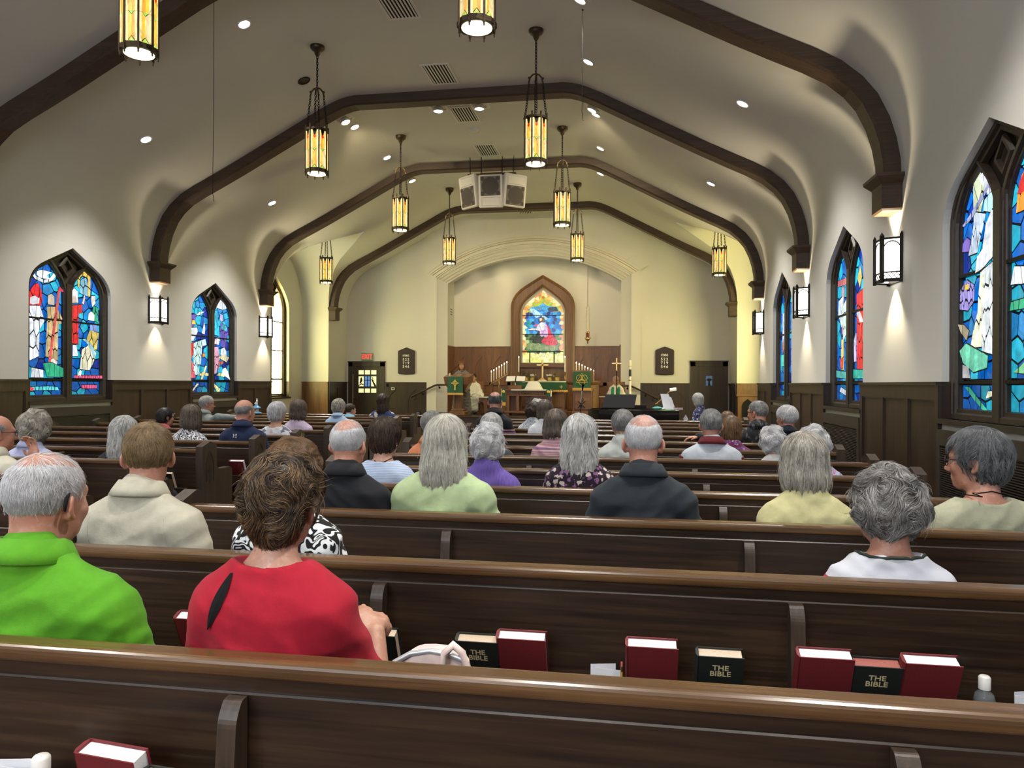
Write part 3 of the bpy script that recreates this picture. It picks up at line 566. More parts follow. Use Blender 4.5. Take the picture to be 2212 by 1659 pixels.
# ------------------------------------------------------------------ lamps
def lamp(name, typ, e, loc, parent=None, color=(1, .95, .86), **k):
    l = bpy.data.lights.new(name, typ); l.energy = e; l.color = color
    for a, b in k.items(): setattr(l, a, b)
    o = bpy.data.objects.new(name, l); COL.objects.link(o); o.location = loc; o.parent = parent; return o
def ceil_frame(x, y):
    """matrix lying on the vault at x,y, local -z into the room"""
    i = x-CX; xs = [p[0] for p in PROF]; zs = [p[1] for p in PROF]
    z0, z1 = np.interp(i-.05, xs, zs), np.interp(i+.05, xs, zs); t = Vector((.1, 0, z1-z0)).normalized(); n = t.cross(Vector((0, 1, 0)))
    n = Vector((-t.z, 0, t.x)); b = n.cross(t)
    return Matrix(((t.x, b.x, n.x, x), (t.y, b.y, n.y, y), (t.z, b.z, n.z, float(np.interp(i, xs, zs))), (0, 0, 0, 1)))
def downlight(x, y, label, on=True):
    T = thing('recessed_light', label, 'light', group='recessed ceiling lights'); Mx = ceil_frame(x, y); T.matrix_world = Mx
    ob('trim_ring', MB().lathe([(.075, -.002), (.105, -.002), (.108, -.008), (.10, -.014), (.08, -.012), (.075, -.002)], 20), M['white'] if on else M['iron'], T)
    ob('lens', MB().lathe([(0, -.006), (.078, -.006)], 20), M['can'] if on else M['chrome'], T)
    if on:
        dn = Mx.inverted().to_3x3() @ Vector((0, 0, -1))
        l = lamp('downlight_lamp', 'SPOT', CAN_W, (0, 0, -.03), T, (1, .955, .88), spot_size=math.radians(105), spot_blend=.7, shadow_soft_size=.07)
        l.rotation_euler = Vector((0, 0, -1)).rotation_difference(dn).to_euler()
words = ['behind the viewer', 'behind', 'nearest', 'second', 'third', 'fourth', 'fifth']
for y, a in ((-2.6, 'far behind'), (1.4, 'just behind'), (5.3, 'above')):
    for x, c in ((-7.56, 'low on the left slope'), (-5.33, 'high on the left slope'), (-.67, 'high on the right slope'), (1.48, 'low on the right slope')): downlight(x, y, 'recessed ceiling light %s, %s the viewer' % (c, a))
for x, y, lb in ((-5.33, 9.41, 'bright recessed light, nearest on the upper left slope'), (-7.56, 10.42, 'recessed light low on the left slope above the near window'), (-5.33, 13.52, 'recessed light beside the second beam, upper left slope'), (-7.56, 14.51, 'recessed light low on the left slope, farther'), (-5.34, 15.45, 'recessed light, upper left slope before the third beam'),
                 (-.68, 9.46, 'recessed light at the top edge, upper right slope'), (-.68, 11.3, 'recessed light beside the right hanging wire'), (-.67, 13.52, 'recessed light behind the second beam, upper right slope'), (1.48, 10.36, 'recessed light alone low on the right slope'), (-.67, 15.47, 'recessed light, upper right slope before the third beam'), (1.48, 14.4, 'recessed light low on the right slope, farther')):
    downlight(x, y, lb)
downlight(-5.34, 11.31, 'unlit dark recessed light beside the left pendant', False)
def flood(x, y, label):
    T = thing('square_spotlight', label, 'light', group='square adjustable spotlights behind the beams'); T.matrix_world = ceil_frame(x, y)
    f = MB(); 
    for a in ((-.17, .17, -.17, -.12), (-.17, .17, .12, .17), (-.17, -.12, -.12, .12), (.12, .17, -.12, .12)): f.box(a[0], a[1], a[2], a[3], -.02, 0)
    f.box(-.12, .12, -.12, .12, -.004, 0); ob('frame', f, M['white'], T)
    ob('lamp_head', MB().lathe([(.05, -.01), (.09, -.03), (.10, -.08), (.085, -.09), (.085, -.075), (.0, -.07)], 16), M['white'], T)
    ob('lens', MB().lathe([(0, -.082), (.08, -.082)], 16), M['can'], T)
    if 'ridge' in label: return
    l = lamp('flood_lamp', 'SPOT', CAN_W*.9, (0, 0, -.12), T, (1, .80, .46), spot_size=math.radians(80), spot_blend=.8, shadow_soft_size=.08); wl = T.matrix_world.inverted() @ Vector((x*.6-1.2, 21.5, 2.6)); l.rotation_euler = Vector((0, 0, -1)).rotation_difference((wl-l.location).normalized()).to_euler()
for x, y, lb in ((-5.35, 13.03, 'square spotlight on the left slope just behind the second beam'), (-.69, 13.12, 'square spotlight on the right slope just behind the second beam'), (-3.54, 13.08, 'square spotlight on the flat ridge, left of the vent'), (-2.77, 13.08, 'square spotlight on the flat ridge, right of the vent'), (-5.31, 17.12, 'square spotlight on the left slope behind the third beam'), (-.71, 17.15, 'square spotlight on the right slope behind the third beam')): flood(x, y, lb)
for y, lb in ((9.45, 'striped air vent nearest, at the top edge'), (11.7, 'striped air vent before the second beam'), (13.52, 'striped air vent just behind the second beam'), (15.66, 'striped air vent above the loudspeakers'), (21.35, 'striped air vent farthest, above the chancel arch')):
    T = thing('ceiling_vent', lb, 'vent', (-3.14, y, 6.6), group='slotted air vents on the ridge')
    f = MB()
    for a in ((-.24, .24, -.40, -.36), (-.24, .24, .36, .40), (-.24, -.2, -.36, .36), (.2, .24, -.36, .36)): f.box(*a, -.012, 0)
    ob('vent_frame', f, M['white'], T); ob('vent_core', MB().box(-.2, .2, -.36, .36, -.003, 0), M['slot'], T)
    me = MB().box(-.011, .011, -.36, .36, -.012, -.004).mesh('slat'); me.materials.append(M['white'])
    for i in range(8): link('slat', me, None, T, (-.175+i*.05, 0, 0))
T = thing('smoke_detector', 'small round white smoke detector on the ridge', 'detector', (-3.14, 14.34, 6.6)); ob('body', MB().lathe([(.10, 0), (.10, -.03), (.07, -.055), (0, -.058)], 16), M['white'], T); ob('base_ring', MB().lathe([(.115, 0), (.115, -.01), (.1, -.012)], 16), M['white'], T)
def chain(p0, p1, n, r=.006, w=.016):
    mb = MB(); p0, p1 = Vector(p0), Vector(p1); d = (p1-p0)/n; L = d.length; t = d.normalized(); a = t.orthogonal().normalized(); b = t.cross(a)
    for i in range(n):
        c = p0+d*(i+.5); u = a if i % 2 else b
        pts = [c+t*(math.cos(q*PI/4)*L*.62)+u*(math.sin(q*PI/4)*w) for q in range(8)]; mb.tube(pts, r, 4, closed=True)
    return mb
def make_pendant():
    T = thing('pendant_lantern', 'lantern', 'pendant lamp'); R_, H = .168, .66   # local z=0 at the bottom disc
    for z0, z1, r in ((0, .045, R_+.012), (H-.03, H, R_+.010)):
        rim = MB().lathe([(r-.03, z0), (r, z0), (r, z1), (r-.03, z1), (r-.03, z0)], 8, smooth=False); ob('rim_ring', rim, M['bronze'], T)
    ob('bottom_disc', MB().lathe([(0, -.012), (.138, -.008), (.14, .012)], 24), M['lampdisc'], T)
    post = MB().box(-.009, .009, -.010, .014, -.02, H+.05).lathe([(.008, -.02), (.006, -.05), (0, -.054)], 8).mesh('post'); post.materials.append(M['bronze'])
    ap = R_*math.cos(PI/8); hw = R_*math.sin(PI/8)-.004; pcs = {}
    def piece(poly, key, col):
        if key not in pcs:
            b = MB(); q = inset(poly, .0015); b.prism(q, 'y', 0, .004); me = b.mesh('glass_piece'); me.materials.append(M['lampglass']); pcs[key] = me
        return pcs[key], col
    z0, z1, zm = .055, H-.04, .34; am, pl, og, pk = (1.0, .60, .06), (1.0, .88, .42), (.95, .42, .05), (1.0, .70, .36)
    def pieces(k):
        r = random.Random(k*7+1); c = lambda: r.choice([am, am, og, pk]); x = hw*.52; L = []
        for s in (-1, 1):
            L.append(piece([(s*x, z0), (s*hw, z0), (s*hw, zm), (s*x, zm)] if s > 0 else [(s*hw, z0), (s*x, z0), (s*x, zm), (s*hw, zm)], ('b', s, 0), pl))
            L.append(piece([(s*x, zm), (s*hw, zm), (s*hw, z1), (s*x, z1)] if s > 0 else [(s*hw, zm), (s*x, zm), (s*x, z1), (s*hw, z1)], ('b', s, 1), pl))
            L.append(piece([(0, z0+.05), (s*x, z0+.012), (s*x, zm), (0, zm-.035)], ('c', s, 0), c()))
            L.append(piece([(0, zm), (s*x, zm), (s*x, z1), (0, z1-.13)], ('c', s, 1), c()))
        L.append(piece([(-x, z0), (x, z0), (0, z0+.045)], 't', (.55, .72, .10))); L.append(piece([(-x*.9, zm), (0, zm-.03), (x*.9, zm)], 'g', (.35, .75, .15)))
        L.append(piece([(0, z1-.13), (x*.8, z1-.10), (0, z1-.07), (-x*.8, z1-.10)], 'd', (.90, .02, .01)))
        return L
    for k in range(8):
        a = k*PI/4; link('post', post, None, T, (R_*math.cos(a+PI/8), R_*math.sin(a+PI/8), 0), (0, 0, a+PI/8+PI/2))
        pn = link('panel', MB().prism([(-hw, z0-.01), (hw, z0-.01), (hw, z1+.01), (-hw, z1+.01)], 'y', .0045, .006).mesh('panel'), M['iron'], T, (ap*math.sin(a), -ap*math.cos(a), 0), (0, 0, a))
        for me, col in pieces(k):
            o = link('glass_piece', me, None, pn, (0, 0, 0)); o.color = (*col, 1)
            if 'd' in pcs and me is pcs['d']: o.location = (0, -.003, 0)
    y = MB(); pts = [(-.105, 0, 1.16), (-.085, 0, 1.24), (-.045, 0, 1.285), (0, 0, 1.30), (.045, 0, 1.285), (.085, 0, 1.24), (.105, 0, 1.16)]
    for rz in (0, PI/2): y.tube(pts, .013, 6, Matrix.Rotation(rz, 4, 'Z')); [y.ball((s*.10, 0, 1.235), .018, 6, Matrix.Rotation(rz, 4, 'Z')) for s in (-1, 1)]
    ob('yoke', y, M['bronze'], T)
    me = chain((.10, 0, 1.16), (.150, 0, H+.03), 13, .0055, .015).mesh('chain'); me.materials.append(M['iron'])
    for k in range(4): link('chain', me, None, T, rot=(0, 0, k*PI/2))
    return T
PEN = make_pendant()
PTOP = None
def pendant(x, y, zb, ztop, label, first=False):
    T = PEN if first else copy_tree(PEN); T.location = (x, y, zb); T['label'] = label; T['group'] = 'stained glass pendant lanterns'; T.rotation_euler = (0, 0, .2)
    if ztop-zb > 1.5:
        ob('top_chain', chain((0, 0, ztop-zb-.10), (0, 0, 1.29), max(3, int((ztop-zb-1.39)/.042)), .006, .015), M['iron'], T)
    ob('canopy', MB().lathe([(.105, ztop-zb), (.105, ztop-zb-.025), (.085, ztop-zb-.05), (.05, ztop-zb-.075), (.035, ztop-zb-.12), (.012, ztop-zb-.15), (0, ztop-zb-.15)], 16), M['bronze'], T)
    lamp('lantern_lamp', 'POINT', PEND_W, (0, 0, .56), T, (1, .95, .86), shadow_soft_size=.05)
for x, side in ((-4.72, 'left'), (-1.38, 'right')):
    for k, y in enumerate((6.4, 10.45, 14.5, 18.6)):
        pendant(x, y, 4.68-.012*k, 6.6, 'octagonal amber glass lantern, %s in the %s row' % (('nearest', 'second', 'third', 'farthest')[k], side), side == 'left' and k == 0)
for x, side in ((-8.12, 'left'), (2.12, 'right')): pendant(x, 18.6, 4.20, 4.20+1.42, 'small hanging amber lantern in the %s alcove' % side)
# hanging wires
for p, q, lb in (((-5.38, 8.75, 6.47), 3.85, 'thin wire hanging from the left ceiling slope'), ((-.66, 9.69, 6.45), 4.98, 'thin wire hanging from the right ceiling slope')):
    T = thing('hanging_wire', lb, 'wire', (p[0], p[1], 0)); ob('wire', MB().tube([(0, 0, p[2]), (.002, 0, (p[2]+q)/2), (-.006, 0, q+.12), (.012, 0, q)], .0035, 5), M['iron'], T); ob('ceiling_hook', MB().ball((0, 0, p[2]), .014, 6), M['iron'], T)
# wall sconces
def make_sconce():
    T = thing('wall_sconce', 'sconce', 'wall lamp'); H0, H1 = 0, .47; pts = [(-.19, .0), (-.115, .17), (.115, .17), (.19, .0)]   # x along the wall, y out of the wall
    f = MB()
    for z0, z1 in ((0, .035), (.095, .108), (H1-.02, H1)):
        f.loft([[(p[0]*k, p[1]*k, z) for p in pts] for k, z in ((.94, z0), (1.02, z0), (1.02, z1), (.94, z1))], closed=False)
    for p, q in zip(pts, pts[1:]):
        P0, P1 = Vector((*p, 0)), Vector((*q, 0)); d = (P1-P0); c = (P0+P1)/2; u = d.normalized(); L = d.length
        for k in range(4):   # diamond lattice in the low band
            for s in (-1, 1):
                a = c+u*((k-2+.5-s*.5+.0)*L/4+L/8*0); f.tube([P0+u*(L*k/4)+Vector((0, 0, .035 if s > 0 else .095)), P0+u*(L*(k+1)/4)+Vector((0, 0, .095 if s > 0 else .035))], .003, 4)
        ap = [c+u*(L/2*.9*math.cos(PI-q_*PI/8))+Vector((0, 0, .34+min(.09, L*.5)*math.sin(q_*PI/8))) for q_ in range(9)]; f.tube(ap, .006, 5)
    ob('sconce_frame', f, M['iron'], T)
    post = MB().box(-.017, .017, -.014, .018, -.01, H1+.02).add([(-.017, -.014, H1+.02), (.017, -.014, H1+.02), (.017, .018, H1+.02), (-.017, .018, H1+.02), (0, .002, H1+.06)], [(0, 1, 4), (1, 2, 4), (2, 3, 4), (3, 0, 4)]).mesh('post'); post.materials.append(M['iron'])
    for p in pts: link('post', post, None, T, (p[0], p[1], 0), (0, 0, math.atan2(-p[0], p[1]+.1)))
    for p, q in zip(pts, pts[1:]):
        k = .95; ob('glass_pane', MB().add([(p[0]*k, p[1]*k, .02), (q[0]*k, q[1]*k, .02), (q[0]*k, q[1]*k, H1-.01), (p[0]*k, p[1]*k, H1-.01)], [(0, 1, 2, 3)]), M['sconceglass'], T)
    ob('back_plate', MB().box(-.19, .19, -.005, .008, 0, H1), M['bronze'], T)
    return T
SCN = make_sconce(); firsts = True
for side, off in (('l', XL), ('r', XR)):
    for y, lb in ((8.43, 'first'), (12.48, 'second'), (16.55, 'third')):
        if side == 'l' and y < 10: continue
        T = SCN if firsts else copy_tree(SCN); firsts = False
        T.location = wallpt(side, off, y, 2.60, .006); T.rotation_euler = (0, 0, -PI/2 if side == 'l' else PI/2)
        T['label'] = 'lit lantern sconce on the %s wall, %s from the viewer' % ({'l': 'left', 'r': 'right'}[side], {('l', 12.48): 'first', ('l', 16.55): 'second', ('r', 8.43): 'nearest', ('r', 12.48): 'second', ('r', 16.55): 'third'}[side, y]); T['group'] = 'wall sconces under the beams'
        for dz, rx, k in ((.40, PI-.10, 1.3), (.03, .10, 1.0)):
            l = lamp('sconce_lamp', 'SPOT', SCONCE_W*k, (0, .075, dz), T, (1, .84, .55), spot_size=math.radians(84), spot_blend=.75, shadow_soft_size=.02); l.rotation_euler = (rx, 0, 0)
# loudspeaker cluster
def speaker(x, y, z, rz, tilt, label, horn_up):
    T = thing('loudspeaker', label, 'loudspeaker', (x, y, z)); T.rotation_euler = (tilt, 0, rz); w, h, d = .275, .36, .34
    b = MB(); sh = lambda k, s: [(a*w*s, k, c*h*s) for a, c in ((-.92, -1), (.92, -1), (1, -.93), (1, .93), (.92, 1), (-.92, 1), (-1, .93), (-1, -.93))]
    b.loft([sh(d, .72), sh(.05, 1), sh(0, 1), sh(-.02, .97)], True, True, True); ob('cabinet', b, M['white'], T)
    s = -1 if horn_up else 1; zc = s*.11
    ob('grille', MB().bev(-.225, .225, -.032, -.018, zc-.21, zc+.215, .006), M['grey'], T)
    ob('cone_cover', MB().lathe([(0, 0), (.19, 0), (.195, .006)], 24, M=Matrix.Translation((0, -.034, zc)) @ Matrix.Rotation(PI/2, 4, 'X')), plain('speaker_dark', (.085, .075, .07), .8), T)
    for a in (-1, 1):
        for c in (-1, 1): ob('bass_port', MB().lathe([(0, 0), (.045, 0), (.047, .003)], 12, M=Matrix.Translation((a*.175, -.034, zc+c*.16)) @ Matrix.Rotation(PI/2, 4, 'X')), bpy.data.materials['speaker_dark'], T)
    hz = -s*.225; o_ = [(-.21, -.09), (.21, -.09), (.21, .09), (-.21, .09)]; hb = MB(); hb.loft([[(p[0], -.034, hz+p[1]) for p in o_], [(p[0]*.98, -.030, hz+p[1]*.98) for p in o_], [(p[0]*.16, .05, hz+p[1]*.2) for p in o_]], True, False, True); ob('horn', hb, M['white'], T)
    ob('horn_throat', MB().box(-.03, .03, .045, .049, hz-.016, hz+.016), M['slot'], T)
    return T
speaker(-3.12, 16.0, 5.79, 0, math.radians(8), 'white loudspeaker in the middle of the cluster, horn at its foot', False)
speaker(-3.66, 16.12, 5.82, math.radians(-38), math.radians(8), 'white loudspeaker at the left of the cluster, angled left', True)
speaker(-2.58, 16.08, 5.80, math.radians(38), math.radians(8), 'white loudspeaker at the right of the cluster, angled right', True)
T = thing('speaker_rigging', 'bar and chains that carry the loudspeaker cluster', 'rigging', (-3.12, 16.12, 6.18)); ob('bar', MB().box(-.55, .55, -.03, .03, 0, .04).box(-.25, .25, -.10, -.04, .0, .03), M['bronze'], T)
for x in (-.5, -.24, .24, .5): ob('chain', chain((x, 0, .42), (x*.98, 0, .03), 9, .005, .013), M['iron'], T)
# ------------------------------------------------------------------ chancel
ZP = .62
pl = MB(); pl.box(AX-AHW-.25, AX+AHW+.25, 18.75, YCH, 0, ZP).box(AX-AHW-.25, AX+AHW+.25, 18.42, 18.75, 0, .41).box(AX-AHW-.25, AX+AHW+.25, 18.09, 18.42, 0, .21)
ob('floor_chancel', pl, M['wains'], kind='structure', label='raised wooden chancel platform with steps')
st = MB()
for y, z in ((18.75, ZP), (18.42, .41), (18.09, .21)): st.box(AX-AHW-.25, AX+AHW+.25, y-.02, y+.06, z, z+.022)
for s in (-1, 1):
    for k in range(2): x = AX+s*(AHW+.25); st.box(*sorted((x+s*.33*k, x+s*.33*(k+1))), 20.6, YP-.01, 0, .41-.2*k)
ob('step_nosing', st, M['cap'], bpy.data.objects['floor_chancel'])
X0, X1 = AX-AHW, AX+AHW
wainscot('f', YCH, X0, -3.74, 2.67, 3, 'tall arched oak panelling left of the altar window', .24, 'chan', True, .05, .11, ZP, 1.50)
wainscot('f', YCH, -1.74, X1, 2.67, 3, 'tall arched oak panelling right of the altar window', .24, 'chan', True, .05, .11, ZP, 1.50)
wainscot('l', X0, YF+.03, YCH, 2.67, 1, 'oak panelling on the left chancel cheek', .24, 'chan', False, .02, .08, ZP)
wainscot('r', X1, YF+.03, YCH, 2.67, 1, 'oak panelling on the right chancel cheek', .24, 'chan', False, .02, .08, ZP)
# altar window
NWIN[0] += 1; WT = link('window_%d' % NWIN[0], None, kind='structure', label='pointed altar window with a kneeling robed figure in oak surround')
WX = -2.735; Wf = lambda s, z, d: (WX+s, YCH-d, z)
fr_ = MB(); og = ogive(.70, ZP+.02, 3.98, 4.52, .30); ou = ogive(1.0, ZP, 4.28, 4.88, .45)
fr_.loft([[Wf(s, z, d) for s, z in L_] for L_, d in ((ou, 0), (ou, .12), (offloop(ou, -.05), .15), (offloop(ou, -.09), .13), (offloop(og, .06), .13), (offloop(og, .03), .15), (og, .12), (og, .05))], True); ob('window_frame', fr_, M['chan'], WT)
ob('apron_panel', MB().add([Wf(s, z, .03) for s, z in ((-.72, ZP), (.72, ZP), (.72, 2.12), (-.72, 2.12))], [(0, 1, 2, 3)]), M['chan'], WT)
ob('window_sill', MB().box(WX-.74, WX+.74, YCH-.17, YCH-.02, 2.02, 2.14).box(WX-.70, WX+.70, YCH-.10, YCH-.03, 1.99, 2.02), M['chanx'], WT)
rnd = random.Random(12); ld = MB(); G = .64; zt, zs, zb_, zk = 4.42, 3.92, 2.16, 2.50
out = ogive(G, zb_, zs, zt, .25)[::-1]
def bgw(s, t, r):
    e = min(G-abs(s), 9); top = zs+(zt-zs)*(1-abs(s)/G)-t
    if t < zk-.01: return (.80, .78, .20) if r.random() < .6 else (.95, .88, .40)
    if e < .10 or (t > 3.7 and top < .12): return (.98, .85, .42) if r.random() < .6 else ((.85, .30, .10) if r.random() < .6 else (.95, .60, .20))
    if t > 3.83 or (t > 3.7 and abs(s) > .3): return (.50, .58, .06) if r.random() < .6 else (.80, .50, .08)
    k = r.random()
    if t > 3.02: return (.02, .22, .62) if k < .45 else ((.05, .45, .80) if k < .75 else (.02, .06, .22))
    return (.10, .22, .07) if k < .5 else ((.45, .55, .22) if k < .75 else (.03, .05, .02))
V = lambda pts: [(-G+(x-240)/(940-240)*2*G, zt-(y-270)/(1535-270)*(zt-zb_)) for x, y in pts]
figs = [(V([(320, 620), (400, 560), (520, 545), (590, 490), (660, 545), (800, 560), (860, 620), (700, 640), (520, 600)]), (.10, .45, .75), .12), (V([(350, 590), (430, 590), (690, 770), (640, 800), (560, 720), (470, 760)]), (.45, .80, .95), .14),
        (V([(660, 600), (700, 570), (820, 565), (850, 640), (700, 650)]), (.06, .09, .13), .12), (V([(315, 900), (318, 830), (345, 800), (400, 860), (330, 920)]), (.02, .42, .32), .1),
        (V([(400, 1180), (450, 1080), (500, 1000), (560, 1000), (620, 1090), (560, 1190), (450, 1200)]), (.03, .035, .012), .12), (V([(310, 1300), (330, 1190), (480, 1200), (600, 1240), (860, 1230), (860, 1320), (500, 1330)]), (.28, .36, .14), .1),
        (V([(560, 1170), (640, 1060), (660, 880), (690, 900), (740, 1020), (800, 1110), (855, 1180), (820, 1230), (720, 1240), (600, 1205)]), (.78, .02, .05), .11), (V([(540, 1060), (540, 960), (600, 940), (640, 850), (670, 900), (680, 1060), (640, 1100), (610, 1060), (570, 1090)]), (.70, .45, .75), .1),
        (V([(440, 960), (480, 930), (500, 880), (560, 830), (620, 830), (640, 960), (540, 985)]), (.95, .93, .98), .1), (V([(330, 960), (400, 935), (470, 935), (450, 970), (340, 968)]), (.93, .85, .60), .1), (V([(440, 890), (500, 855), (510, 880), (460, 915)]), (.80, .10, .22), .2),
        (V([(535, 810), (530, 770), (560, 745), (610, 750), (625, 800), (600, 840), (570, 830)]), (.30, .15, .06), .3), (V([(530, 800), (535, 765), (570, 755), (580, 790), (560, 815)]), (.92, .68, .48), .3),
        (V([(578, 400), (590, 370), (605, 400), (592, 440)]), (.85, .05, .02), .3), (V([(470, 1420), (590, 1395), (700, 1420), (690, 1450), (590, 1430), (480, 1450)]), (.95, .88, .45), .3)]
picture(WT, ld, Wf, [(s, z) for s, z in out], figs, bgw, rnd, .105, .10, .0022)
tag(ob('lead_came', ld, M['lead'], WT)); br = MB()
for z in (3.63, 3.04, zk): br.box(WX-G, WX+G, YCH-.10, YCH-.085, z-.012, z+.012)
for s in (-.40, .36): br.box(WX+s-.015, WX+s+.015, YCH-.10, YCH-.085, zb_, zk)
ob('glazing_bar', br, M['iron'], WT)
# lights of the chancel
for x, c in ((-4.9, 'far left'), (-4.0, 'left'), (-1.5, 'right'), (-.75, 'far right')):
    T = thing('recessed_light', 'recessed light hidden above the chancel arch, %s' % c, 'light', (x, 22.15, 6.28), group='recessed lights over the altar'); ob('lens', MB().lathe([(0, 0), (.06, 0), (.07, .01)], 12), M['can'], T); ob('trim_ring', MB().lathe([(.06, 0), (.09, .0), (.09, .02)], 12), M['white'], T)
    l = lamp('chancel_lamp', 'SPOT', CHANCEL_W, (0, 0, -.02), T, (1, .80, .45), spot_size=math.radians(46), spot_blend=1.0, shadow_soft_size=.05); l.rotation_euler = (.085, 0, 0)
T = thing('wall_grille', 'small pale air grille on the left chancel cheek', 'vent', (X0+.004, 22.2, 3.75)); ob('frame', MB().box(0, .012, -.14, .14, -.16, .16), M['white'], T); ob('slats', MB().box(.012, .018, -.11, .11, -.12, -.08).box(.012, .018, -.11, .11, -.04, 0).box(.012, .018, -.11, .11, .04, .08), M['grey'], T)
# doors
def door(n, x0, x1, z1, label):
    T = link('door_%d' % n, None, kind='structure', label=label, loc=(0, YF, 0)); f = MB()
    for a in ((x0, x0+.14, 0, z1), (x1-.14, x1, 0, z1), (x0, x1, z1-.13, z1)): f.box(a[0], a[1], -.06, 0, a[2], a[3])
    f.box(x0-.02, x1+.02, -.075, 0, z1, z1+.03); ob('door_frame', f, M['wains'], T)
    ob('door_leaf', MB().box(x0+.14, x1-.14, -.03, 0, 0, z1-.13), M['wains'], T); return T
D = door(1, -8.75, -7.57, 2.15, 'dark oak door with a grid of nine lit panes at the left'); cx_ = -8.13
for i in range(3):
    for j, (za, zb2) in enumerate(((1.20, 1.33), (1.40, 1.71), (1.77, 1.90))):
        x = cx_+(i-1)*.205
        o = ob('pane', MB().box(x-.082, x+.082, -.036, -.03, za, zb2), M['amber'] if (j != 1 or i != 1) else M['glass'], D); o.color = (.10, .22, .50, 1)
        if j == 1:
            b = MB()
            if i == 0: b.prism([(x-.05, 1.48), (x-.02, 1.66), (x+.02, 1.68), (x+.045, 1.58), (x+.0, 1.50)], 'y', -.039, -.036).prism([(x-.08, 1.40), (x+.0, 1.46), (x+.08, 1.44), (x+.08, 1.47), (x-.0, 1.49), (x-.08, 1.44)], 'y', -.039, -.036)
            elif i == 1: b.box(x-.012, x+.012, -.039, -.036, 1.40, 1.71).box(x-.08, x+.08, -.039, -.036, 1.58, 1.60)
            else: b.prism([(x-.08, 1.62), (x-.05, 1.62), (x+.08, 1.43), (x+.08, 1.40), (x+.02, 1.40)], 'y', -.039, -.036).prism([(x-.06, 1.70), (x-.04, 1.70), (x+.0, 1.55), (x-.02, 1.55)], 'y', -.039, -.036)
            ob('leaded_motif', b, M['lead'], D)
ob('door_handle', MB().tube([(-8.57, -.03, 1.02), (-8.57, -.07, 1.02), (-8.43, -.075, 1.02)], .012, 6).lathe([(.03, 0), (.03, .008), (0, .01)], 10, M=Matrix.Translation((-8.57, -.03, 1.02)) @ Matrix.Rotation(PI/2, 4, 'X')), M['brass'], D)
ob('light_gap', MB().box(-8.609, -8.598, -.034, -.03, .02, 1.78), M['white'], D)
D = door(2, 1.68, 2.73, 2.16, 'dark oak door with one small leaded pane at the right')
ob('pane_frame', MB().box(2.09, 2.32, -.042, -.03, 1.44, 1.78), M['wains'], D)
for i in range(2):
    for j in range(2): o = ob('pane', MB().box(2.115+i*.095, 2.20+i*.095, -.048, -.042, 1.47+j*.155, 1.615+j*.135), M['glass'], D); o.color = (.05, .10, .17, 1)
ob('leaded_motif', MB().prism([(2.17, 1.47), (2.25, 1.47), (2.225, 1.58), (2.30, 1.66), (2.21, 1.68), (2.12, 1.66), (2.19, 1.58)], 'y', -.051, -.048), M['lead'], D)
# signs
T = thing('exit_sign', 'red EXIT sign above the left door', 'sign', (-8.14, YF, 2.32)); ob('housing', MB().bev(-.18, .18, -.06, 0, -.115, .115, .01), plain('sign_housing', (.30, .33, .24), .5), T); text('sign_text', 'EXIT', .19, M['exit'], T, (0, -.062, 0), (PI/2, 0, 0), bold=.006, sx=.85)
for x, lb in ((-6.87, 'left'), (.95, 'right')):
    T = thing('hymn_board', 'dark wooden hymn number board %s of the chancel arch' % lb, 'hymn board', (x, YF-.01, 2.19), group='hymn boards')
    w, h = .27, .42; o_ = [(-w, -h+.05), (-w+.03, -h+.015), (0, -h), (w-.03, -h+.015), (w, -h+.05), (w, h-.14), (w-.02, h-.10), (0, h), (-w+.02, h-.10), (-w, h-.14)]
    b = MB(); b.loft([[(p[0], 0, p[1]) for p in o_], [(p[0], -.035, p[1]) for p in o_], [(p[0]*.93, -.042, p[1]*.95) for p in o_]], True, True, True); ob('board', b, plain('board_wood', (.028, .013, .010), .45) if lb == 'left' else bpy.data.materials['board_wood'], T)
    for z in (.205, .095, -.015, -.125, -.235): ob('rail', MB().box(-w*.9, w*.9, -.052, -.04, z-.006, z+.006), bpy.data.materials['board_wood'], T)
    text('hymns_heading', 'HYMNS', .10, M['letter'], T, (-.01, -.048, .16), (PI/2, 0, 0), bold=.001, sx=.62)
    for k, n in enumerate(('522', '719', '546')): text('hymn_number', n, .115, M['letter'], T, (-.01, -.048, .042-.11*k), (PI/2, 0, 0), bold=.002, space=1.35)
T = thing('thermostat', 'white thermostat on the panelling by the left door', 'thermostat', (-7.30, YF-.03, 1.33)); ob('body', MB().bev(-.055, .055, -.025, 0, -.04, .04, .006), M['white'], T); ob('screen', MB().box(-.035, .035, -.028, -.025, -.022, .022), plain('lcd', (.03, .05, .04), .3), T)
T = thing('wall_box', 'small dark box at the top of the panelling beside the left door', 'box', (-7.48, YF-.04, 1.44)); ob('body', MB().bev(-.03, .03, -.03, .0, -.05, .05, .004), M['iron'], T); ob('cover', MB().box(-.024, .024, -.033, -.03, -.04, .04), M['blackm'], T)
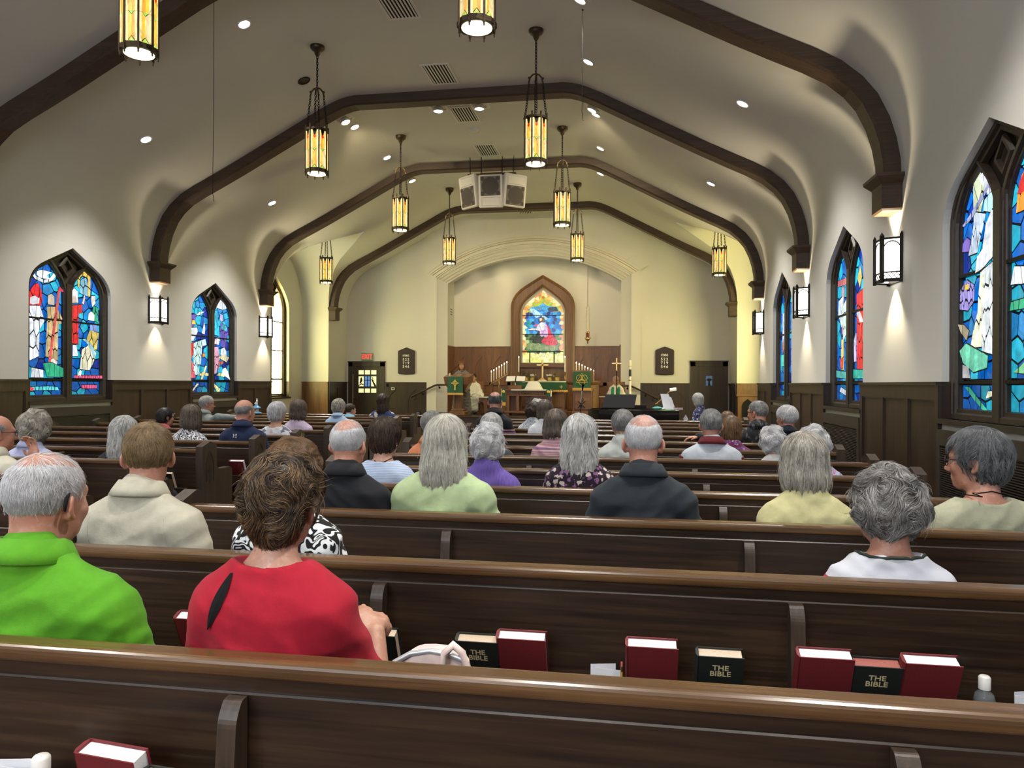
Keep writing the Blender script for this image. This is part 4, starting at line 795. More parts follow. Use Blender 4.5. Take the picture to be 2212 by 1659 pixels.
# handrails down the front wall
for s, lb in ((-1, 'left'), (1, 'right')):
    T = thing('handrail', 'dark wooden handrail of the %s chancel steps' % lb, 'handrail'); xa = AX+s*2.75; q = [(xa-s*.25, YP-.10, 1.455), (xa+s*.12, YP-.10, 1.455), (xa+s*.20, YP-.10, 1.44), (xa+s*.95, YP-.10, 1.085)]
    ob('rail', MB().tube(q, .028, 8), M['wains'], T)
    sc = [(xa+s*(.86-.07*math.cos(a)), YP-.10, 1.05+.05*math.sin(a)) for a in np.linspace(-1.5, 3.4, 10)]; ob('scroll', MB().tube(sc, .011, 6), M['iron'], T)
    for x, z in ((xa+s*.08, 1.43), (xa+s*.6, 1.23)): ob('bracket', MB().tube([(x, YP-.10, z), (x, YP-.07, z-.05), (x, YP, z-.06)], .012, 6).lathe([(.03, 0), (.03, .01), (0, .012)], 10, M=Matrix.Translation((x, YP, z-.06)) @ Matrix.Rotation(PI/2, 4, 'X')), M['iron'], T)
# lectern
def panel_cloth(T, name, x, y, z0, z1, w, fr=.055):
    b = MB(); n = 12; 
    def row(z, d): return [(x-w/2+w*i/n, y-d-.003*math.sin(i*2.1+z*3), z) for i in range(n+1)]
    c = ob(name, b.loft([row(z1, -.06), row(z1, .0), row((z0+z1)/2, .012), row(z0, .018)], closed=False), M['green'], T)
    f = MB(); m_ = 26
    for i in range(m_): a = x-w*.53+w*1.06*i/m_; f.box(a, a+w*1.06/m_*.86, y-.030-.004*(i % 2), y-.018, z0-fr+.004*(i % 3), z0+.004)
    tag(ob('gold_fringe', f, M['gold'], c), kind='stuff'); return c
T = thing('lectern', 'oak lectern with green cloth bearing a gold ringed cross', 'lectern', (-4.69, 19.6, ZP))
ob('base', MB().bev(-.22, .22, -.24, .24, 0, .12, .015).bev(-.17, .17, -.19, .19, .12, .19, .015), M['chan'], T)
ob('column', MB().box(-.105, .105, -.12, .12, .19, .95), M['chan'], T)
for s in (-1, 1): ob('column_rib', MB().box(s*.09-.02, s*.09+.02, -.145, -.12, .22, .90), M['chan'], T)
de = MB(); de.loft([[(-.20, -.16, .66), (.20, -.16, .66), (.20, .20, .66), (-.20, .20, .66)], [(-.33, -.25, .86), (.33, -.25, .86), (.33, .26, .92), (-.33, .26, .92)], [(-.36, -.27, 1.03), (.36, -.27, 1.03), (.36, .28, 1.12), (-.36, .28, 1.12)], [(-.36, -.27, 1.06), (.36, -.27, 1.06), (.36, .28, 1.15), (-.36, .28, 1.15)]], True, True, True); ob('desk', de, M['chan'], T)
c = panel_cloth(T, 'parament', -.03, -.285, .62, 1.065, .43); cr = MB()
cr.box(-.045, -.015, -.325, -.31, .70, .98).box(-.13, .07, -.325, -.31, .875, .90).tube([(-.03+.058*math.cos(a), -.318, .888+.058*math.sin(a)) for a in np.linspace(0, 2*PI, 17)[:-1]], .009, 6, closed=True); ob('gold_cross', cr, M['goldp'], c)
T = thing('lectern_microphone', 'slim black gooseneck microphone on the lectern', 'microphone', (-4.95, 19.75, ZP+1.12)); ob('base', MB().lathe([(.05, -.005), (.05, .03), (.02, .04), (0, .04)], 10), M['blackm'], T); ob('gooseneck', MB().tube([(0, 0, .03), (.03, 0, .10), (.14, -.01, .20), (.22, -.02, .27)], .006, 6), M['blackm'], T); ob('capsule', MB().ball((.225, -.02, .275), (.016, .014, .014), 8), M['blackm'], T)
T = thing('lectern_candle', 'short white tube on the lectern beside the cloth', 'candle', (-4.93, 19.55, ZP+1.075)); ob('wax', MB().lathe([(.012, 0), (.012, .09), (0, .092)], 8), M['wax'], T); ob('foot', MB().lathe([(.022, 0), (.022, .008), (.012, .012)], 8), M['brass'], T)
# seven-branch candle stands
def branch_stand(x, y, zlo, zhi, n, dx, label, hts):
    T = thing('candle_stand', label, 'candle stand', (x, y, ZP)); w = dx*(n-1)/2+.04; sl = (zhi-zlo)/(2*w)
    b = MB(); b.prism([(-w, zlo-.016-ZP), (w, zhi-.016-ZP), (w, zhi+.016-ZP), (-w, zlo+.016-ZP)], 'y', -.018, .018); ob('slanted_bar', b, M['brass'], T)
    ob('pole', MB().lathe([(.14, 0), (.14, .03), (.04, .06), (.014, .12), (.012, .5), (.024, .53), (.012, .56), (.012, (zlo+zhi)/2-ZP)], 10), M['brass'], T)
    for i in range(n):
        a = (i-(n-1)/2)*dx; z = (zlo+zhi)/2+sl*a-ZP+.014; cd = ob('candle', MB().lathe([(.012, z+.02), (.012, z+.02+hts), (.004, z+.024+hts), (0, z+.026+hts)], 8, (a, 0, 0)), M['wax'], T)
        ob('candle_cup', MB().lathe([(.008, z), (.022, z+.02), (.022, z+.03), (.012, z+.03)], 8, (a, 0, 0)), M['brass'], cd); ob('flame', MB().lathe([(0, z+.03+hts), (.015, z+.045+hts), (.010, z+.065+hts), (0, z+.085+hts)], 8, (a, 0, 0)), M['flame'], cd)
    return T
branch_stand(-3.93, 21.6, 1.47, 1.80, 7, .079, 'slanted brass stand of seven lit candles left of the altar', .30)
branch_stand(-1.36, 21.6, 1.78, 1.50, 7, .085, 'slanted brass stand of seven lit candles behind the pulpit', .30)
# altar with its cloth and things on it
T = thing('altar', 'oak altar under the window with a green superfrontal', 'altar', (-2.64, 21.75, ZP)); ob('body', MB().bev(-.70, .70, -.25, .42, .10, .90, .01), M['chan'], T); ob('plinth', MB().bev(-.78, .78, -.32, .42, 0, .11, .01), M['chanx'], T); ob('mensa', MB().bev(-.76, .76, -.33, .42, .90, .95, .01), M['chanx'], T)
for x in (-.45, 0, .45): ob('front_panel', MB().bev(x-.19, x+.19, -.27, -.24, .18, .62, .01), M['chan'], T)
c = ob('fair_linen', MB().box(-.77, .77, -.34, .40, .95, .962).box(-.77, .77, -.345, -.335, .90, .96), M['linen'], T)
T2 = thing('superfrontal', 'long green altar cloth with gold hem below the white linen', 'altar cloth', (-2.64, 21.40, ZP)); c = panel_cloth(T2, 'parament', 0, -.02, .70, .93, 1.52, .06)
ob('gold_cross', MB().box(.595, .611, -.055, -.04, .745, .845).box(.553, .653, -.055, -.04, .787, .803), M['goldp'], c)
T = thing('altar_cross', 'tall brass cross standing on the altar', 'cross', (-2.64, 21.8, ZP+.962)); ob('stepped_foot', MB().loft([[(s*w, t*d, z) for s, t in ((-1, -1), (1, -1), (1, 1), (-1, 1))] for w, d, z in ((.145, .09, 0), (.145, .09, .02), (.11, .07, .022), (.11, .07, .045), (.075, .05, .05), (.04, .03, .10))], True, True, True), M['brass'], T)
ob('shaft', MB().bev(-.027, .027, -.018, .018, .09, .64, .006), M['brass'], T); ob('crossbar', MB().bev(-.18, .18, -.018, .018, .46, .515, .006), M['brass'], T); ob('boss', MB().ball((0, -.02, .488), .035, 8), M['brass'], T)
for x, lb in ((-3.35, 'left'), (-1.96, 'right')):
    T = thing('altar_candlestick', 'tall lit candle in brass stick at the %s end of the altar' % lb, 'candlestick', (x, 21.72, ZP+.962), group='altar candles'); ob('stick', MB().lathe([(.075, 0), (.07, .015), (.025, .04), (.012, .07), (.022, .10), (.010, .13), (.010, .24), (.024, .26), (.026, .275), (.016, .28)], 10), M['brass'], T)
    cd = ob('candle', MB().lathe([(.016, .27), (.016, .68), (.004, .685), (0, .687)], 8), M['wax'], T); ob('flame', MB().lathe([(0, .69), (.013, .71), (.008, .73), (0, .755)], 8), M['flame'], cd)
def pot(x, h, label, flower):
    T = thing('potted_plant' if not flower else 'potted_flowers', label, 'plant', (x, 21.62, ZP+.962)); r = random.Random(int(x*100))
    ob('pot', MB().lathe([(.055, 0), (.06, .005), (.068, h), (.062, h), (.058, h-.02), (0, h-.02)], 14), plain('gold_foil', (.55, .42, .12), .35, .7, .2, 30) if 'gold_foil' not in bpy.data.materials else bpy.data.materials['gold_foil'], T)
    if flower:
        b = MB(); [b.ball((r.gauss(0, .035), r.gauss(0, .03), h+.045+r.uniform(-.02, .03)), .018, 6) for _ in range(34)]; ob('blossoms', b, M['bloom'], T)
    lf = MB().add([(-.0, 0, 0), (.014, .03, .006), (0, .075, -.012), (-.014, .03, .006), (0, .03, .0)], [(0, 1, 4), (1, 2, 4), (2, 3, 4), (3, 0, 4)]).mesh('leaf'); lf.materials.append(M['leaf'])
    for k in range(16 if flower else 46):
        a = r.uniform(0, 2*PI); rr = r.uniform(.0, .05 if flower else .085); z = h+(r.uniform(0, .02) if flower else r.uniform(.0, .17))
        o = link('leaf', lf, None, T, (rr*math.cos(a), rr*math.sin(a), z), (r.uniform(-.3, .7), r.uniform(-.5, .5), a-PI/2)); o.scale = (1.1,)*3
pot(-3.10, .12, 'leafy green plant in gold pot, outer left on the altar', False); pot(-2.93, .12, 'white blooms in gold pot left of the altar cross', True); pot(-2.40, .12, 'white blooms in gold pot right of the altar cross', True); pot(-2.18, .12, 'leafy green plant in gold pot, outer right on the altar', False)
# communion table
T = thing('communion_table', 'oak communion table carved with words along its apron', 'table', (-2.87, 20.4, ZP)); ob('table_top', MB().bev(-.66, .66, -.28, .28, .68, .715, .008), M['chanx'], T); ob('apron', MB().box(-.60, .60, -.25, -.22, .54, .68).box(-.60, .60, .22, .25, .54, .68), M['chanx'], T); ob('foot_rail', MB().bev(-.64, .64, -.27, .27, .06, .12, .008), M['chanx'], T)
for x in (-.55, -.27, .27, .55):
    for y in (-.22, .22): ob('leg', MB().bev(x-.04, x+.04, y-.03, y+.03, .12 if abs(x) < .5 else 0, .54, .006), M['chan'], T)
for x in (-.41, .0, .41): ob('back_panel', MB().box(x-.10, x+.10, .05, .08, .12, .54), M['chan'], T)
text('carved_text', 'DO THIS IN REMEMBRANCE OF ME', .092, plain('carved_dark', (.02, .008, .004), .7), T, (0, -.251, .605), (PI/2, 0, 0), bold=.001, sx=.78)
ob('linen_runner', MB().box(-.45, .61, -.285, .285, .716, .724).box(-.45, .55, -.292, -.284, .69, .722), M['linen'], T)
for x in (-.655, .60):
    T2 = thing('hanging_stole', 'narrow green and gold banner at the %s end of the communion table' % ('left' if x < 0 else 'right'), 'banner', (-2.87+x, 20.10, ZP)); c = ob('strip', MB().box(-.055, .055, -.01, .0, .36, .74), M['green'], T2); ob('gold_hem', MB().box(-.06, .06, -.014, -.008, .27, .36), M['gold'], c); ob('gold_rosette', MB().lathe([(.018, 0), (.045, .0), (.045, .006), (.018, .006)], 10, M=Matrix.Translation((0, -.012, .66)) @ Matrix.Rotation(PI/2, 4, 'X')), M['goldp'], c); ob('white_lining', MB().box(-.075, -.058, -.006, .004, .20, .74) if x < 0 else MB().box(.058, .095, -.006, .004, .05, .70), M['linen'], T2)
T = thing('veiled_vessels', 'white cloth draped over vessels on the communion table', 'draped cloth', (-2.72, 20.36, ZP+.724)); b = MB(); r = random.Random(4); L_ = []
for k, z in ((1, 0), (.86, .07), (.70, .15), (.56, .21), (.45, .225), (.2, .228)): L_.append([(.26*k*math.copysign(abs(math.cos(a))**.6, math.cos(a))*(1+.03*math.sin(a*9)), .16*k*math.copysign(abs(math.sin(a))**.6, math.sin(a))*(1+.04*math.sin(a*7)), z+.004*math.sin(a*5)) for a in np.linspace(0, 2*PI, 33)[:-1]])
ob('cloth', b.loft(L_, True, False, True, True), M['linen'], T)
T = thing('missal_stand', 'book stand holding an open book on a wooden box', 'book stand', (-3.22, 20.36, ZP+.724)); ob('wooden_box', MB().bev(-.19, .17, -.13, .13, 0, .115, .006), M['chanx'], T); ob('stand_foot', MB().tube([(-.02, 0, .115), (-.02, 0, .20)], .014, 8).tube([(-.09, 0, .115), (-.02, 0, .16), (.05, 0, .115)], .008, 6), M['chrome'], T)
bk = MB(); bk.loft([[(-.28, -.10, .20), (.27, -.10, .19), (.27, .06, .34), (-.28, .06, .34)], [(-.28, -.115, .215), (.27, -.115, .205), (.27, .045, .355), (-.28, .045, .355)]], True, True, True); ob('desk_plate', bk, M['chrome'], T)
for s in (-1, 1): ob('page', MB().loft([[(s*.02, -.118, .225), (s*.265, -.118, .215), (s*.265, .04, .36), (s*.02, .04, .36)], [(s*.02, -.125, .235), (s*.265, -.128, .222), (s*.265, .032, .366), (s*.02, .032, .372)]], True, True, True), M['paper'], T)
# pulpit
T = thing('pulpit', 'broad oak pulpit with green cloth and carved monogram', 'pulpit', (-1.36, 20.6, ZP)); pp = [(-.44, .18), (-.40, -.10), (-.26, -.24), (.26, -.24), (.40, -.10), (.46, .18)]
def ring(k, z): return [(p[0]*k, p[1]*k, z) for p in pp]
ob('body', MB().loft([ring(1.06, 0), ring(1.06, .10), ring(.98, .12), ring(.98, .86), ring(1.04, .88), ring(1.10, .93), ring(1.10, .97)], True, True, True), M['chan'], T)
ob('front_panel', MB().bev(-.20, .20, -.262, -.238, .16, .60, .008), M['chanx'], T)
for s in (-1, 1):
    L_, A_, R_ = arch2(.07, .16, .66, .76, 4, .05); ob('side_niche', MB().prism(L_+[A_]+R_[::-1], 'y', -.012, .004, M=Matrix.Translation((s*.335, -.172, 0)) @ Matrix.Rotation(s*math.radians(45), 4, 'Z')), M['chanx'], T)
ob('desk', MB().loft([[(-.30, -.26, .97), (.30, -.26, .97), (.30, .15, .97), (-.30, .15, .97)], [(-.30, -.27, 1.20), (.30, -.27, 1.20), (.30, .15, 1.27), (-.30, .15, 1.27)]], True, True, True), M['chan'], T)
ch = MB(); ch.tube([(-.01, -.272, .20), (-.01, -.272, .50)], .011, 6); ch.tube([(-.11, -.272, .22), (.09, -.272, .40)], .011, 6); ch.tube([(.09, -.272, .22), (-.11, -.272, .40)], .011, 6); ch.tube([(-.01+.05*math.sin(a), -.272, .45+.05*math.cos(a)) for a in np.linspace(0, PI*1.15, 9)], .010, 6); ob('carved_monogram', ch, bpy.data.materials['carved_dark'], T)
c = panel_cloth(T, 'parament', 0, -.285, .77, 1.225, .49, .075); e = MB(); zc = 1.00
e.tube([(0, -.325, zc+.175), (-.155, -.325, zc-.075), (.155, -.325, zc-.075)], .010, 5, closed=True)
for a in (PI/2, PI/2+2*PI/3, PI/2+4*PI/3): e.tube([(.075*math.cos(a+PI)+.085*math.cos(q), -.322, zc+.01+.075*math.sin(a+PI)+.085*math.sin(q)) for q in np.linspace(0, 2*PI, 19)[:-1]], .006, 5, closed=True); e.tube([(.04*math.cos(a)+.028*math.cos(a)*math.cos(q)-.014*math.sin(a)*math.sin(q), -.322, zc+.04*math.sin(a)+.028*math.sin(a)*math.cos(q)+.014*math.cos(a)*math.sin(q)) for q in np.linspace(0, 2*PI, 13)[:-1]], .005, 5, closed=True)
ob('gold_trinity_emblem', e, M['goldp'], c)
# small chancel pieces
def stool(x, y, label, red):
    T = thing('side_table', label, 'table', (x, y, ZP)); ob('table_top', MB().bev(-.20, .20, -.16, .16, .47, .50, .006), M['chanx'] if red else M['linen'], T); ob('rim', MB().bev(-.18, .18, -.14, .14, .43, .47, .005), M['chanx'], T)
    for s in (-1, 1): ob('side_panel', MB().prism([(-.14, 0), (-.09, 0), (-.05, .18), (-.06, .3), (0, .36), (.06, .3), (.05, .18), (.09, 0), (.14, 0), (.14, .43), (-.14, .43)], 'x', s*.15-.02, s*.15+.02), M['chan'], T)
    ob('front_panel', MB().prism([(-.17, 0), (-.10, 0), (-.08, .2), (-.1, .27), (0, .36), (.1, .27), (.08, .2), (.10, 0), (.17, 0), (.17, .43), (-.17, .43)], 'y', -.15, -.12), M['chan'], T)
stool(-4.26, 20.75, 'small oak table with a white top behind the front pew man', False); stool(-.80, 21.3, 'small oak table holding a red book by the pulpit', True)
T = thing('bud_vase', 'white bud vase with a green stem on the small table', 'vase', (-4.25, 20.72, ZP+.50)); ob('vase', MB().lathe([(.02, 0), (.03, .03), (.026, .07), (.014, .10), (.016, .11)], 10), M['letter'], T); ob('stem', MB().tube([(0, 0, .08), (.004, 0, .15), (-.006, 0, .19)], .007, 5), M['leaf'], T)
T = thing('red_book', 'red book lying on the small table right of the pulpit', 'book', (-.82, 21.25, ZP+.50)); ob('cover', MB().box(-.11, .11, -.08, .08, 0, .008).box(-.11, .11, -.08, .08, .04, .048), M['red'], T); ob('pages', MB().box(-.105, .105, -.07, .075, .008, .04), M['pages'], T)
def staff(x, y, label, cat, kind):
    T = thing(kind, label, cat, (x, y, ZP)); ob('foot', MB().lathe([(.13, 0), (.12, .03), (.03, .06), (.015, .10)], 12), M['chan'], T)
    return T
T = staff(-.42, 20.85, 'brass processional cross on a dark staff', 'cross', 'processional_cross'); ob('staff', MB().tube([(0, 0, .08), (0, 0, 1.28)], .014, 8), M['iron'], T); ob('cross', MB().bev(-.018, .018, -.012, .012, 1.26, 1.62, .004).bev(-.135, .135, -.012, .012, 1.45, 1.485, .004), M['brass'], T); ob('knob', MB().ball((0, 0, 1.26), .024, 8), M['brass'], T)
T = staff(-.045, 21.0, 'tall white paschal candle with dark emblem on a stand', 'candle', 'paschal_candle'); ob('stand', MB().tube([(0, 0, .08), (0, 0, .62)], .02, 8), M['brass'], T); cd = ob('candle', MB().lathe([(.034, .60), (.034, 1.50), (.030, 1.56), (.010, 1.562), (0, 1.562)], 12), M['wax'], T); ob('emblem_band', MB().lathe([(.0355, 1.10), (.0355, 1.30)], 12), plain('navy_band', (.01, .02, .06), .5), cd); ob('ring', MB().lathe([(.036, .98), (.039, .99), (.036, 1.0)], 12).lathe([(.036, 1.38), (.038, 1.385), (.036, 1.39)], 12), M['brass'], cd)
T = thing('sanctuary_lamp', 'hanging brass sanctuary lamp with a red glass', 'lamp', (-1.33, 22.35, 2.74)); ob('hanging_cable', MB().tube([(0, 0, 1.18), (0, 0, 2.55)], .006, 5), M['iron'], T)
for k in range(3): a = k*2.1; ob('chain', MB().tube([(.05*math.cos(a), .05*math.sin(a), .36), (.05*math.cos(a), .05*math.sin(a), 1.10), (0, 0, 1.18)], .005, 5), M['brass'], T)
ob('lamp_body', MB().lathe([(0, -.02), (.012, 0), (.02, .06), (.07, .12), (.075, .16), (.055, .17)], 12).lathe([(.055, .30), (.065, .33), (.055, .36)], 12), M['brass'], T); ob('red_glass', MB().lathe([(.05, .16), (.055, .24), (.05, .32)], 12), plain('ruby_glass', (.08, .008, .006), .15, emit=(.5, .03, .01), es=.12), T)
for s in (-1, 1): ob('arm', MB().tube([(s*.06, 0, .13), (s*.085, 0, .15), (s*.085, 0, .19)], .008, 5), M['brass'], T)
# chancel chair at the far right
T = thing('chancel_chair', 'tall oak chair with green cushion in the right alcove', 'chair', (3.06, 20.1, 0)); ob('backrest', MB().bev(-.26, .26, .20, .26, .45, 1.20, .01), M['chan'], T); ob('top_rail', MB().bev(-.29, .29, .18, .28, 1.18, 1.25, .01), M['chanx'], T); ob('cushion', MB().bev(-.24, .24, -.24, .2, .46, .54, .02), plain('olive_cushion', (.06, .06, .02), .9), T); ob('seat', MB().bev(-.27, .27, -.27, .24, .40, .46, .01), M['chan'], T)
L_, A_, R_ = arch2(.15, .62, 1.0, 1.12, 4, .08); ob('back_opening', MB().prism(L_+[A_]+R_[::-1], 'y', .19, .203), M['slot'], T)
for x in (-.24, .24):
    for y in (-.23, .22): ob('leg', MB().box(x-.03, x+.03, y-.03, y+.03, 0, .40), M['chan'], T)
# piano group
T = thing('grand_piano', 'black grand piano before the chancel steps', 'piano', (0, 14.3, 0)); sh = [(.86, -.62), (.86, .10), (.55, .55), (.10, .62), (-.35, .55), (-.80, .30), (-.82, -.30), (-.60, -.60), (.2, -.64)]
ob('case', MB().prism(sh, 'z', .70, 1.0), M['black'], T); ob('rim', MB().loft([[(p[0]*k, p[1]*k, z) for p in sh] for k, z in ((1.0, 1.0), (1.012, 1.0), (1.012, 1.02), (.97, 1.02), (.97, 1.0))], True), M['black'], T)
for x, y in ((.6, -.35), (.6, .35), (-.55, .0)): ob('leg', MB().lathe([(.05, 0), (.04, .05), (.05, .3), (.07, .66), (.07, .70)], 10, (x, y, 0)), M['black'], T)
ob('key_slip', MB().box(.62, .95, -.56, .56, .74, .80), M['black'], T); ob('keys', MB().box(.72, .90, -.50, .50, .80, .815), M['letter'], T)
ob('propped_lid', MB().loft([[(-.56, -.2, 1.05), (.05, -.2, 1.05), (.10, .10, 1.30), (-.50, .10, 1.30)], [(-.56, -.17, 1.04), (.05, -.17, 1.04), (.10, .13, 1.29), (-.50, .13, 1.29)]], True, True, True), M['blackm'], T); ob('music_desk', MB().box(-.2, .28, -.1, .06, 1.02, 1.10), M['black'], T)
T = thing('piano_lamp', 'slanted brass lamp on the piano', 'lamp', (.60, 14.25, 1.02)); ob('base', MB().bev(-.08, .08, -.05, .05, 0, .05, .01), M['blackm'], T); ob('stem', MB().tube([(.02, 0, .04), (.02, 0, .22)], .012, 6), M['blackm'], T); ob('arm', MB().tube([(-.14, 0, .10), (.0, 0, .23), (.14, 0, .37)], .012, 6).ball((-.14, 0, .10), .018, 6), M['brass'], T); ob('shade', MB().tube([(.12, 0, .375), (.24, 0, .39)], .032, 8), plain('lamp_shade', (.7, .68, .55), .4, emit=(1, .95, .7), es=.5), T)
T = thing('sheet_music', 'white sheet music propped on the piano', 'sheet music', (.66, 14.1, 1.02)); ob('sheet', MB().loft([[(-.06, 0, .005), (.13, -.06, .005), (.03, .02, .30), (-.12, .08, .30)], [(-.06, .004, .005), (.13, -.056, .005), (.03, .024, .30), (-.12, .084, .30)]], True, True, True), M['paper'], T); ob('second_sheet', MB().loft([[(.02, .05, .005), (.16, .0, .005), (.08, .06, .24), (-.02, .10, .24)], [(.02, .054, .005), (.16, .004, .005), (.08, .064, .24), (-.02, .104, .24)]], True, True, True), M['paper'], T)
T = thing('music_book', 'closed red music book at the edge of the piano', 'book', (.80, 14.2, 1.022)); ob('cover', MB().box(-.02, .16, -.1, .1, 0, .006).box(-.02, .16, -.1, .1, .036, .042), M['red'], T); ob('pages', MB().box(-.01, .155, -.095, .095, .006, .036), M['pages'], T)
T = thing('folded_cloth', 'mint green cloth lying on the piano', 'cloth', (.48, 14.05, 1.022)); ob('cloth', MB().ball((0, 0, .03), (.10, .06, .03), 10), plain('mint_cloth', (.10, .42, .33), .8), T); ob('corner', MB().ball((.1, 0, .02), (.05, .03, .02), 8), M['letter'], T)
T = thing('piano_bench_papers', 'loose white papers at the end of the piano', 'papers', (1.0, 14.0, .80)); ob('paper', MB().loft([[(-.05, 0, .06), (.0, 0, .14), (.05, .05, .05), (.0, .05, 0)], [(-.05, .004, .06), (.0, .004, .14), (.05, .054, .05), (.0, .054, 0)]], True, True, True), M['paper'], T); ob('second_paper', MB().box(-.10, .10, -.02, .10, 0, .012), M['paper'], T)
T = thing('piano_bench', 'black piano bench under the pianist', 'bench', (1.32, 14.25, 0)); ob('seat', MB().bev(-.2, .2, -.38, .38, .44, .50, .02), M['blackm'], T)
for x in (-.16, .16):
    for y in (-.33, .33): ob('leg', MB().box(x-.025, x+.025, y-.025, y+.025, 0, .44), M['black'], T)
# stands in front
T = thing('microphone_stand', 'microphone on a pole stand before the pulpit', 'microphone', (-1.03, 15.5, 0)); ob('pole', MB().tube([(-.03, 0, .02), (-.03, 0, 1.10)], .012, 6), M['iron'], T); ob('upper_pole', MB().tube([(-.03, 0, 1.05), (.0, 0, 1.38)], .012, 6), M['chrome'], T); ob('microphone', MB().tube([(.0, 0, 1.36), (.015, -.02, 1.46)], [.014, .022], 8).ball((.017, -.022, 1.485), .03, 8), M['blackm'], T); ob('foot', MB().lathe([(.14, 0), (.14, .02), (.02, .04)], 14), M['iron'], T); ob('clamp', MB().box(-.06, .0, -.02, .02, 1.02, 1.06), M['iron'], T)
T = thing('music_stand', 'black tilted music stand before the communion table', 'music stand', (-2.02, 16.0, 0)); ob('desk', MB().loft([[(-.28, -.10, 1.06), (.28, -.10, 1.06), (.30, .10, 1.22), (-.17, .10, 1.22)], [(-.28, -.085, 1.05), (.28, -.085, 1.05), (.30, .115, 1.21), (-.17, .115, 1.21)]], True, True, True), plain('dark_bronze_plate', (.03, .018, .012), .8, spec=.15), T); ob('lip', MB().box(-.28, .28, -.13, -.09, 1.05, 1.07), M['iron'], T); ob('pole', MB().tube([(0, 0, .03), (0, .0, 1.13)], .014, 6), M['iron'], T)
for k in range(3): a = k*2.1+.4; ob('leg', MB().tube([(0, 0, .25), (.25*math.cos(a), .25*math.sin(a), .01)], .011, 6), M['iron'], T)
# ------------------------------------------------------------------ pews
PW = 3.97; PH = .907
def round_poly(pts, r, n=4):
    out = []; m = len(pts)
    for i in range(m):
        p, a, b = Vector(pts[i]), Vector(pts[i-1]), Vector(pts[(i+1) % m]); rr = r[i] if isinstance(r, (list, tuple)) else r
        if rr <= 0: out.append(tuple(p)); continue
        u, v = (a-p), (b-p); rr = min(rr, u.length*.45, v.length*.45); s, e = p+u.normalized()*rr, p+v.normalized()*rr
        for k in range(n+1): t = k/n; q = (1-t)**2*s+2*t*(1-t)*p+t*t*e; out.append(tuple(q))
    return out
PEWMESH = {}
def pm(name, mb, m):
    me = mb.mesh(name); me.materials.append(M[m]); PEWMESH[name] = me; return me
w = PW/2-.03
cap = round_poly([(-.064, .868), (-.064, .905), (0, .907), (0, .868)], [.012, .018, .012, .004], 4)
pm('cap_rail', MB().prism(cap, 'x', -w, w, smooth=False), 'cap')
pm('upper_rail', MB().prism([(-.050, .836), (-.052, .870), (-.012, .870), (-.008, .836)], 'x', -w, w), 'pew')
pm('back_panel', MB().prism([(-.058, .30), (-.058, .833), (-.055, .837), (-.014, .838), (.02, .43), (.02, .30)], 'x', -w, w), 'pew')
pm('seat', MB().prism(round_poly([(.0, .415), (.0, .45), (.43, .455), (.43, .415)], [.0, .0, .015, .01]), 'x', -w, w), 'pew')
pm('seat_front', MB().box(-w, w, .36, .385, .28, .415), 'pew')
# end panel: gabled post with a lower arm; local x = thickness
endp = round_poly([(-.105, 0), (-.105, .935), (.005, .972), (.115, .935), (.115, .74), (.150, .712), (.350, .712), (.375, .69), (.375, 0)], [0, .004, .006, .004, .03, .02, .04, .01, 0], 4)
pm('end_panel', MB().prism(endp, 'x', -.034, .034), 'pewend')
pm('end_foot', MB().box(-.045, .045, -.12, .40, 0, .08), 'pewend')
cv = MB(); L_, A_, R_ = arch2(.055, .62, .80, .885, 4, .04)
cv.tube([(.0355, s+.005, z) for s, z in L_+[A_]+R_[::-1]], .0035, 4); cv.tube([(.0355, .005, .60), (.0355, .005, .76)], .003, 4); cv.tube([(.0355, -.028, .715), (.0355, .038, .715)], .003, 4)
pm('carving', cv, 'carve')
br_ = round_poly([(-.062, .04), (-.13, .04), (-.13, .55), (-.108, .80), (-.085, .833), (-.062, .833)], [0, .01, .1, .03, .02, 0], 4)
pm('bracket', MB().prism(br_, 'x', -.021, .021), 'pewend'); pm('bolt', MB().lathe([(.0, .004), (.006, .003), (.008, 0)], 8, M=Matrix.Translation((0, -.121, .70)) @ Matrix.Rotation(PI/2-.12, 4, 'X')), 'iron')
rk = MB(); rk.box(-w+.04, w-.04, -.175, -.061, .487, .50); rk.prism([(-.187, .487), (-.187, .575), (-.175, .58), (-.175, .487)], 'x', -w+.04, w-.04); pm('book_rack', rk, 'pew')
def make_pew():
    T = thing('pew', 'pew', 'pew')
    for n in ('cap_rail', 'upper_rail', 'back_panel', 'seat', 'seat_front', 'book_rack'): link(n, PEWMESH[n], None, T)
    for s in (-1, 1):
        e = link('end_panel', PEWMESH['end_panel'], None, T, (s*(PW/2), 0, 0)); link('end_foot', PEWMESH['end_foot'], None, e)
        link('carving', PEWMESH['carving'], None, e, rot=(0, 0, 0)).scale = (s, 1, 1)
    for x in (-.66, .66): b = link('bracket', PEWMESH['bracket'], None, T, (x, 0, 0)); link('bolt', PEWMESH['bolt'], None, b)
    return T
PEW0 = make_pew(); _fst = True
ordn = ['first', 'second', 'third', 'fourth', 'fifth', 'sixth', 'seventh', 'eighth', 'ninth', 'tenth', 'eleventh', 'twelfth', 'thirteenth', 'fourteenth']
RX, LX = -.165, -5.735
def YR(i): return 1.508+.9*i
for side, xc, rng in (('right', RX, range(0, 13)), ('left', LX, range(3, 14))):
    for k, i in enumerate(rng):
        T = PEW0 if _fst else copy_tree(PEW0); _fst = False
        T.location = (xc, YR(i), 0); T['label'] = 'dark oak pew, %s row of the %s block counted from the viewer' % (ordn[k], side); T['group'] = 'dark oak pews of the %s block' % side
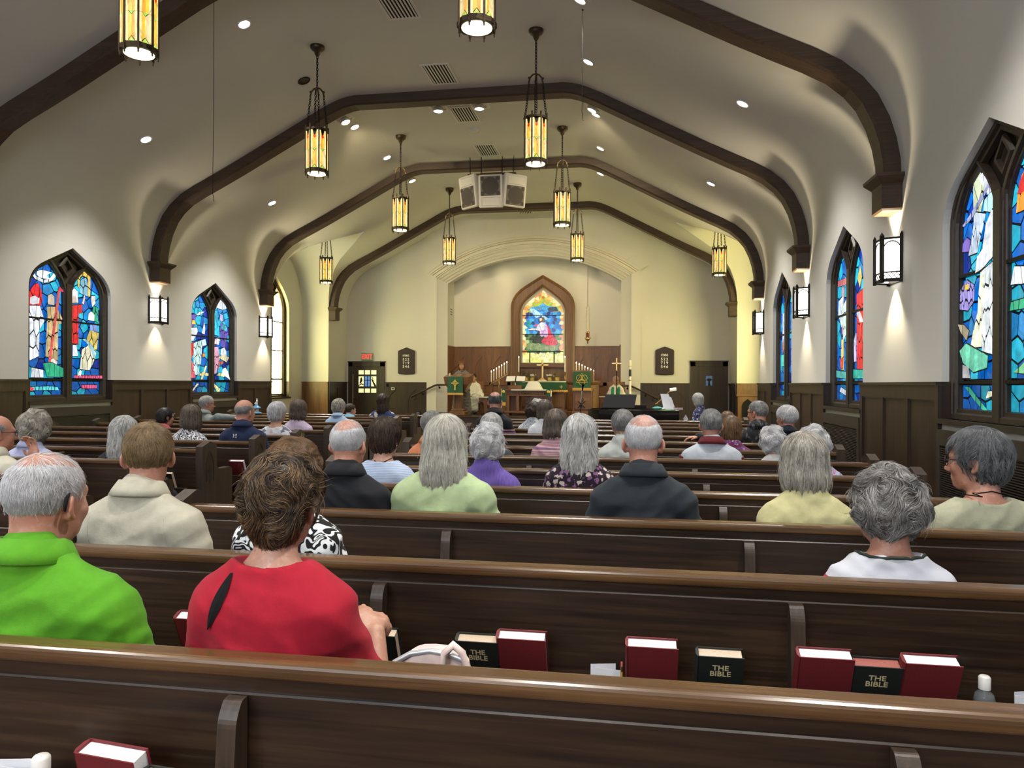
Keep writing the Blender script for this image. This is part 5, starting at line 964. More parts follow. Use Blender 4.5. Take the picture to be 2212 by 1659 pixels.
# ------------------------------------------------------------------ books and small things in the racks
def book(name, label, x, i, w_, h_, t_, cover, pages, title=None, lean=-.40, side='right', rz=0.0, z0=.501, dy=-.108, group=None):
    """stands in the rack on the back of row i, front cover towards the viewer, spine at the left"""
    T = thing(name, label, 'book', (x, YR(i)+dy, z0), rz, group); T.rotation_euler = (-lean, 0, rz); T['category'] = 'book'
    c = MB(); c.box(-w_/2, w_/2, 0, .003, 0, h_); ob('front_cover', c, M[cover], T); ob('back_cover', MB().box(-w_/2, w_/2, t_-.003, t_, 0, h_), M[cover], T)
    ob('spine', MB().prism([(-w_/2, 0), (-w_/2-.006, t_*.25), (-w_/2-.006, t_*.75), (-w_/2, t_), (-w_/2+.003, t_), (-w_/2+.003, 0)], 'z', 0, h_), M[cover], T)
    ob('pages', MB().box(-w_/2+.003, w_/2-.005, .003, t_-.003, .005, h_-.006), M[pages], T)
    if title: text('title', title, .026, M['goldletter'], T, (0, -.0006, h_*.76), (PI/2, 0, 0), bold=.0004, ext=.0003)
    return T
HY, BI = 'red hymnals in the pew racks', 'black bibles in the pew racks'
def hymn(x, i, label, **k): return book('hymnal', label, x, i, .150, .235, .045, 'red', 'pages', None, group=HY, **k)
def bible(x, i, label, pages='pages2', **k): return book('bible', label, x, i, 
        .132, .215, .042, 'bible', pages, 'THE\nBIBLE', group=BI, **k)
bible(-.470, 1, 'black bible half hidden by the pink handbag'); hymn(-.330, 1, 'red hymnal leaning beside the bible behind the handbag')
hymn(.065, 1, 'red hymnal between the yellow pencil and a black bible'); bible(.263, 1, 'black bible alone left of the wooden pew bracket')
hymn(.556, 1, 'red hymnal just right of the wooden pew bracket'); bible(.697, 1, 'black bible with red page edges between two red hymnals', 'pages3'); hymn(.840, 1, 'red hymnal nearest the clear sanitizer bottle')
hymn(-1.42, 1, 'red hymnal peeking out left of the red blouse'); bible(-.80, 1, 'black bible mostly hidden right of the clasped hands')
hymn(-1.06, 0, 'red hymnal leaning low in the nearest pew rack', lean=-.24, dy=-.11, rz=-.12); book('bible', 'black bible with tan pages lowest in the nearest rack', -.915, 0, .132, .205, .042, 'bible', 'pages2', None, lean=-.32, dy=-.115, rz=-.08, group=BI)
bible(-4.03, 5, 'black bible at the aisle end of a left pew'); hymn(-3.87, 6, 'red hymnal in the left block behind the navy pullover man')
bible(-1.62, 5, 'black bible in the far rack beside the black polo man')
def paper(x, i, label, z=.501, dy=-.165, s=1.0):
    T = thing('folded_leaflet', label, 'paper', (x, YR(i)+dy, z)); h = .135*s; ob('front_leaf', MB().loft([[(-.045, 0, 0), (.045, .01, 0), (.045, .012, h*.93), (-.045, .0, h)], [(-.045, .001, 0), (.045, .011, 0), (.045, .013, h*.93), (-.045, .001, h)]], True, True, True), M['paper'], T)
    ob('back_leaf', MB().loft([[(-.045, 0.001, 0), (.03, .045, 0), (.03, .048, h*.98), (-.045, .002, h*1.06)], [(-.045, .002, 0), (.03, .046, 0), (.03, .049, h*.98), (-.045, .003, h*1.06)]], True, True, True), M['paper'], T)
    d = MB(); r = random.Random(3)
    for k in range(7): a = -.005+k*.007; d.tube([(a, -.0008+.01*(a+.045)/.09, h*.45), (a+r.uniform(-.004, .006), -.0008+.01*(a+.045)/.09, h*r.uniform(.6, .82))], .0011, 4)
    ob('printed_sprig', d, M['blackm'], T)
paper(-.075, 1, 'white folded leaflet with a black sprig beside the pencil'); paper(-1.27, 0, 'white folded papers at the lower left corner', s=1.42)
def pencil(x, i, label, top, red):
    T = thing('pencil', label, 'pencil', (x, YR(i)-.16, .501)); ob('shaft', MB().lathe([(.0035, 0), (.0035, top-.03)], 6), plain('pencil_yellow', (.62, .34, .05), .4) if 'pencil_yellow' not in bpy.data.materials else bpy.data.materials['pencil_yellow'], T)
    ob('ferrule', MB().lathe([(.0037, top-.03), (.0037, top-.015)], 6), M['brass'], T); ob('eraser', MB().lathe([(.0035, top-.015), (.0035, top), (0, top+.001)], 6), plain('eraser_pink', (.5, .10, .09), .7) if 'eraser_pink' not in bpy.data.materials else bpy.data.materials['eraser_pink'], T)
pencil(-.026, 1, 'yellow pencil standing right of the folded leaflet', .155, 0); pencil(-1.185, 0, 'pencil end showing beside the clear cap, lower left', .185, 1)
m_, t_, N_, L_2, b_ = nt('clear_plastic'); b_.inputs['Base Color'].default_value = (.75, .82, .85, 1); b_.inputs['Roughness'].default_value = .08; b_.inputs['Transmission Weight'].default_value = .85; b_.inputs['IOR'].default_value = 1.25; M['clear'] = m_
def bottle(x, i, label, z0, s=1.0):
    T = thing('sanitizer_bottle', label, 'bottle', (x, YR(i)-.125, z0)); ob('bottle', MB().lathe([(.0, 0), (.026*s, .0), (.028*s, .01), (.028*s, .10*s), (.024*s, .118*s), (.013*s, .130*s), (.013*s, .14*s)], 14), M['clear'], T); ob('gel', MB().lathe([(0, .004), (.025*s, .005), (.025*s, .095*s), (0, .096*s)], 14), plain('gel_label', (.45, .52, .58), .3) if 'gel_label' not in bpy.data.materials else bpy.data.materials['gel_label'], T); ob('cap', MB().lathe([(.016*s, .132*s), (.016*s, .165*s), (.012*s, .17*s), (0, .17*s)], 12), M['white'], T)
bottle(1.0, 1, 'clear sanitizer bottle in the rack at the right', .501); bottle(-1.245, 0, 'clear capped bottle at the lower left corner', .501, 1.17)
paper(1.105, 1, 'white leaflet at the right edge of the rack')
# handbag on the seat of the nearest pew
T = thing('handbag', 'pale pink handbag with open zip behind the nearest pew', 'handbag', (-.475, YR(0)+.22, .445)); T.scale = (.8, .9, 1.0); b = MB(); Ls = []
for k in range(9):
    t = k/8; z = .41*t; wx = .15*(1-.25*t**3); wy = .065*(1-.5*t**2)
    Ls.append([(wx*math.copysign(abs(math.cos(a))**.7, math.cos(a)), wy*math.copysign(abs(math.sin(a))**.8, math.sin(a)), z-.05*(t**2)*(math.cos(a)**2)*(1 if math.cos(a) < 0 else .55)) for a in np.linspace(0, 2*PI, 33)[:-1]])
ob('body', b.loft(Ls, True, True, True, True), plain('pale_pink_leather', (.78, .60, .55), .45, var=.08, scale=30), T)
ob('zipper', MB().tube([(-.112, -.035, .38), (-.06, -.032, .404), (0, -.031, .413), (.06, -.032, .408), (.11, -.034, .395)], .0075, 6), plain('zip_grey', (.55, .55, .56), .35, .4), T)
ob('handle_strap', MB().tube([(.045, -.05, .36), (.05, -.055, .415), (.075, -.045, .435), (.10, -.035, .415), (.125, -.02, .33)], .011, 6), bpy.data.materials['pale_pink_leather'], T); ob('buckle', MB().tube([(.03+.016*math.cos(a), -.056, .372+.016*math.sin(a)) for a in np.linspace(0, 2*PI, 11)[:-1]], .0035, 5, closed=True), M['brass'], T)
ob('black_trim', MB().tube([(.10+.014*math.cos(a), -.045, .365+.014*math.sin(a)) for a in np.linspace(0, 2*PI, 11)[:-1]], .0045, 5, closed=True), M['blackm'], T)
# ceramic rabbit and birdhouse on the rail of a far left pew
T = thing('figurine', 'small ceramic rabbit on a blue birdhouse standing on a far pew', 'figurine', (-7.17, YR(13)-.035, PH)); blue = plain('ceramic_blue', (.08, .28, .50), .3); wh = plain('ceramic_white', (.78, .74, .76), .3)
ob('base', MB().lathe([(.10, 0), (.095, .015), (.05, .03), (0, .032)], 12), blue, T); ob('house', MB().lathe([(.042, .02), (.05, .05), (.048, .10), (.03, .105)], 10), plain('ceramic_cream', (.62, .50, .36), .35), T); ob('roof', MB().lathe([(.085, .10), (.075, .12), (.04, .14), (.03, .16), (0, .17)], 10), blue, T)
ob('rabbit', MB().ball((0, 0, .185), (.03, .028, .035), 8).ball((.012, 0, .228), .022, 8).tube([(.004, 0, .24), (-.004, 0, .285)], [.008, .005], 6).tube([(.022, 0, .24), (.026, 0, .285)], [.008, .005], 6), wh, T); ob('rabbit_arm', MB().ball((-.03, 0, .19), (.016, .012, .01), 6), wh, T)
ob('doorway', MB().lathe([(0, 0), (.014, 0)], 8, M=Matrix.Translation((.0, -.051, .07)) @ Matrix.Rotation(PI/2, 4, 'X')), M['slot'], T)
T = thing('wall_speaker_box', 'small black box standing on the far left pew end', 'box', (-4.02, YR(13)+.30, .455)); ob('body', MB().bev(-.04, .04, -.04, .04, 0, .52, .006), M['blackm'], T); ob('face', MB().box(-.03, .03, -.044, -.04, .42, .50), M['grey'], T)
# ------------------------------------------------------------------ people: smooth distance fields turned into one continuous surface
def rotm(yaw=0, pitch=0, roll=0):
    """columns are the local x, y, z axes; yaw turns left, pitch > 0 bows forward, roll > 0 tilts to the right"""
    m = Matrix.Rotation(yaw, 3, 'Z') @ Matrix.Rotation(-pitch, 3, 'X') @ Matrix.Rotation(roll, 3, 'Y'); return np.array(m)
I3 = np.eye(3)
def E_(c, r, R=I3, k=.02, op=1): return (op, k, 'e', np.array(c, float), np.array(r, float), R)
def C_(a, b, ra, rb=None, k=.02, op=1): return (op, k, 'c', np.array(a, float), np.array(b, float), (ra, ra if rb is None else rb))
def pd(p, q):
    if q[2] == 'e':
        l = (p-q[3]) @ q[5]; k0 = np.sqrt(((l/q[4])**2).sum(-1)); k1 = np.sqrt(((l/q[4]**2)**2).sum(-1)); return k0*(k0-1)/np.maximum(k1, 1e-9)
    a, b = q[3], q[4]; v = b-a; t = np.clip(((p-a) @ v)/max(v @ v, 1e-12), 0, 1); return np.sqrt(((p-a-t[..., None]*v)**2).sum(-1))-(q[5][0]+(q[5][1]-q[5][0])*t)
def smin(a, b, k): h = np.clip(.5+.5*(b-a)/k, 0, 1); return b+(a-b)*h-k*h*(1-h)
def smax(a, b, k): return -smin(-a, -b, k)
def pbox(q):
    if q[2] == 'e': m = (np.abs(q[5])*q[4]).sum(1); return q[3]-m, q[3]+m
    r = max(q[5]); return np.minimum(q[3], q[4])-r, np.maximum(q[3], q[4])+r
def field(P, prims, post=None):
    d = np.full(P.shape[:-1], 9.0)
    for q in prims: d = smin(d, pd(P, q), q[1]) if q[0] > 0 else smax(d, -pd(P, q), q[1])
    return post(P, d) if post else d
def nets(prims, h, post=None, margin=0):
    bb = [pbox(q) for q in prims if q[0] > 0]; lo = np.min([b[0] for b in bb], 0)-2.5*h-margin; hi = np.max([b[1] for b in bb], 0)+2.5*h+margin
    n = np.ceil((hi-lo)/h).astype(int)+1; D = np.full(n, 1.0, np.float32); ax = [lo[i]+h*np.arange(n[i]) for i in range(3)]
    for q in prims:
        a, b = pbox(q); e = q[1]+2*h+margin; i0 = np.clip(np.floor((a-e-lo)/h).astype(int), 0, n-1); i1 = np.clip(np.ceil((b+e-lo)/h).astype(int)+1, 1, n)
        if (i1 <= i0).any(): continue
        sl = tuple(slice(i0[i], i1[i]) for i in range(3)); P = np.stack(np.meshgrid(*[ax[i][sl[i]] for i in range(3)], indexing='ij'), -1); d = pd(P, q)
        D[sl] = smin(D[sl], d, q[1]) if q[0] > 0 else smax(D[sl], -d, q[1])
    if post is not None:
        act = np.nonzero(D < .06); P = np.stack([ax[i][act[i]] for i in range(3)], -1); D[act] = post(P, D[act])
    ins = D < 0; C = n-1; tot = int(np.prod(C)); acc = np.zeros((3, tot)); cnt = np.zeros(tot); quads = []
    for a in range(3):
        u, v = (a+1) % 3, (a+2) % 3; s0 = [slice(None)]*3; s1 = [slice(None)]*3; s0[a] = slice(None, -1); s1[a] = slice(1, None); A, B = D[tuple(s0)], D[tuple(s1)]
        m = ins[tuple(s0)] != ins[tuple(s1)]; ix = np.array(np.nonzero(m)); 
        if ix.shape[1] == 0: continue
        da, db = A[m], B[m]; pos = ix.astype(float); pos[a] += da/(da-db); cells = []; ok = np.ones(ix.shape[1], bool)
        for du, dv in ((-1, -1), (0, -1), (0, 0), (-1, 0)):
            c = ix.copy(); c[u] += du; c[v] += dv; ok &= (c[u] >= 0) & (c[v] >= 0) & (c[u] < C[u]) & (c[v] < C[v]); cells.append(c)
        fl = [np.ravel_multi_index(np.clip(c, 0, (C-1)[:, None]), C) for c in cells]
        for f in fl:
            f_ = f[ok]; cnt += np.bincount(f_, minlength=tot)
            for j in range(3): acc[j] += np.bincount(f_, weights=pos[j][ok], minlength=tot)
        q = np.stack(fl, 1)[ok]; fw = ins[tuple(s0)][m][ok]; q[~fw] = q[~fw][:, ::-1]; quads.append(q)
    us = cnt > 0; ids = np.full(tot, -1); ids[us] = np.arange(us.sum()); V = (acc[:, us]/cnt[us]).T*h+lo; F = ids[np.concatenate(quads)]
    return V, F
def npmesh(name, V, F):
    me = bpy.data.meshes.new(name); me.vertices.add(len(V)); me.vertices.foreach_set('co', V.astype(np.float32).ravel()); nf, k = F.shape
    me.loops.add(nf*k); me.loops.foreach_set('vertex_index', F.astype(np.int32).ravel()); me.polygons.add(nf); me.polygons.foreach_set('loop_start', np.arange(0, nf*k, k, dtype=np.int32))
    me.polygons.foreach_set('use_smooth', np.ones(nf, bool)); me.update(calc_edges=True); return me
# --- materials of people
def skin(name, c):
    m, t, N, L, b = nt(name); P = coords(N, L); a = noise(N, L, P, 55, 4); f = noise(N, L, P, 9, 3)
    mx = N.new('ShaderNodeMath'); mx.operation = 'ADD'; L.new(a, mx.inputs[0]); L.new(f, mx.inputs[1])
    L.new(ramp(N, L, mx.outputs[0], [(.55, (c[0]*1.12, c[1]*1.18, c[2]*1.2)), (1.3, (c[0]*.86, c[1]*.70, c[2]*.64))]), b.inputs['Base Color']); b.inputs['Roughness'].default_value = .48
    b.inputs['Subsurface Weight'].default_value = .12; b.inputs['Subsurface Radius'].default_value = (.01, .004, .002); bump(N, L, a, .10, .003, b); return m
SK = [skin('skin_fair', (.56, .355, .27)), skin('skin_pink', (.55, .31, .235)), skin('skin_tan', (.46, .265, .185))]
def hairm(name, c1, c2, c3=None):
    m, t, N, L, b = nt(name); hi = N.new('ShaderNodeHairInfo'); P = coords(N, L); f = noise(N, L, P, 22, 3, .6)
    a = N.new('ShaderNodeMath'); a.operation = 'MULTIPLY_ADD'; a.inputs[1].default_value = .5; L.new(hi.outputs['Random'], a.inputs[0])
    g = N.new('ShaderNodeMath'); g.operation = 'MULTIPLY'; g.inputs[1].default_value = .6; L.new(f, g.inputs[0]); L.new(g.outputs[0], a.inputs[2])
    L.new(ramp(N, L, a.outputs[0], [(.25, [q*.7 for q in c1]), (.54, c3 or [(p*.55+q*.45) for p, q in zip(c1, c2)]), (.86, c2)]), b.inputs['Base Color']); b.inputs['Roughness'].default_value = .42; b.inputs['Specular IOR Level'].default_value = .45; return m
HR = {'white': hairm('hair_white', (.42, .41, .42), (.86, .86, .88)), 'silver': hairm('hair_silver', (.30, .29, .28), (.80, .80, .78)), 'grey': hairm('hair_grey', (.12, .115, .11), (.52, .51, .50)), 'dgrey': hairm('hair_dark_grey', (.018, .020, .024), (.24, .25, .26)),
      'brown': hairm('hair_brown', (.016, .009, .006), (.10, .055, .03)), 'lbrown': hairm('hair_light_brown', (.07, .036, .018), (.36, .21, .10)), 'sandy': hairm('hair_sandy', (.12, .075, .038), (.42, .29, .15)), 'dark': hairm('hair_dark', (.006, .005, .005), (.045, .035, .03)),
      'streak': hairm('hair_streaked_brown', (.007, .0045, .0035), (.40, .25, .12), (.030, .016, .011)), 'blondgrey': hairm('hair_blond_grey', (.15, .125, .09), (.74, .70, .62)), 'silverblond': hairm('hair_silver_blond', (.32, .30, .25), (.84, .82, .74)), 'saltpepper': hairm('hair_salt_pepper', (.035, .03, .027), (.66, .65, .64), (.20, .18, .165)), 'auburn': hairm('hair_auburn', (.10, .035, .014), (.38, .16, .06)), 'ashbrown': hairm('hair_ash_brown', (.05, .036, .026), (.28, .22, .17))}
def cloth(name, base, pat='plain', c2=(1, 1, 1), c3=None, s=1.0, weave=900):
    m, t, N, L, b = nt(name); P = coords(N, L); b.inputs['Roughness'].default_value = .8; b.inputs['Sheen Weight'].default_value = .06; b.inputs['Specular IOR Level'].default_value = .25
    def mixc(f, a, c):
        x = N.new('ShaderNodeMix'); x.data_type = 'RGBA'; L.new(f, x.inputs[0])
        for i, q in ((6, a), (7, c)):
            if isinstance(q, (tuple, list)): x.inputs[i].default_value = (*q, 1)
            else: L.new(q, x.inputs[i])
        return x.outputs[2]
    def vor(sc, feat='F1', vec=P):
        v = N.new('ShaderNodeTexVoronoi'); v.feature = feat; v.inputs['Scale'].default_value = sc; L.new(vec, v.inputs['Vector']); return v
    def step(x, a, e): return ramp(N, L, x, [(a, (0, 0, 0)), (a+e, (1, 1, 1))])
    n = noise(N, L, P, 30, 3); col = ramp(N, L, n, [(.3, [q*.92 for q in base]), (.7, [min(1, q*1.06) for q in base])])
    def wave(ax, sc, dist=0):
        w = N.new('ShaderNodeTexWave'); w.bands_direction = ax; w.inputs['Scale'].default_value = sc; w.inputs['Distortion'].default_value = dist; L.new(P, w.inputs['Vector']); return w.outputs['Fac']
    if pat == 'stripe': col = mixc(step(wave('Z', s), .5, .2), col, c2)
    elif pat == 'ribs': col = mixc(step(wave('X', s), .35, .4), c2, col)
    elif pat == 'multistripe':
        f = noise(N, L, coords(N, L, 'Object', (1, 1, s)), 1, 1); col = ramp(N, L, f, [(.30, c2), (.42, base), (.5, c3), (.58, base), (.68, c2)])
    elif pat == 'plaid': col = mixc(step(wave('Z', s, .4), .6, .2), mixc(step(wave('X', s*.8, .4), .6, .25), col, c2), c3)
    elif pat == 'floral':
        v = vor(s); dn = noise(N, L, P, s*2.6, 2); a = N.new('ShaderNodeMath'); a.operation = 'MULTIPLY_ADD'; a.inputs[1].default_value = .9; L.new(dn, a.inputs[0]); L.new(v.outputs['Distance'], a.inputs[2])
        col = mixc(step(a.outputs[0], .82, .05), mixc(step(v.outputs['Color'], .45, .02), c2, c3 or c2), col)
    elif pat == 'swirl':
        f = noise(N, L, P, s, 1, .4, 1.6); w = N.new('ShaderNodeMath'); w.operation = 'PINGPONG'; w.inputs[1].default_value = .09; L.new(f, w.inputs[0]); col = mixc(step(w.outputs[0], .036, .012), c2, col)
    elif pat == 'streaks':
        f = noise(N, L, coords(N, L, 'Object', (40*s, 8*s, 14*s)), 1, 2); col = mixc(step(f, .55, .1), col, c2)
    elif pat == 'band':   # white tee with a red and navy band low on the back
        sp = N.new('ShaderNodeSeparateXYZ'); L.new(P, sp.inputs[0]); r = N.new('ShaderNodeValToRGB'); r.color_ramp.interpolation = 'CONSTANT'; e = r.color_ramp.elements; st = [(0, base), (.838, (.01, .012, .05)), (.847, (.45, .01, .04)), (.874, base)]
        while len(e) < len(st): e.new(.5)
        for q, (p_, c_) in zip(e, st): q.position = p_; q.color = (*c_, 1)
        L.new(sp.outputs['Z'], r.inputs[0]); col = r.outputs[0]
    elif pat == 'armband':
        sp = N.new('ShaderNodeSeparateXYZ'); L.new(P, sp.inputs[0]); r = N.new('ShaderNodeValToRGB'); r.color_ramp.interpolation = 'CONSTANT'; e = r.color_ramp.elements; st = [(0, base), (.90, c2), (.912, base), (.925, c3), (.94, base)]
        while len(e) < len(st): e.new(.5)
        for q, (p_, c_) in zip(e, st): q.position = p_; q.color = (*c_, 1)
        L.new(sp.outputs['Z'], r.inputs[0]); col = r.outputs[0]
    if hasattr(col, 'node'): L.new(col, b.inputs['Base Color'])
    k = noise(N, L, P, weave, 1); g = noise(N, L, P, 26, 3); a = N.new('ShaderNodeMath'); a.operation = 'MULTIPLY_ADD'; a.inputs[1].default_value = 3.0; L.new(g, a.inputs[0]); L.new(k, a.inputs[2]); bump(N, L, a.outputs[0], .25, .004, b); return m
TRO = [cloth('trousers_navy', (.012, .018, .04)), cloth('trousers_khaki', (.20, .15, .09)), cloth('trousers_charcoal', (.02, .02, .022))]; SHOE = plain('shoe_leather', (.015, .010, .008), .4)
# --- shared lower bodies
def legs(half): return [C_((s*.10, .02, .535), (s*.125, .42, .52), .095, .075, .04) for s in (-1, 1)]+[C_((s*.125, .42, .52), (s*.13, .44, .10), .072, .05, .03) for s in (-1, 1)]+[E_((0, .0, .55), (.19, .14, .10), k=.05)]
_V, _F = nets(legs(.2), .022); TROM = []
for m_ in TRO: me = npmesh('trousers', _V, _F); me.materials.append(m_); TROM.append(me)
SHV = nets([C_((s*.13, .42, .06), (s*.14, .58, .035), .05, .038, .02) for s in (-1, 1)], .018); SHM = npmesh('shoes', *SHV); SHM.materials.append(SHOE)
def hand(w, d, up, side, curl=.6, s=1.0):
    """palm, four fingers of different lengths with two bends, thumb from the side of the palm"""
    w, d, up = [np.array(q, float) for q in (w, d, up)]; d /= np.linalg.norm(d); up = up-d*(up @ d); up /= np.linalg.norm(up); x = np.cross(d, up)*side; R = np.stack([np.cross(d, up), d, up], 1)
    out = [E_(w+d*.045*s, (.040*s, .052*s, .017*s), R, .012)]
    for o, L in ((-.030, .068), (-.010, .078), (.010, .074), (.029, .058)):
        b = w+d*.085*s+x*o*s; a = 0; p = b
        for seg, f in ((.45, .5), (.32, .9), (.25, .8)):
            a += curl*f; q = p+(d*math.cos(a)-up*math.sin(a))*L*seg*s*1.15; out.append(C_(p, q, .0090*s, .0078*s, .004)); p = q
    b = w+d*.02*s-x*.034*s; k = b+(d*.7-x*.6-up*.2)*.034*s; t = k+(d*.95-x*.05-up*.35)*.032*s; out += [C_(b, k, .0115*s, .010*s, .012), C_(k, t, .0098*s, .0082*s, .004)]; return out
def head_prims(T, hs, fem):
    """T maps head-local metres to person space"""
    Rm = T[1]; X = lambda p: T[0]+Rm @ (np.array(p, float)*hs); e = lambda c, r, k=.02, R=I3, op=1: E_(X(c), np.array(r)*hs, Rm @ R, k, op); c = lambda a, b, ra, rb=None, k=.012, op=1: C_(X(a), X(b), ra*hs, (ra if rb is None else rb)*hs, k, op)
    L = [e((0, -.012, .03), (.0765, .097, .088), .02), e((0, .028, -.030), (.063, .068, .086), .03), e((0, .034, -.078), (.050, .048, .036), .03), c((0, .070, -.100), (0, .074, -.096), .019, k=.02),
         c((-.030, .080, .020), (.030, .080, .020), .014, k=.02), e((-.036, .064, -.030), (.024, .024, .024), .02), e((.036, .064, -.030), (.024, .024, .024), .02),
         e((-.030, .098, .000), (.017, .016, .011), .012, op=-1), e((.030, .098, .000), (.017, .016, .011), .012, op=-1),
         c((0, .088, .006), (0, .112, -.034), .0085, .0105, .012), e((0, .100, -.040), (.016, .011, .008), .010), c((-.017, .088, -.064), (.017, .088, -.064), .0075, k=.008), c((-.015, .087, -.075), (.015, .087, -.075), .008, k=.008)]
    if fem is not None:
        for s in (-1, 1):
            Re = np.array(Matrix.Rotation(s*.62, 3, 'Z') @ Matrix.Rotation(-.15, 3, 'X')); L += [e((s*.083, -.012, -.012), (.008, .018, .030), .006, Re), e((s*.093, -.004, -.008), (.007, .011, .019), .006, Re, -1), c((s*.077, -.004, -.036), (s*.078, -.002, -.040), .010, k=.008)]
    return L
class HairStyle:
    def __init__(s, T, hs, style, vt):
        s.T, s.hs, s.style, s.vt = T, hs, style, vt; s.ph = T[0].sum()*37 % 6; Rm = T[1]; X = lambda p: T[0]+Rm @ (np.array(p, float)*hs); t = vt/hs
        s.pr = [E_(X((0, -.012, .03)), np.array((.0765+t, .097+t, .088+t))*hs, Rm, .02)]
        if style == 'bob': s.pr += [E_(X((0, -.030, -.050)), np.array((.090, .086, .100))*hs, Rm, .03)]
        if style == 'bob2': s.pr += [E_(X((0, -.035, -.065)), np.array((.102, .090, .105))*hs, Rm, .03)]
        if style == 'long': s.pr += [E_(X((0, -.045, -.065)), np.array((.104, .080, .13))*hs, Rm, .03), E_(X((0, -.085, -.15)), np.array((.105, .045, .10))*hs, Rm, .04)]
        if style in ('perm', 'curly'): s.pr += [E_(X((0, -.030, -.015)), np.array((.084+t*.7, .090+t*.7, .085))*hs, Rm, .03)]
        if style == 'crop': s.pr += [E_(X((0, -.035, -.035)), np.array((.074+t*.4, .072+t*.4, .075))*hs, Rm, .03)]
        if style == 'puff': s.pr += [E_(X((0, -.045, .035)), np.array((.088, .088, .090))*hs, Rm, .03), E_(X((0, -.045, -.050)), np.array((.066, .060, .075))*hs, Rm, .04)]
    def loc(s, P): return ((P-s.T[0]) @ s.T[1])/s.hs
    def mask(s, P):
        q = s.loc(P); x, y, z = q[..., 0], q[..., 1], q[..., 2]; st = s.style
        plane = (y-.045)-.9*(z-.04); ear = .034-np.sqrt((np.abs(x)-.085)**2+(y+.004)**2+(z+.012)**2)
        if st in ('short', 'buzz'): e = np.maximum(np.maximum(plane, ear), -.070-z)
        elif st == 'bald': e = np.maximum(np.maximum(plane+.022, ear), .06*(1-np.sqrt((x/.068)**2+((y-.005)/.125)**2+((z-.115)/.082)**2)))
        elif st == 'bald2': e = np.maximum(np.maximum(plane+.024, ear), .06*(1-np.sqrt((x/.080)**2+((y-.005)/.135)**2+((z-.115)/.118)**2)))
        elif st == 'thin': e = np.maximum(np.maximum(plane+.034, ear), .06*(1-np.sqrt((x/.060)**2+((y-.015)/.105)**2+((z-.115)/.065)**2)))
        if st in ('bald', 'bald2', 'thin'): e = np.maximum(e, -.062-z)
        if st == 'crop': e = np.maximum(np.maximum(np.minimum(y-.05+.3*np.maximum(-z, 0), .072-z), (y-.01)-1.1*(z+.045)), np.maximum(ear-.008, -.105-z))
        elif st == 'puff': e = np.maximum(np.minimum(y-.055, .075-z), np.maximum((y-.0)-1.1*(z+.03), np.maximum(ear, -.125-z)))
        elif st in ('perm', 'curly'): e = np.maximum(np.minimum(y-.045, .070-z), np.maximum((y-.02)-1.4*(z+.09), -.098-z))
        elif st == 'bob': e = np.maximum(np.minimum(y-.040, .072-z), -.140-z)
        elif st == 'bob2': e = np.maximum(np.minimum(y-.035, .075-z), -.158-z)
        elif st == 'long': e = np.maximum(np.minimum(y-.030, .075-z), -.25-z)
        return e*s.hs
    def disp(s, P):
        q = s.loc(P); x, y, z = q[..., 0], q[..., 1], q[..., 2]; p = s.ph
        if s.style in ('perm', 'curly', 'puff'):
            f = 58 if s.style != 'puff' else 46; return s.hs*(.0078 if s.style != 'puff' else .006)*(np.sin(x*f+p+1.6*np.sin(z*f*.7))+np.sin(y*f*1.1+p*2+1.5*np.sin(x*f*.6))+np.sin(z*f*.95+p*3+1.6*np.sin(y*f*.8)))*.55
        a = np.arctan2(x, -(y+.01)); am = {'bob': .0036, 'bob2': .0042, 'long': .0055, 'crop': .0032, 'short': .0012}.get(s.style, 0)
        return s.hs*am*(np.sin(a*13+p+1.3*np.sin(z*26+p))*.6+np.sin(a*29+2*p+1.5*np.sin(z*17+a*3))*.4)*np.clip((.11-z)*14, .15, 1)
    def sd(s, P): return field(P, s.pr)+s.disp(P)
    def post(s, P, d): return smax(d+s.disp(P), s.mask(P), .004)
SP = {  # length, steps, gravity, swirl, lift, clumpy
    'short': (.034, 5, .35, .3, .006), 'buzz': (.012, 3, .2, .3, .004), 'bald': (.028, 5, .5, .3, .005), 'bald2': (.020, 4, .5, .3, .004), 'thin': (.026, 5, .35, .35, .006), 'crop': (.055, 7, .35, .45, .006), 'puff': (.085, 10, .35, 1.1, .011),
    'perm': (.055, 9, .25, 1.2, .010), 'curly': (.075, 10, .4, 1.25, .011), 'bob': (.11, 9, 1.5, .25, .006), 'bob2': (.13, 10, 1.5, .4, .010), 'long': (.16, 12, 1.9, .45, .010)}
def vnoise(P, k, ph):
    return np.stack([np.sin(P[:, 1]*k+ph+1.7*np.sin(P[:, 2]*k*.7+ph)), np.sin(P[:, 2]*k*.9+ph*2.1+1.5*np.sin(P[:, 0]*k*.8)), np.sin(P[:, 0]*k*1.1+ph*.7+1.6*np.sin(P[:, 1]*k*.6+ph))], 1)
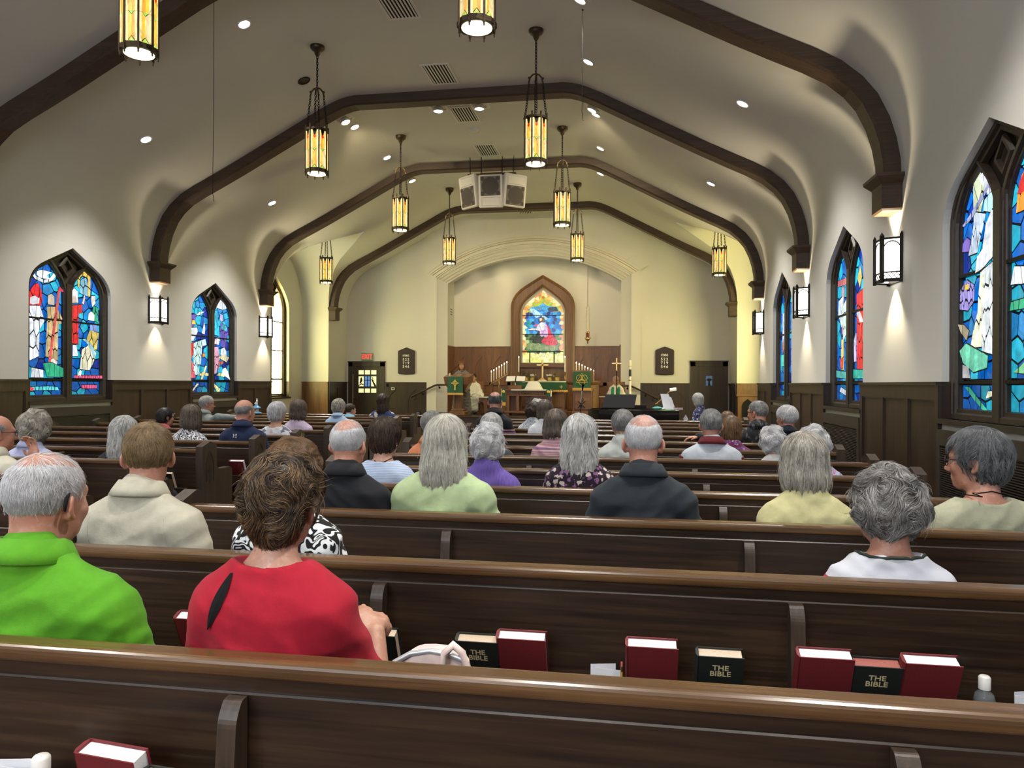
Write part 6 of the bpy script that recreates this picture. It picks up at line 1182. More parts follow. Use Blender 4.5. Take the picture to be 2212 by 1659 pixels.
def strands(name, H, V, F, n, rad, m, parent, rng, swirl_k=62, lenk=1.0, wave=1.0):
    L, K, g, sw, lift = SP[H.style]; L *= lenk*H.hs; sw *= wave
    A = V[F[:, 0]]; B = V[F[:, 1]]; Cc = V[F[:, 2]]; D = V[F[:, 3]]; cen = (A+B+Cc+D)/4; ar = np.linalg.norm(np.cross(Cc-A, D-B), axis=1); ok = H.mask(cen) < -.003; pr = ar*ok; pr /= pr.sum()
    f = rng.choice(len(F), n, p=pr); u, v = rng.random((2, n, 1)); p = (A[f]*(1-u)+B[f]*u)*(1-v)+(D[f]*(1-u)+Cc[f]*u)*v
    crown = H.T[0]+H.T[1] @ (np.array((.0, -.045, .115))*H.hs); pts = np.zeros((n, K, 3)); off0 = rng.random(n)*.35+.1; ph = rng.uniform(0, 6); l = L*rng.uniform(.6, 1.15, n); jit = rng.normal(0, .16, (n, 3)); fly = (rng.random(n) < .035)*rng.uniform(0, 1.2, n)
    for k in range(K):
        pts[:, k] = p; e = 1e-3
        d0 = H.sd(p); G = np.stack([H.sd(p+np.eye(3)[j]*e)-d0 for j in range(3)], 1)/e; G /= np.maximum(np.linalg.norm(G, axis=1, keepdims=True), 1e-6)
        a = p-crown; a /= np.maximum(np.linalg.norm(a, axis=1, keepdims=True), 1e-6)
        f_ = a+np.array([0, 0, -g])+sw*vnoise(p, swirl_k, ph)+jit; f_ -= G*(f_*G).sum(1, keepdims=True)*.9; f_ /= np.maximum(np.linalg.norm(f_, axis=1, keepdims=True), 1e-6)
        tgt = lift*(off0*.35+(k+1)/K*(.35+off0)*(1+2.5*fly)); p = p+f_*(l/(K-1))[:, None]; p = p-G*(H.sd(p)-tgt)[:, None]*.8
    cu = bpy.data.hair_curves.new(name); cu.add_curves([K]*n); cu.points.foreach_set('position', pts.astype(np.float32).ravel())
    r = np.linspace(1, .35, K)[None, :]*rad*rng.uniform(.7, 1.3, (n, 1)); cu.points.foreach_set('radius', r.astype(np.float32).ravel()); cu.materials.append(m)
    o = bpy.data.objects.new(name, cu); COL.objects.link(o); o.parent = parent; return o
NP_ = [0]
def person(label, X, Y, ztop, yaw=0, hs=1.0, style='short', hair='grey', vt=.012, W=.50, shirt=None, sleeve='short', neck='crew', lod=1, pitch=.06, roll=0, body=0, sk=0, fem=0, tro=0, zf=0, arms=None, grp='congregation seated in the pews', glasses=None, n=None, lean=0, collar=None, standing=False, sex='w', lenk=1.0, wave=1.0, hx=0, neckw=1.0, robe=False, extra=None, girth=1.0, up=.012):
    NP_[0] += 1; rng = np.random.default_rng(100+NP_[0]); rd = random.Random(NP_[0]); yaw, body = math.radians(yaw), math.radians(body)
    T = thing('person', label, 'person', (X, Y, zf), body, grp); zt = ztop-zf
    hB, hS, hH = {0: (.006, .0085, .0065), 1: (.0085, .012, .009), 2: (.012, .017, .012)}[lod]
    hz = zt-.118*hs-vt; hc = np.array((hx, .035+lean, hz)); Th = (hc, rotm(yaw, pitch, roll)); zn = hz-.168*hs+up; w = max(.135, W/2-.108)
    mk_ = 1.0 if sex == 'w' else 1.12
    nk = [C_(hc+Th[1] @ np.array((0, -.028*hs, -.055*hs)), (0, -.004, zn-.02), .050*hs*mk_, .062*hs*mk_*neckw, .03)]
    sj = [np.array((s*w, .0, zn-.118)) for s in (-1, 1)]; dfl = [(np.array((s*(w+.105), .04, zn-.38)), np.array((s*.11, .27, zn-.40)), (-s*.35, .85, -.25)) for s in (-1, 1)]
    if arms: dfl = [arms.get(i, dfl[i]) for i in (0, 1)]
    bp = head_prims(Th, hs, fem)+nk+[C_((-w*.72, -.005, zn-.085), (w*.72, -.005, zn-.085), .058, k=.04), E_((0, 0, zn-.23), (w*.85, .09, .22), k=.04)]
    bp += [C_((s*.03, -.012, zn-.015), (s*w*.8, -.005, zn-.08), .042, .048, .03) for s in (-1, 1)]
    for i, (e, wr, dr, *cu_) in enumerate(dfl):
        e, wr = np.array(e), np.array(wr); cu_ = cu_[0] if cu_ else .55; bp += [C_(sj[i], e, .050*mk_, .040*mk_, .02), C_(e, wr, .041*mk_, .028*mk_, .015)]
        if lod < 2 or arms: bp += hand(wr, dr, (0, 0, 1) if abs(dr[2]) < .8 else (0, 1, 0), (1, -1)[i], cu_, .96 if sex == 'w' else 1.05)
        else: bp += hand(wr, dr, (0, 0, 1), (1, -1)[i], .5, 1.1)
    bo = npmesh('body', *nets(bp, hB)); link('body', bo, SK[sk], T)
    # shirt
    b_ = .122*girth; sp = [E_((0, .0, zn-.255), (w+.028, b_, .255), k=.05), C_((-w*.70, -.020, zn-.092), (w*.70, -.020, zn-.092), .070, k=.05), E_((0, .025, zn-.40), ((w+.03)*girth, b_*1.15, .20), k=.06), E_((0, .03, zn-.52), (w+.05, .15, .11), k=.05)]
    sp += [C_((0, -.012, zn+.03), (0, -.006, zn-.07), .070*mk_, .085*mk_, .03), C_((-w*.6, -.012, zn-.085), (w*.6, -.012, zn-.085), .078, k=.04)]
    sp += [C_((s*.030, -.022, zn+.016), (s*w*.92, -.010, zn-.098), .044, .060, .04) for s in (-1, 1)]+[E_(sj[i]+np.array((0, -.004, .0)), (.066, .068, .074), k=.05) for i in (0, 1)]
    slv = []
    for i, (e, wr, dr, *_c) in enumerate(dfl):
        e, wr = np.array(e), np.array(wr); v = (e-sj[i])
        if sleeve == 'none': continue
        sp.append(C_(sj[i], sj[i]+v*(1.0 if sleeve in ('long', 'three') else .86), .067*(1.06 if sleeve == 'long' else 1), .062 if sleeve != 'wide' else .09, .03))
        if sleeve in ('long', 'three'): sp.append(C_(e, e+(wr-e)*(1.0 if sleeve == 'long' else .45), .060, .046, .02))
        if sleeve == 'wide': sp.append(C_(e, e+(wr-e)*.85, .08, .085, .02))
    if robe: sp += [C_((s*.09, .05, zn-.50), (s*.13, .42, zn-.49), .12, .11, .06) for s in (-1, 1)]+[C_((s*.11, .42, zn-.50), (s*.12, .46, .22), .11, .12, .06) for s in (-1, 1)] if not standing else [C_((s*.08, .0, zn-.55), (s*.11, .0, .12), .15, .17, .08) for s in (-1, 1)]
    nr = {'crew': .064, 'collar': .058, 'scoop': .105, 'boat': .088, 'jacket': .060}[neck]; cut = [C_((0, .03, zn+.16), (0, .012, zn+.035), nr*1.05, nr, .012, -1)]
    if neck in ('scoop', 'boat'): cut = [E_((0, -.008, zn+.055), (nr*1.25, nr*.95, .085 if neck == 'scoop' else .066), k=.012, op=-1)]
    kx = [(np.array((rd.uniform(-1, 1)*26, rd.uniform(-.5, .5)*20, rd.uniform(.5, 1)*34)), rd.uniform(0, 6)) for _ in range(3)]; amp = .0065 if lod == 0 else (.0045 if lod < 2 else .002)
    def folds(P, d):
        q = sum(np.abs(np.sin(1.25*(P @ k)+ph+1.6*np.sin(P @ k[[2, 0, 1]]*.37+ph)))-.64 for k, ph in kx)*1.6; ax_ = np.exp(-((np.abs(P[..., 0])-w)**2/.012+(P[..., 2]-(zn-.24))**2/.02)); r_ = np.sin((np.abs(P[..., 0])*55+(P[..., 2]-zn)*38))
        low = np.clip((zn-.14-P[..., 2])*6, 0, 1); return d+amp*q*(.35+.9*low)*(.7 if neck == 'jacket' else 1)+.0035*ax_*r_
    shn = {'jacket': 'jacket', 'collar': 'polo_shirt'}.get(neck, 'top') if not robe else 'robe'
    so = link(shn, npmesh(shn, *nets(sp+cut, hS, folds)), shirt, T)
    if neck in ('collar', 'jacket'):
        c0 = np.array((0, -.006, zn+.026)); ax3 = Vector(Th[0]-c0).normalized(); ax3 = (ax3*.5+Vector((0, 0, 1))*.5).normalized(); R0 = np.array(Vector((0, 0, 1)).rotation_difference(ax3).to_matrix())
        def ring(r, z, drop=0): return [tuple(c0+R0 @ np.array((r*1.0*math.cos(a), r*.98*math.sin(a), z-drop*max(0, math.sin(a))))) for a in np.linspace(PI/2+.22, PI/2-.22+2*PI, 27)]
        cb = MB(); k_ = mk_*hs; cb.loft([ring(.064*k_, .0), ring(.066*k_, .040, .02), ring(.072*k_, .043, .02), ring(.090*k_, .008, .025), ring(.099*k_, -.016, .03), ring(.088*k_, -.020, .03)], False, smooth=True)
        ob('collar', cb, collar or shirt, so)
    elif collar:
        rr = []
        e = cut[0]
        for a in np.linspace(0, 2*PI, 40)[:-1]:
            best = None
            for q in np.linspace(.03, .20, 60):
                p_ = np.array((q*math.cos(a), q*math.sin(a)*.9, 0)); zz = zn+np.linspace(.06, -.12, 50); P_ = np.stack([np.full(50, p_[0]), np.full(50, p_[1]), zz], 1); d = field(P_, sp+cut); hit = np.nonzero(d < 0)[0]
                if len(hit) and pd(P_[hit[0]][None], e)[0] < .012: best = P_[hit[0]]
            if best is not None: rr.append(tuple(best))
        if len(rr) > 12: ob('neck_band', MB().tube(rr, .0055, 6, closed=True), collar, so)
    if not robe and not standing: link('trousers', TROM[tro], None, T, (0, 0, zn-1.02 if abs(zn-1.02) < .05 else 0)); link('shoes', SHM, None, T)
    elif robe and not standing: link('shoes', SHM, None, T)
    # eyes
    if lod < 2 or glasses or abs(yaw) > 2:
        for s in (-1, 1):
            c = hc+Th[1] @ (np.array((s*.030, .0815, .001))*hs); eo = ob('eye', MB().ball(c, .0102*hs, 8), M['eye'], T); ob('iris', MB().ball(hc+Th[1] @ (np.array((s*.030,   .0872, .001))*hs), .0054*hs, 6), M['iris'], eo)
    X3 = lambda p: tuple(hc+Th[1] @ (np.array(p, float)*hs))
    if glasses:
        g = MB()
        for s in (-1, 1): g.tube([X3((s*.082, -.006, .010)), X3((s*.074, .05, .008)), X3((s*.060, .100, .006))], .0022*hs, 5); g.tube([X3((s*.033+.026*math.cos(a), .104-.010*abs(math.cos(a))*0, .0+.020*math.sin(a))) for a in np.linspace(0, 2*PI, 15)[:-1]], .0020*hs, 5, closed=True)
        g.tube([X3((-.008, .106, .004)), X3((.008, .106, .004))], .002*hs, 5); ob('glasses', g, glasses, T)
    if style != 'none':
        H = HairStyle(Th, hs, style, .0025 if style in ('bald', 'bald2', 'thin') else vt); hv, hf = nets(H.pr, hH, H.post); cap = npmesh('hair', hv, hf); co = link('hair', cap, HR[hair], T)
        nn = n or {0: 5200, 1: 1500, 2: 480}[lod]; rad = {0: .00050, 1: .0009, 2: .0015}[lod]
        if style in ('short', 'buzz', 'bald', 'bald2', 'thin'): rad *= .75; nn = int(nn*1.6)
        strands('hair_strands', H, hv, hf, nn, rad, HR[hair], co, rng, lenk=lenk, wave=wave)
        if style in ('bald', 'thin'):
            H2 = HairStyle(Th, hs, 'buzz' if style == 'bald' else 'short', .002); v2, f2 = nets(H2.pr, hH, H2.post); strands('crown_strands', H2, v2, f2, int(nn*.28), rad, HR[hair], co, rng, lenk=1.2)
    if extra:
        def sy(x, z, off=.001, b=False):
            ys = np.linspace(-.30, .05, 351); P_ = np.stack([np.full(351, x), ys, np.full(351, z)], 1); d = field(P_, bp) if b else folds(P_, field(P_, sp+cut)); i = np.nonzero(d < 0)[0]; return ys[i[0]]-off if len(i) else -.1
        extra(T, so, X3, zn, w, sy)
    return T
# ------------------------------------------------------------------ the congregation
def R_(i): return 1.508+.9*i+.145
Cl = cloth
def arm_up(T, so, X3, zn, w, sy): pass
BLK = M['blackm']; WIRE = plain('glasses_metal', (.03, .028, .03), .3, .6)
def ex_green(T, so, X3, zn, w, sy):
    ob('hearing_aid', MB().tube([X3((.080, -.018, .022)), X3((.086, -.032, .010)), X3((.088, -.036, -.008)), X3((.085, -.033, -.020))], [.0035, .0048, .0048, .003], 8), BLK, T)
    text('shirt_lettering', 'ican', .021, plain('shirt_print', (.02, .10, .012), .7), so, (-.035, sy(-.035, zn-.02, .002), zn-.02), (PI/2-.15, 0, 0), ext=.0012, bold=.0006)
person('man in a bright lime green polo at the left edge with a dark hearing aid', -1.505, R_(0), 1.32, yaw=-2, hs=1.02, style='thin', hair='white', vt=.007, W=.64, shirt=Cl('lime_green_knit', (.095, .33, .014), weave=600), neck='collar', lod=0, sk=1, sex='m', roll=.04, extra=ex_green, tro=1, girth=1.1)
def ex_red(T, so, X3, zn, w, sy):
    b = MB(); tt = np.linspace(0, 1, 9); xs = -.066-.046*tt; zs = zn-.002-.128*tt; pf = np.polyfit(tt, [sy(x, z, .0) for x, z in zip(xs, zs)], 2); ws = .0135*np.sin(PI*np.clip(tt*.93+.06, 0, 1))**.8
    b.loft([[(x-q, np.polyval(pf, t)-.0045, z), (x, np.polyval(pf, t)-.0075, z), (x+q, np.polyval(pf, t)-.0055, z)] for x, z, q, t in zip(xs, zs, ws, tt)], False); ob('keyhole_opening', b, BLK, so)
person('woman in a red blouse with tousled streaked brown hair, hands clasped', -.85, R_(0), 1.325, yaw=2, hs=.90, style='puff', hair='streak', vt=.020, W=.48, shirt=Cl('red_satin', (.40, .010, .028), weave=1200), neck='boat', sleeve='three', lod=0, sk=0, lean=.01, roll=.05, n=7500, extra=ex_red,
       arms={0: (np.array((-.24, .06, .68)), np.array((.07, .26, .83)), (.75, .45, .2), 1.0), 1: (np.array((.215, .13, .66)), np.array((.165, .245, .82)), (-.6, .45, .45), 1.0)})
def ex_cream(T, so, X3, zn, w, sy):
    for s in (-1, 1):
        ob('sleeve_seam', MB().tube([(s*(w-.030+.022*math.sin(t)), sy(s*(w-.030+.022*math.sin(t)), zn-.06-.19*t, -.0005), zn-.06-.19*t) for t in np.linspace(0, 1, 9)], .0018, 4), plain('seam_shadow', (.36, .33, .26), .9) if 'seam_shadow' not in bpy.data.materials else bpy.data.materials['seam_shadow'], so)
person('man in a cream jacket with sandy hair and large ears', -1.86, R_(1), 1.345, yaw=30, hs=1.03, style='short', hair='sandy', vt=.009, W=.58, shirt=Cl('cream_linen', (.47, .44, .35), weave=500), neck='jacket', sleeve='long', lod=0, sk=1, sex='m', extra=ex_cream, tro=1, pitch=.02, lenk=1.2)
person('woman in a black and white swirl blouse half hidden by streaked brown hair', -1.26, R_(1), 1.295, yaw=15, hs=.96, style='curly', hair='lbrown', vt=.022, W=.49, shirt=Cl('swirl_print', (.010, .010, .011), 'swirl', (.80, .82, .84), s=11), neck='crew', sleeve='short', lod=0, sk=0)
person('man with white fringe and bald crown in a black polo, beside the blue striped top', -1.40, R_(2), 1.325, yaw=-3, hs=1.03, style='bald', hair='white', vt=.010, W=.54, shirt=Cl('black_pique', (.010, .011, .015)), neck='collar', lod=0, sk=1, sex='m', lenk=1.4, tro=2)
def ex_cord(T, so, X3, zn, w, sy):
    ob('neck_cord', MB().tube([(-.062, -.02, zn+.03), (-.03, -.062, zn+.012), (0, -.07, zn+.006), (.03, -.062, zn+.012), (.062, -.02, zn+.03)], .0028, 5).tube([(0, -.072, zn+.006), (-.022, -.078, zn-.02), (-.006, -.082, zn-.03), (.02, -.078, zn-.018), (0, -.072, zn+.006)], .0022, 5), BLK, T)
    ob('earring', MB().ball(X3((.088, -.008, -.048)), .007, 6), M['chrome'], T)
person('woman with short brown hair, pale blue striped top and black neck cord', -1.52, R_(3), 1.295, yaw=-10, hs=.97, style='crop', hair='brown', vt=.022, W=.44, shirt=Cl('blue_stripe', (.36, .46, .66), 'stripe', (.56, .64, .80), s=32), neck='boat', lod=1, sk=0, extra=ex_cord, n=2600, wave=.6)
person('woman with long silver blonde hair in a pale green tee', -.90, R_(2), 1.352, yaw=8, hs=1.0, style='long', hair='silverblond', vt=.022, W=.58, shirt=Cl('pale_green_jersey', (.42, .53, .29)), neck='crew', sleeve='short', lod=0, sk=0, n=6500, girth=1.05)
person('woman with curly white hair in a purple ribbed cardigan', -.865, R_(3), 1.262, yaw=0, hs=.96, style='perm', hair='white', vt=.024, W=.43, shirt=Cl('purple_rib_knit', (.165, .11, .42), 'ribs', (.11, .07, .30), s=45), neck='crew', sleeve='long', lod=1, n=2600, collar=Cl('paisley_scarf', (.20, .22, .48), 'floral', (.55, .60, .70), (.30, .18, .5), s=60))
person('person in an orange shirt behind the long silver blonde hair', -1.715, R_(5), 1.262, yaw=-25, hs=1.0, style='short', hair='grey', vt=.012, W=.46, shirt=Cl('orange_cotton', (.58, .21, .10)), neck='collar', lod=1, sex='m', sk=2)
person('person with white grey hair in a dark grey sweater', -1.19, R_(5), 1.252, yaw=0, hs=.98, style='crop', hair='silver', vt=.020, W=.46, shirt=Cl('charcoal_marl', (.045, .052, .056)), sleeve='long', lod=1)
person('balding man in a black polo with striped sleeve bands near the front', -1.665, R_(8), 1.405, yaw=5, hs=1.02, style='bald', hair='dgrey', vt=.008, W=.52, shirt=Cl('black_banded_polo', (.012, .011, .014), 'armband', (.20, .10, .32), (.45, .22, .24)), neck='collar', lod=1, sk=1, sex='m')
person('woman with dark brown curls in a light top, left of the ash blonde head', -1.31, R_(9), 1.262, yaw=-20, hs=.97, style='curly', hair='brown', vt=.018, W=.40, shirt=Cl('pale_patterned', (.60, .64, .70), 'floral', (.3, .34, .4), s=40), lod=2)
person('woman with ash blonde bob in a white shirt near the middle', -1.04, R_(8), 1.312, yaw=-16, hs=1.0, style='bob', hair='ashbrown', vt=.020, W=.43, shirt=Cl('white_shirt', (.68, .71, .76)), lod=1)
person('white haired head just visible behind the brown curls', -1.37, R_(10), 1.282, yaw=0, hs=.98, style='perm', hair='silver', vt=.018, W=.40, shirt=Cl('royal_blue', (.02, .08, .40)), lod=2)
person('woman with straight brown and grey hair in a pink purple striped knit', -.63, R_(5), 1.292, yaw=-18, hs=.98, style='bob2', hair='ashbrown', vt=.018, W=.42, shirt=Cl('rose_stripe_knit', (.40, .19, .22), 'multistripe', (.16, .09, .20), (.55, .42, .42), s=38), sleeve='long', lod=1, wave=.5)
person('woman with long wavy grey hair in a dark floral dress', -.305, R_(3), 1.325, yaw=0, hs=1.0, style='long', hair='silver', vt=.022, W=.46, shirt=Cl('dark_plum_floral', (.018, .010, .018), 'floral', (.58, .48, .46), (.22, .10, .22), s=26), neck='crew', lod=1, n=3600, wave=2.2, lenk=1.0)
person('grey haired man in a pale grey sweater behind the bald man in charcoal', -.075, R_(5), 1.292, yaw=12, hs=1.0, style='short', hair='grey', vt=.016, W=.46, shirt=Cl('pale_grey_knit', (.46, .48, .46)), sleeve='long', lod=1, sex='m', sk=2, lenk=1.4)
person('bald man with white fringe in a charcoal polo at right of centre', .055, R_(2), 1.362, yaw=0, hs=1.06, style='bald', hair='white', vt=.008, W=.56, shirt=Cl('charcoal_pique', (.022, .027, .034)), neck='collar', lod=0, sk=1, sex='m', tro=2)
vest = Cl('grey_vest', (.48, .52, .58)); mar = Cl('maroon_shirt', (.12, .012, .018))
def ex_vest(T, so, X3, zn, w, sy):
    for s in (-1, 1): ob('shirt_sleeve', MB().tube([(s*(w+.020), -.0, zn-.10), (s*(w+.05), .01, zn-.20), (s*(w+.055), .03, zn-.33)], [.066, .071, .064], 12), mar, so)
person('man in a pale grey vest over a maroon collared shirt', .645, R_(5), 1.302, yaw=-6, hs=1.05, style='short', hair='grey', vt=.009, W=.56, shirt=vest, collar=mar, neck='collar', sleeve='short', lod=1, sex='m', sk=1, extra=ex_vest, girth=1.1)
person('woman with light brown hair hidden between grey vest and patterned shirt', .92, R_(6), 1.215, yaw=0, hs=.98, style='bob', hair='lbrown', vt=.016, W=.40, shirt=Cl('magenta_floral', (.20, .03, .10), 'floral', (.55, .40, .55), (.12, .12, .4), s=50), lod=1)
person('reddish brown head low in front beside the right aisle', 1.11, R_(8), 1.192, yaw=0, hs=.94, style='short', hair='lbrown', vt=.014, W=.38, shirt=Cl('brown_top', (.10, .05, .03)), lod=2)
person('man with glasses and grey hair in a dark streaked shirt, looking left', 1.305, R_(7), 1.335, yaw=48, hs=1.02, style='buzz', hair='grey', vt=.008, W=.50, shirt=Cl('black_streak_shirt', (.018, .018, .020), 'streaks', (.12, .12, .13)), neck='collar', sleeve='long', lod=1, sex='m', sk=1, glasses=BLK, arms={0: (np.array((-.36, -.03, .945)), np.array((-.60, .0, .945)), (-1, .1, -.1))})
person('man with full white hair in a navy jacket by the right wall', 1.595, R_(7), 1.292, yaw=38, hs=1.02, style='short', hair='white', vt=.018, W=.50, shirt=Cl('navy_blazer', (.008, .011, .022)), neck='jacket', sleeve='long', lod=1, sex='m', sk=1, lenk=1.5)
person('woman with white curly hair in a white top, head bowed', 1.13, R_(5), 1.165, yaw=14, hs=1.0, style='perm', hair='white', vt=.020, W=.42, shirt=Cl('white_cotton', (.66, .66, .64)), lod=1, pitch=.35, n=2600)
person('woman with sleek grey blonde bob in a pale yellow tee', .775, R_(2), 1.292, yaw=-8, hs=1.0, style='bob2', hair='blondgrey', vt=.020, W=.46, shirt=Cl('pale_yellow_jersey', (.56, .52, .27)), neck='crew', lod=0, n=6500, wave=.5)
person('white curly head behind the sleek grey blonde bob', 1.235, R_(4), 1.222, yaw=0, hs=.98, style='perm', hair='white', vt=.022, W=.44, shirt=Cl('pink_blue_print', (.50, .48, .62), 'floral', (.60, .12, .25), (.15, .2, .5), s=55), lod=1)
person('woman with curly salt and pepper hair in a white tee with red band', .83, R_(1), 1.235, yaw=18, hs=.99, style='curly', hair='saltpepper', vt=.024, W=.46, shirt=Cl('white_banded_tee', (.55, .56, .62), 'band'), neck='boat', collar=plain('dark_green_band', (.02, .03, .02), .8), lod=0, n=8500, pitch=.12, sk=1)
def ex_sage(T, so, X3, zn, w, sy):
    pts = [(x, sy(x, zn+.045-.25*abs(x), .002, True), zn+.045-.25*abs(x)) for x in np.linspace(-.070, .070, 11)]; ob('neck_cord', MB().tube([(-.078, .03, zn+.02)]+pts+[(.078, .03, zn+.02)], .0026, 5), BLK, T); ob('earring', MB().tube([X3((-.086, -.012, -.045)), X3((-.087, -.012, -.062))], .0012, 4).ball(X3((-.087, -.012, -.070)), (.005, .005, .011), 6), M['bronze'], T)
person('woman with short dark grey hair and glasses in a sage linen top, right edge', 1.50, R_(2), 1.322, yaw=44, hs=1.06, style='crop', hair='dgrey', vt=.024, W=.58, shirt=Cl('sage_linen', (.37, .37, .26), weave=400), neck='scoop', lod=0, sk=1, glasses=WIRE, extra=ex_sage, n=6500, body=12, wave=.7)
# left block
person('bald man with glasses resting his chin on his hand at the left edge', -4.30, R_(3), 1.272, yaw=-32, hs=1.02, style='bald2', hair='grey', vt=.005, W=.52, shirt=Cl('cream_polo', (.60, .57, .46)), neck='collar', lod=1, sex='m', sk=1, glasses=WIRE, arms={1: (np.array((.24, .24, .70)), np.array((.17, .17, .96)), (-.25, .05, .95))})
person('woman with voluminous blond grey waves in a lavender blue top, far left', -4.83, R_(4), 1.272, yaw=15, hs=1.04, style='curly', hair='blondgrey', vt=.032, W=.56, shirt=Cl('lavender_cotton', (.42, .45, .66)), neck='collar', lod=1, n=3200)
person('woman with long grey curls in black behind the cream jacket', -4.02, R_(4), 1.235, yaw=30, hs=1.0, style='long', hair='silver', vt=.022, W=.48, shirt=Cl('black_knit', (.014, .016, .02)), sleeve='long', lod=1, wave=2.4, n=2600)
person('dark haired youngster with glasses in a pink top', -6.14, R_(8), 1.165, yaw=-30, hs=.99, style='crop', hair='dark', vt=.014, W=.40, shirt=Cl('coral_pink', (.52, .10, .15)), lod=2, glasses=BLK, n=900)
person('woman with brown bob in black and white floral print', -4.60, R_(6), 1.272, yaw=30, hs=1.02, style='bob2', hair='ashbrown', vt=.020, W=.46, shirt=Cl('black_white_floral', (.012, .012, .014), 'swirl', (.78, .79, .84), s=20), lod=1, wave=.5, n=2200)
person('grey bearded man with glasses in a grey jacket, arm along the pew', -6.67, R_(10), 1.292, yaw=-34, hs=1.04, style='short', hair='silver', vt=.012, W=.50, shirt=Cl('grey_green_jacket', (.22, .25, .24)), neck='jacket', sleeve='long', lod=1, sex='m', sk=1, glasses=WIRE, body=-20, arms={1: (np.array((.33, -.02, .955)), np.array((.60, .08, .955)), (1, .25, -.1))})
def ex_navy(T, so, X3, zn, w, sy):
    b = MB(); z0 = zn-.075; q = lambda x, z: (x, sy(x, z, .001), z)
    for s in (-1, 1): b.tube([q(-.03+s*.006, z0+.014), q(-.03+s*.020, z0+.019), q(-.03+s*.013, z0), q(-.03+s*.020, z0-.019), q(-.03+s*.006, z0-.014)], .0034, 4)
    b.tube([q(-.043, z0), q(-.017, z0)], .0034, 4); ob('chest_mark', b, M['letter'], so)
person('bald man in a navy pullover with a small white mark on the back', -3.985, R_(6), 1.322, yaw=-15, hs=1.06, style='bald2', hair='grey', vt=.003, W=.58, shirt=Cl('navy_pullover', (.010, .018, .055)), neck='collar', sleeve='long', lod=1, sex='m', sk=1, extra=ex_navy, girth=1.1)
person('woman with short white hair in a white top with pink flowers', -4.08, R_(7), 1.285, yaw=-13, hs=1.0, style='crop', hair='white', vt=.022, W=.46, shirt=Cl('white_pink_floral', (.66, .68, .74), 'floral', (.62, .44, .48), (.16, .16, .22), s=14), neck='scoop', lod=1, n=2200, wave=.6)
person('woman with grey brown shoulder hair in pink and lilac plaid', -4.25, R_(8), 1.292, yaw=10, hs=1.02, style='bob2', hair='ashbrown', vt=.022, W=.48, shirt=Cl('lilac_plaid', (.62, .50, .66), 'plaid', (.66, .36, .46), (.44, .46, .68), s=14), lod=1, wave=1.4)
person('woman with short blond hair and pale blue collar, front left', -4.45, R_(10), 1.262, yaw=-18, hs=.98, style='crop', hair='blondgrey', vt=.020, W=.40, shirt=Cl('pale_blue_shirt', (.32, .46, .66)), neck='collar', lod=2, n=900)
person('boy in a light blue shirt beside the pale blue collar', -4.98, R_(12), 1.135, yaw=-38, hs=.96, style='short', hair='brown', vt=.010, W=.36, shirt=Cl('sky_blue_shirt', (.20, .44, .62)), neck='collar', lod=2, sex='m')
person('woman with dark brown curls in a navy floral dress, front left pew', -4.37, R_(12), 1.322, yaw=15, hs=1.04, style='long', hair='brown', vt=.028, W=.56, shirt=Cl('navy_pink_floral', (.018, .035, .12), 'floral', (.62, .40, .38), (.50, .48, .46), s=13), lod=1, wave=2.4, girth=1.1)
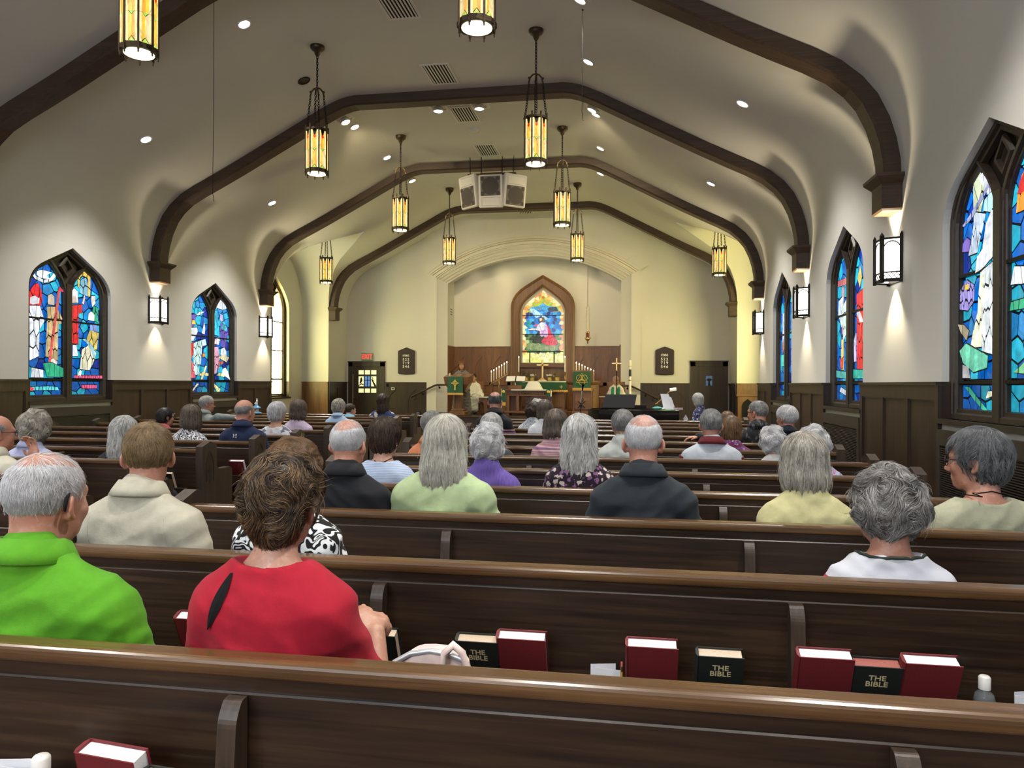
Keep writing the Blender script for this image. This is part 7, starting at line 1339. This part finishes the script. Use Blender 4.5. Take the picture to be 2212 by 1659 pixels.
# ---- chancel and piano
person('woman with a reddish bob in a grey tweed top speaking at the lectern', -4.70, 20.02, 2.15, yaw=8, hs=1.0, style='bob', hair='auburn', vt=.018, W=.46, shirt=Cl('grey_tweed', (.17, .15, .16), 'streaks', (.06, .055, .06), s=2.0), sleeve='long', lod=1, body=180, zf=ZP, grp=None, standing=True, robe=True, pitch=.05, arms={0: (np.array((-.23, .08, 1.00)), np.array((-.06, .30, 1.10)), (.5, .85, .1)), 1: (np.array((.23, .08, 1.00)), np.array((.06, .30, 1.10)), (-.5, .85, .1))}, collar=BLK)
def ex_book(T, so, X3, zn, w, sy): ob('open_book', MB().bev(-.14, .14, .30, .44, zn-.40, zn-.38, .005), BLK, T)
person('seated person in a long white robe with an open book, behind the lectern', -4.57, 20.95, 1.80, yaw=0, hs=.97, style='short', hair='brown', vt=.012, W=.42, shirt=Cl('white_robe', (.70, .68, .62)), sleeve='wide', lod=1, body=180, zf=ZP-.06, grp='robed ministers in the chancel', robe=True, extra=ex_book)
def ex_stole(T, so, X3, zn, w, sy):
    g = plain('green_stole', (.0, .22, .12), .7)
    for s in (-1, 1): ob('stole', MB().loft([[(s*.05, -.05, zn+.005), (s*.115, -.05, zn-.005)], [(s*.05, .03, zn-.0), (s*.12, .04, zn-.02)], [(s*.045, .128, zn-.10), (s*.125, .125, zn-.10)], [(s*.045, .165, zn-.36), (s*.125, .160, zn-.36)]], False), g, so)
    ob('booklet', MB().bev(-.10, .10, .30, .42, zn-.36, zn-.345, .003), M['paper'], T)
person('seated minister with glasses, white robe and green stole at the right', -.44, 21.3, 1.745, yaw=34, hs=1.02, style='bald', hair='silver', vt=.008, W=.48, shirt=bpy.data.materials['white_robe'], sleeve='wide', lod=1, body=172, zf=ZP-.06, grp='robed ministers in the chancel', robe=True, sex='m', glasses=BLK, extra=ex_stole)
for x, y, lb in ((-4.57, 21.0, 'plain oak seat under the robed person behind the lectern'), (-.44, 21.32, 'plain oak seat under the minister with the stole')):
    T = thing('oak_chair', lb, 'chair', (x, y, ZP)); ob('seat', MB().bev(-.25, .25, -.25, .22, .30, .35, .01), M['chan'], T); ob('backrest', MB().bev(-.25, .25, .22, .27, .30, .95, .01), M['chan'], T)
    for a in (-.22, .22):
        for b in (-.22, .22): ob('leg', MB().box(a-.025, a+.025, b-.025, b+.025, 0, .30), M['chan'], T)
person('pianist with a smooth grey bob in a blue and white floral top', 1.27, 14.25, 1.345, yaw=-30, hs=.98, style='bob', hair='silver', vt=.020, W=.42, shirt=Cl('blue_white_floral', (.03, .03, .06), 'floral', (.66, .70, .82), (.22, .28, .6), s=24), lod=1, body=68, grp=None, wave=.3)
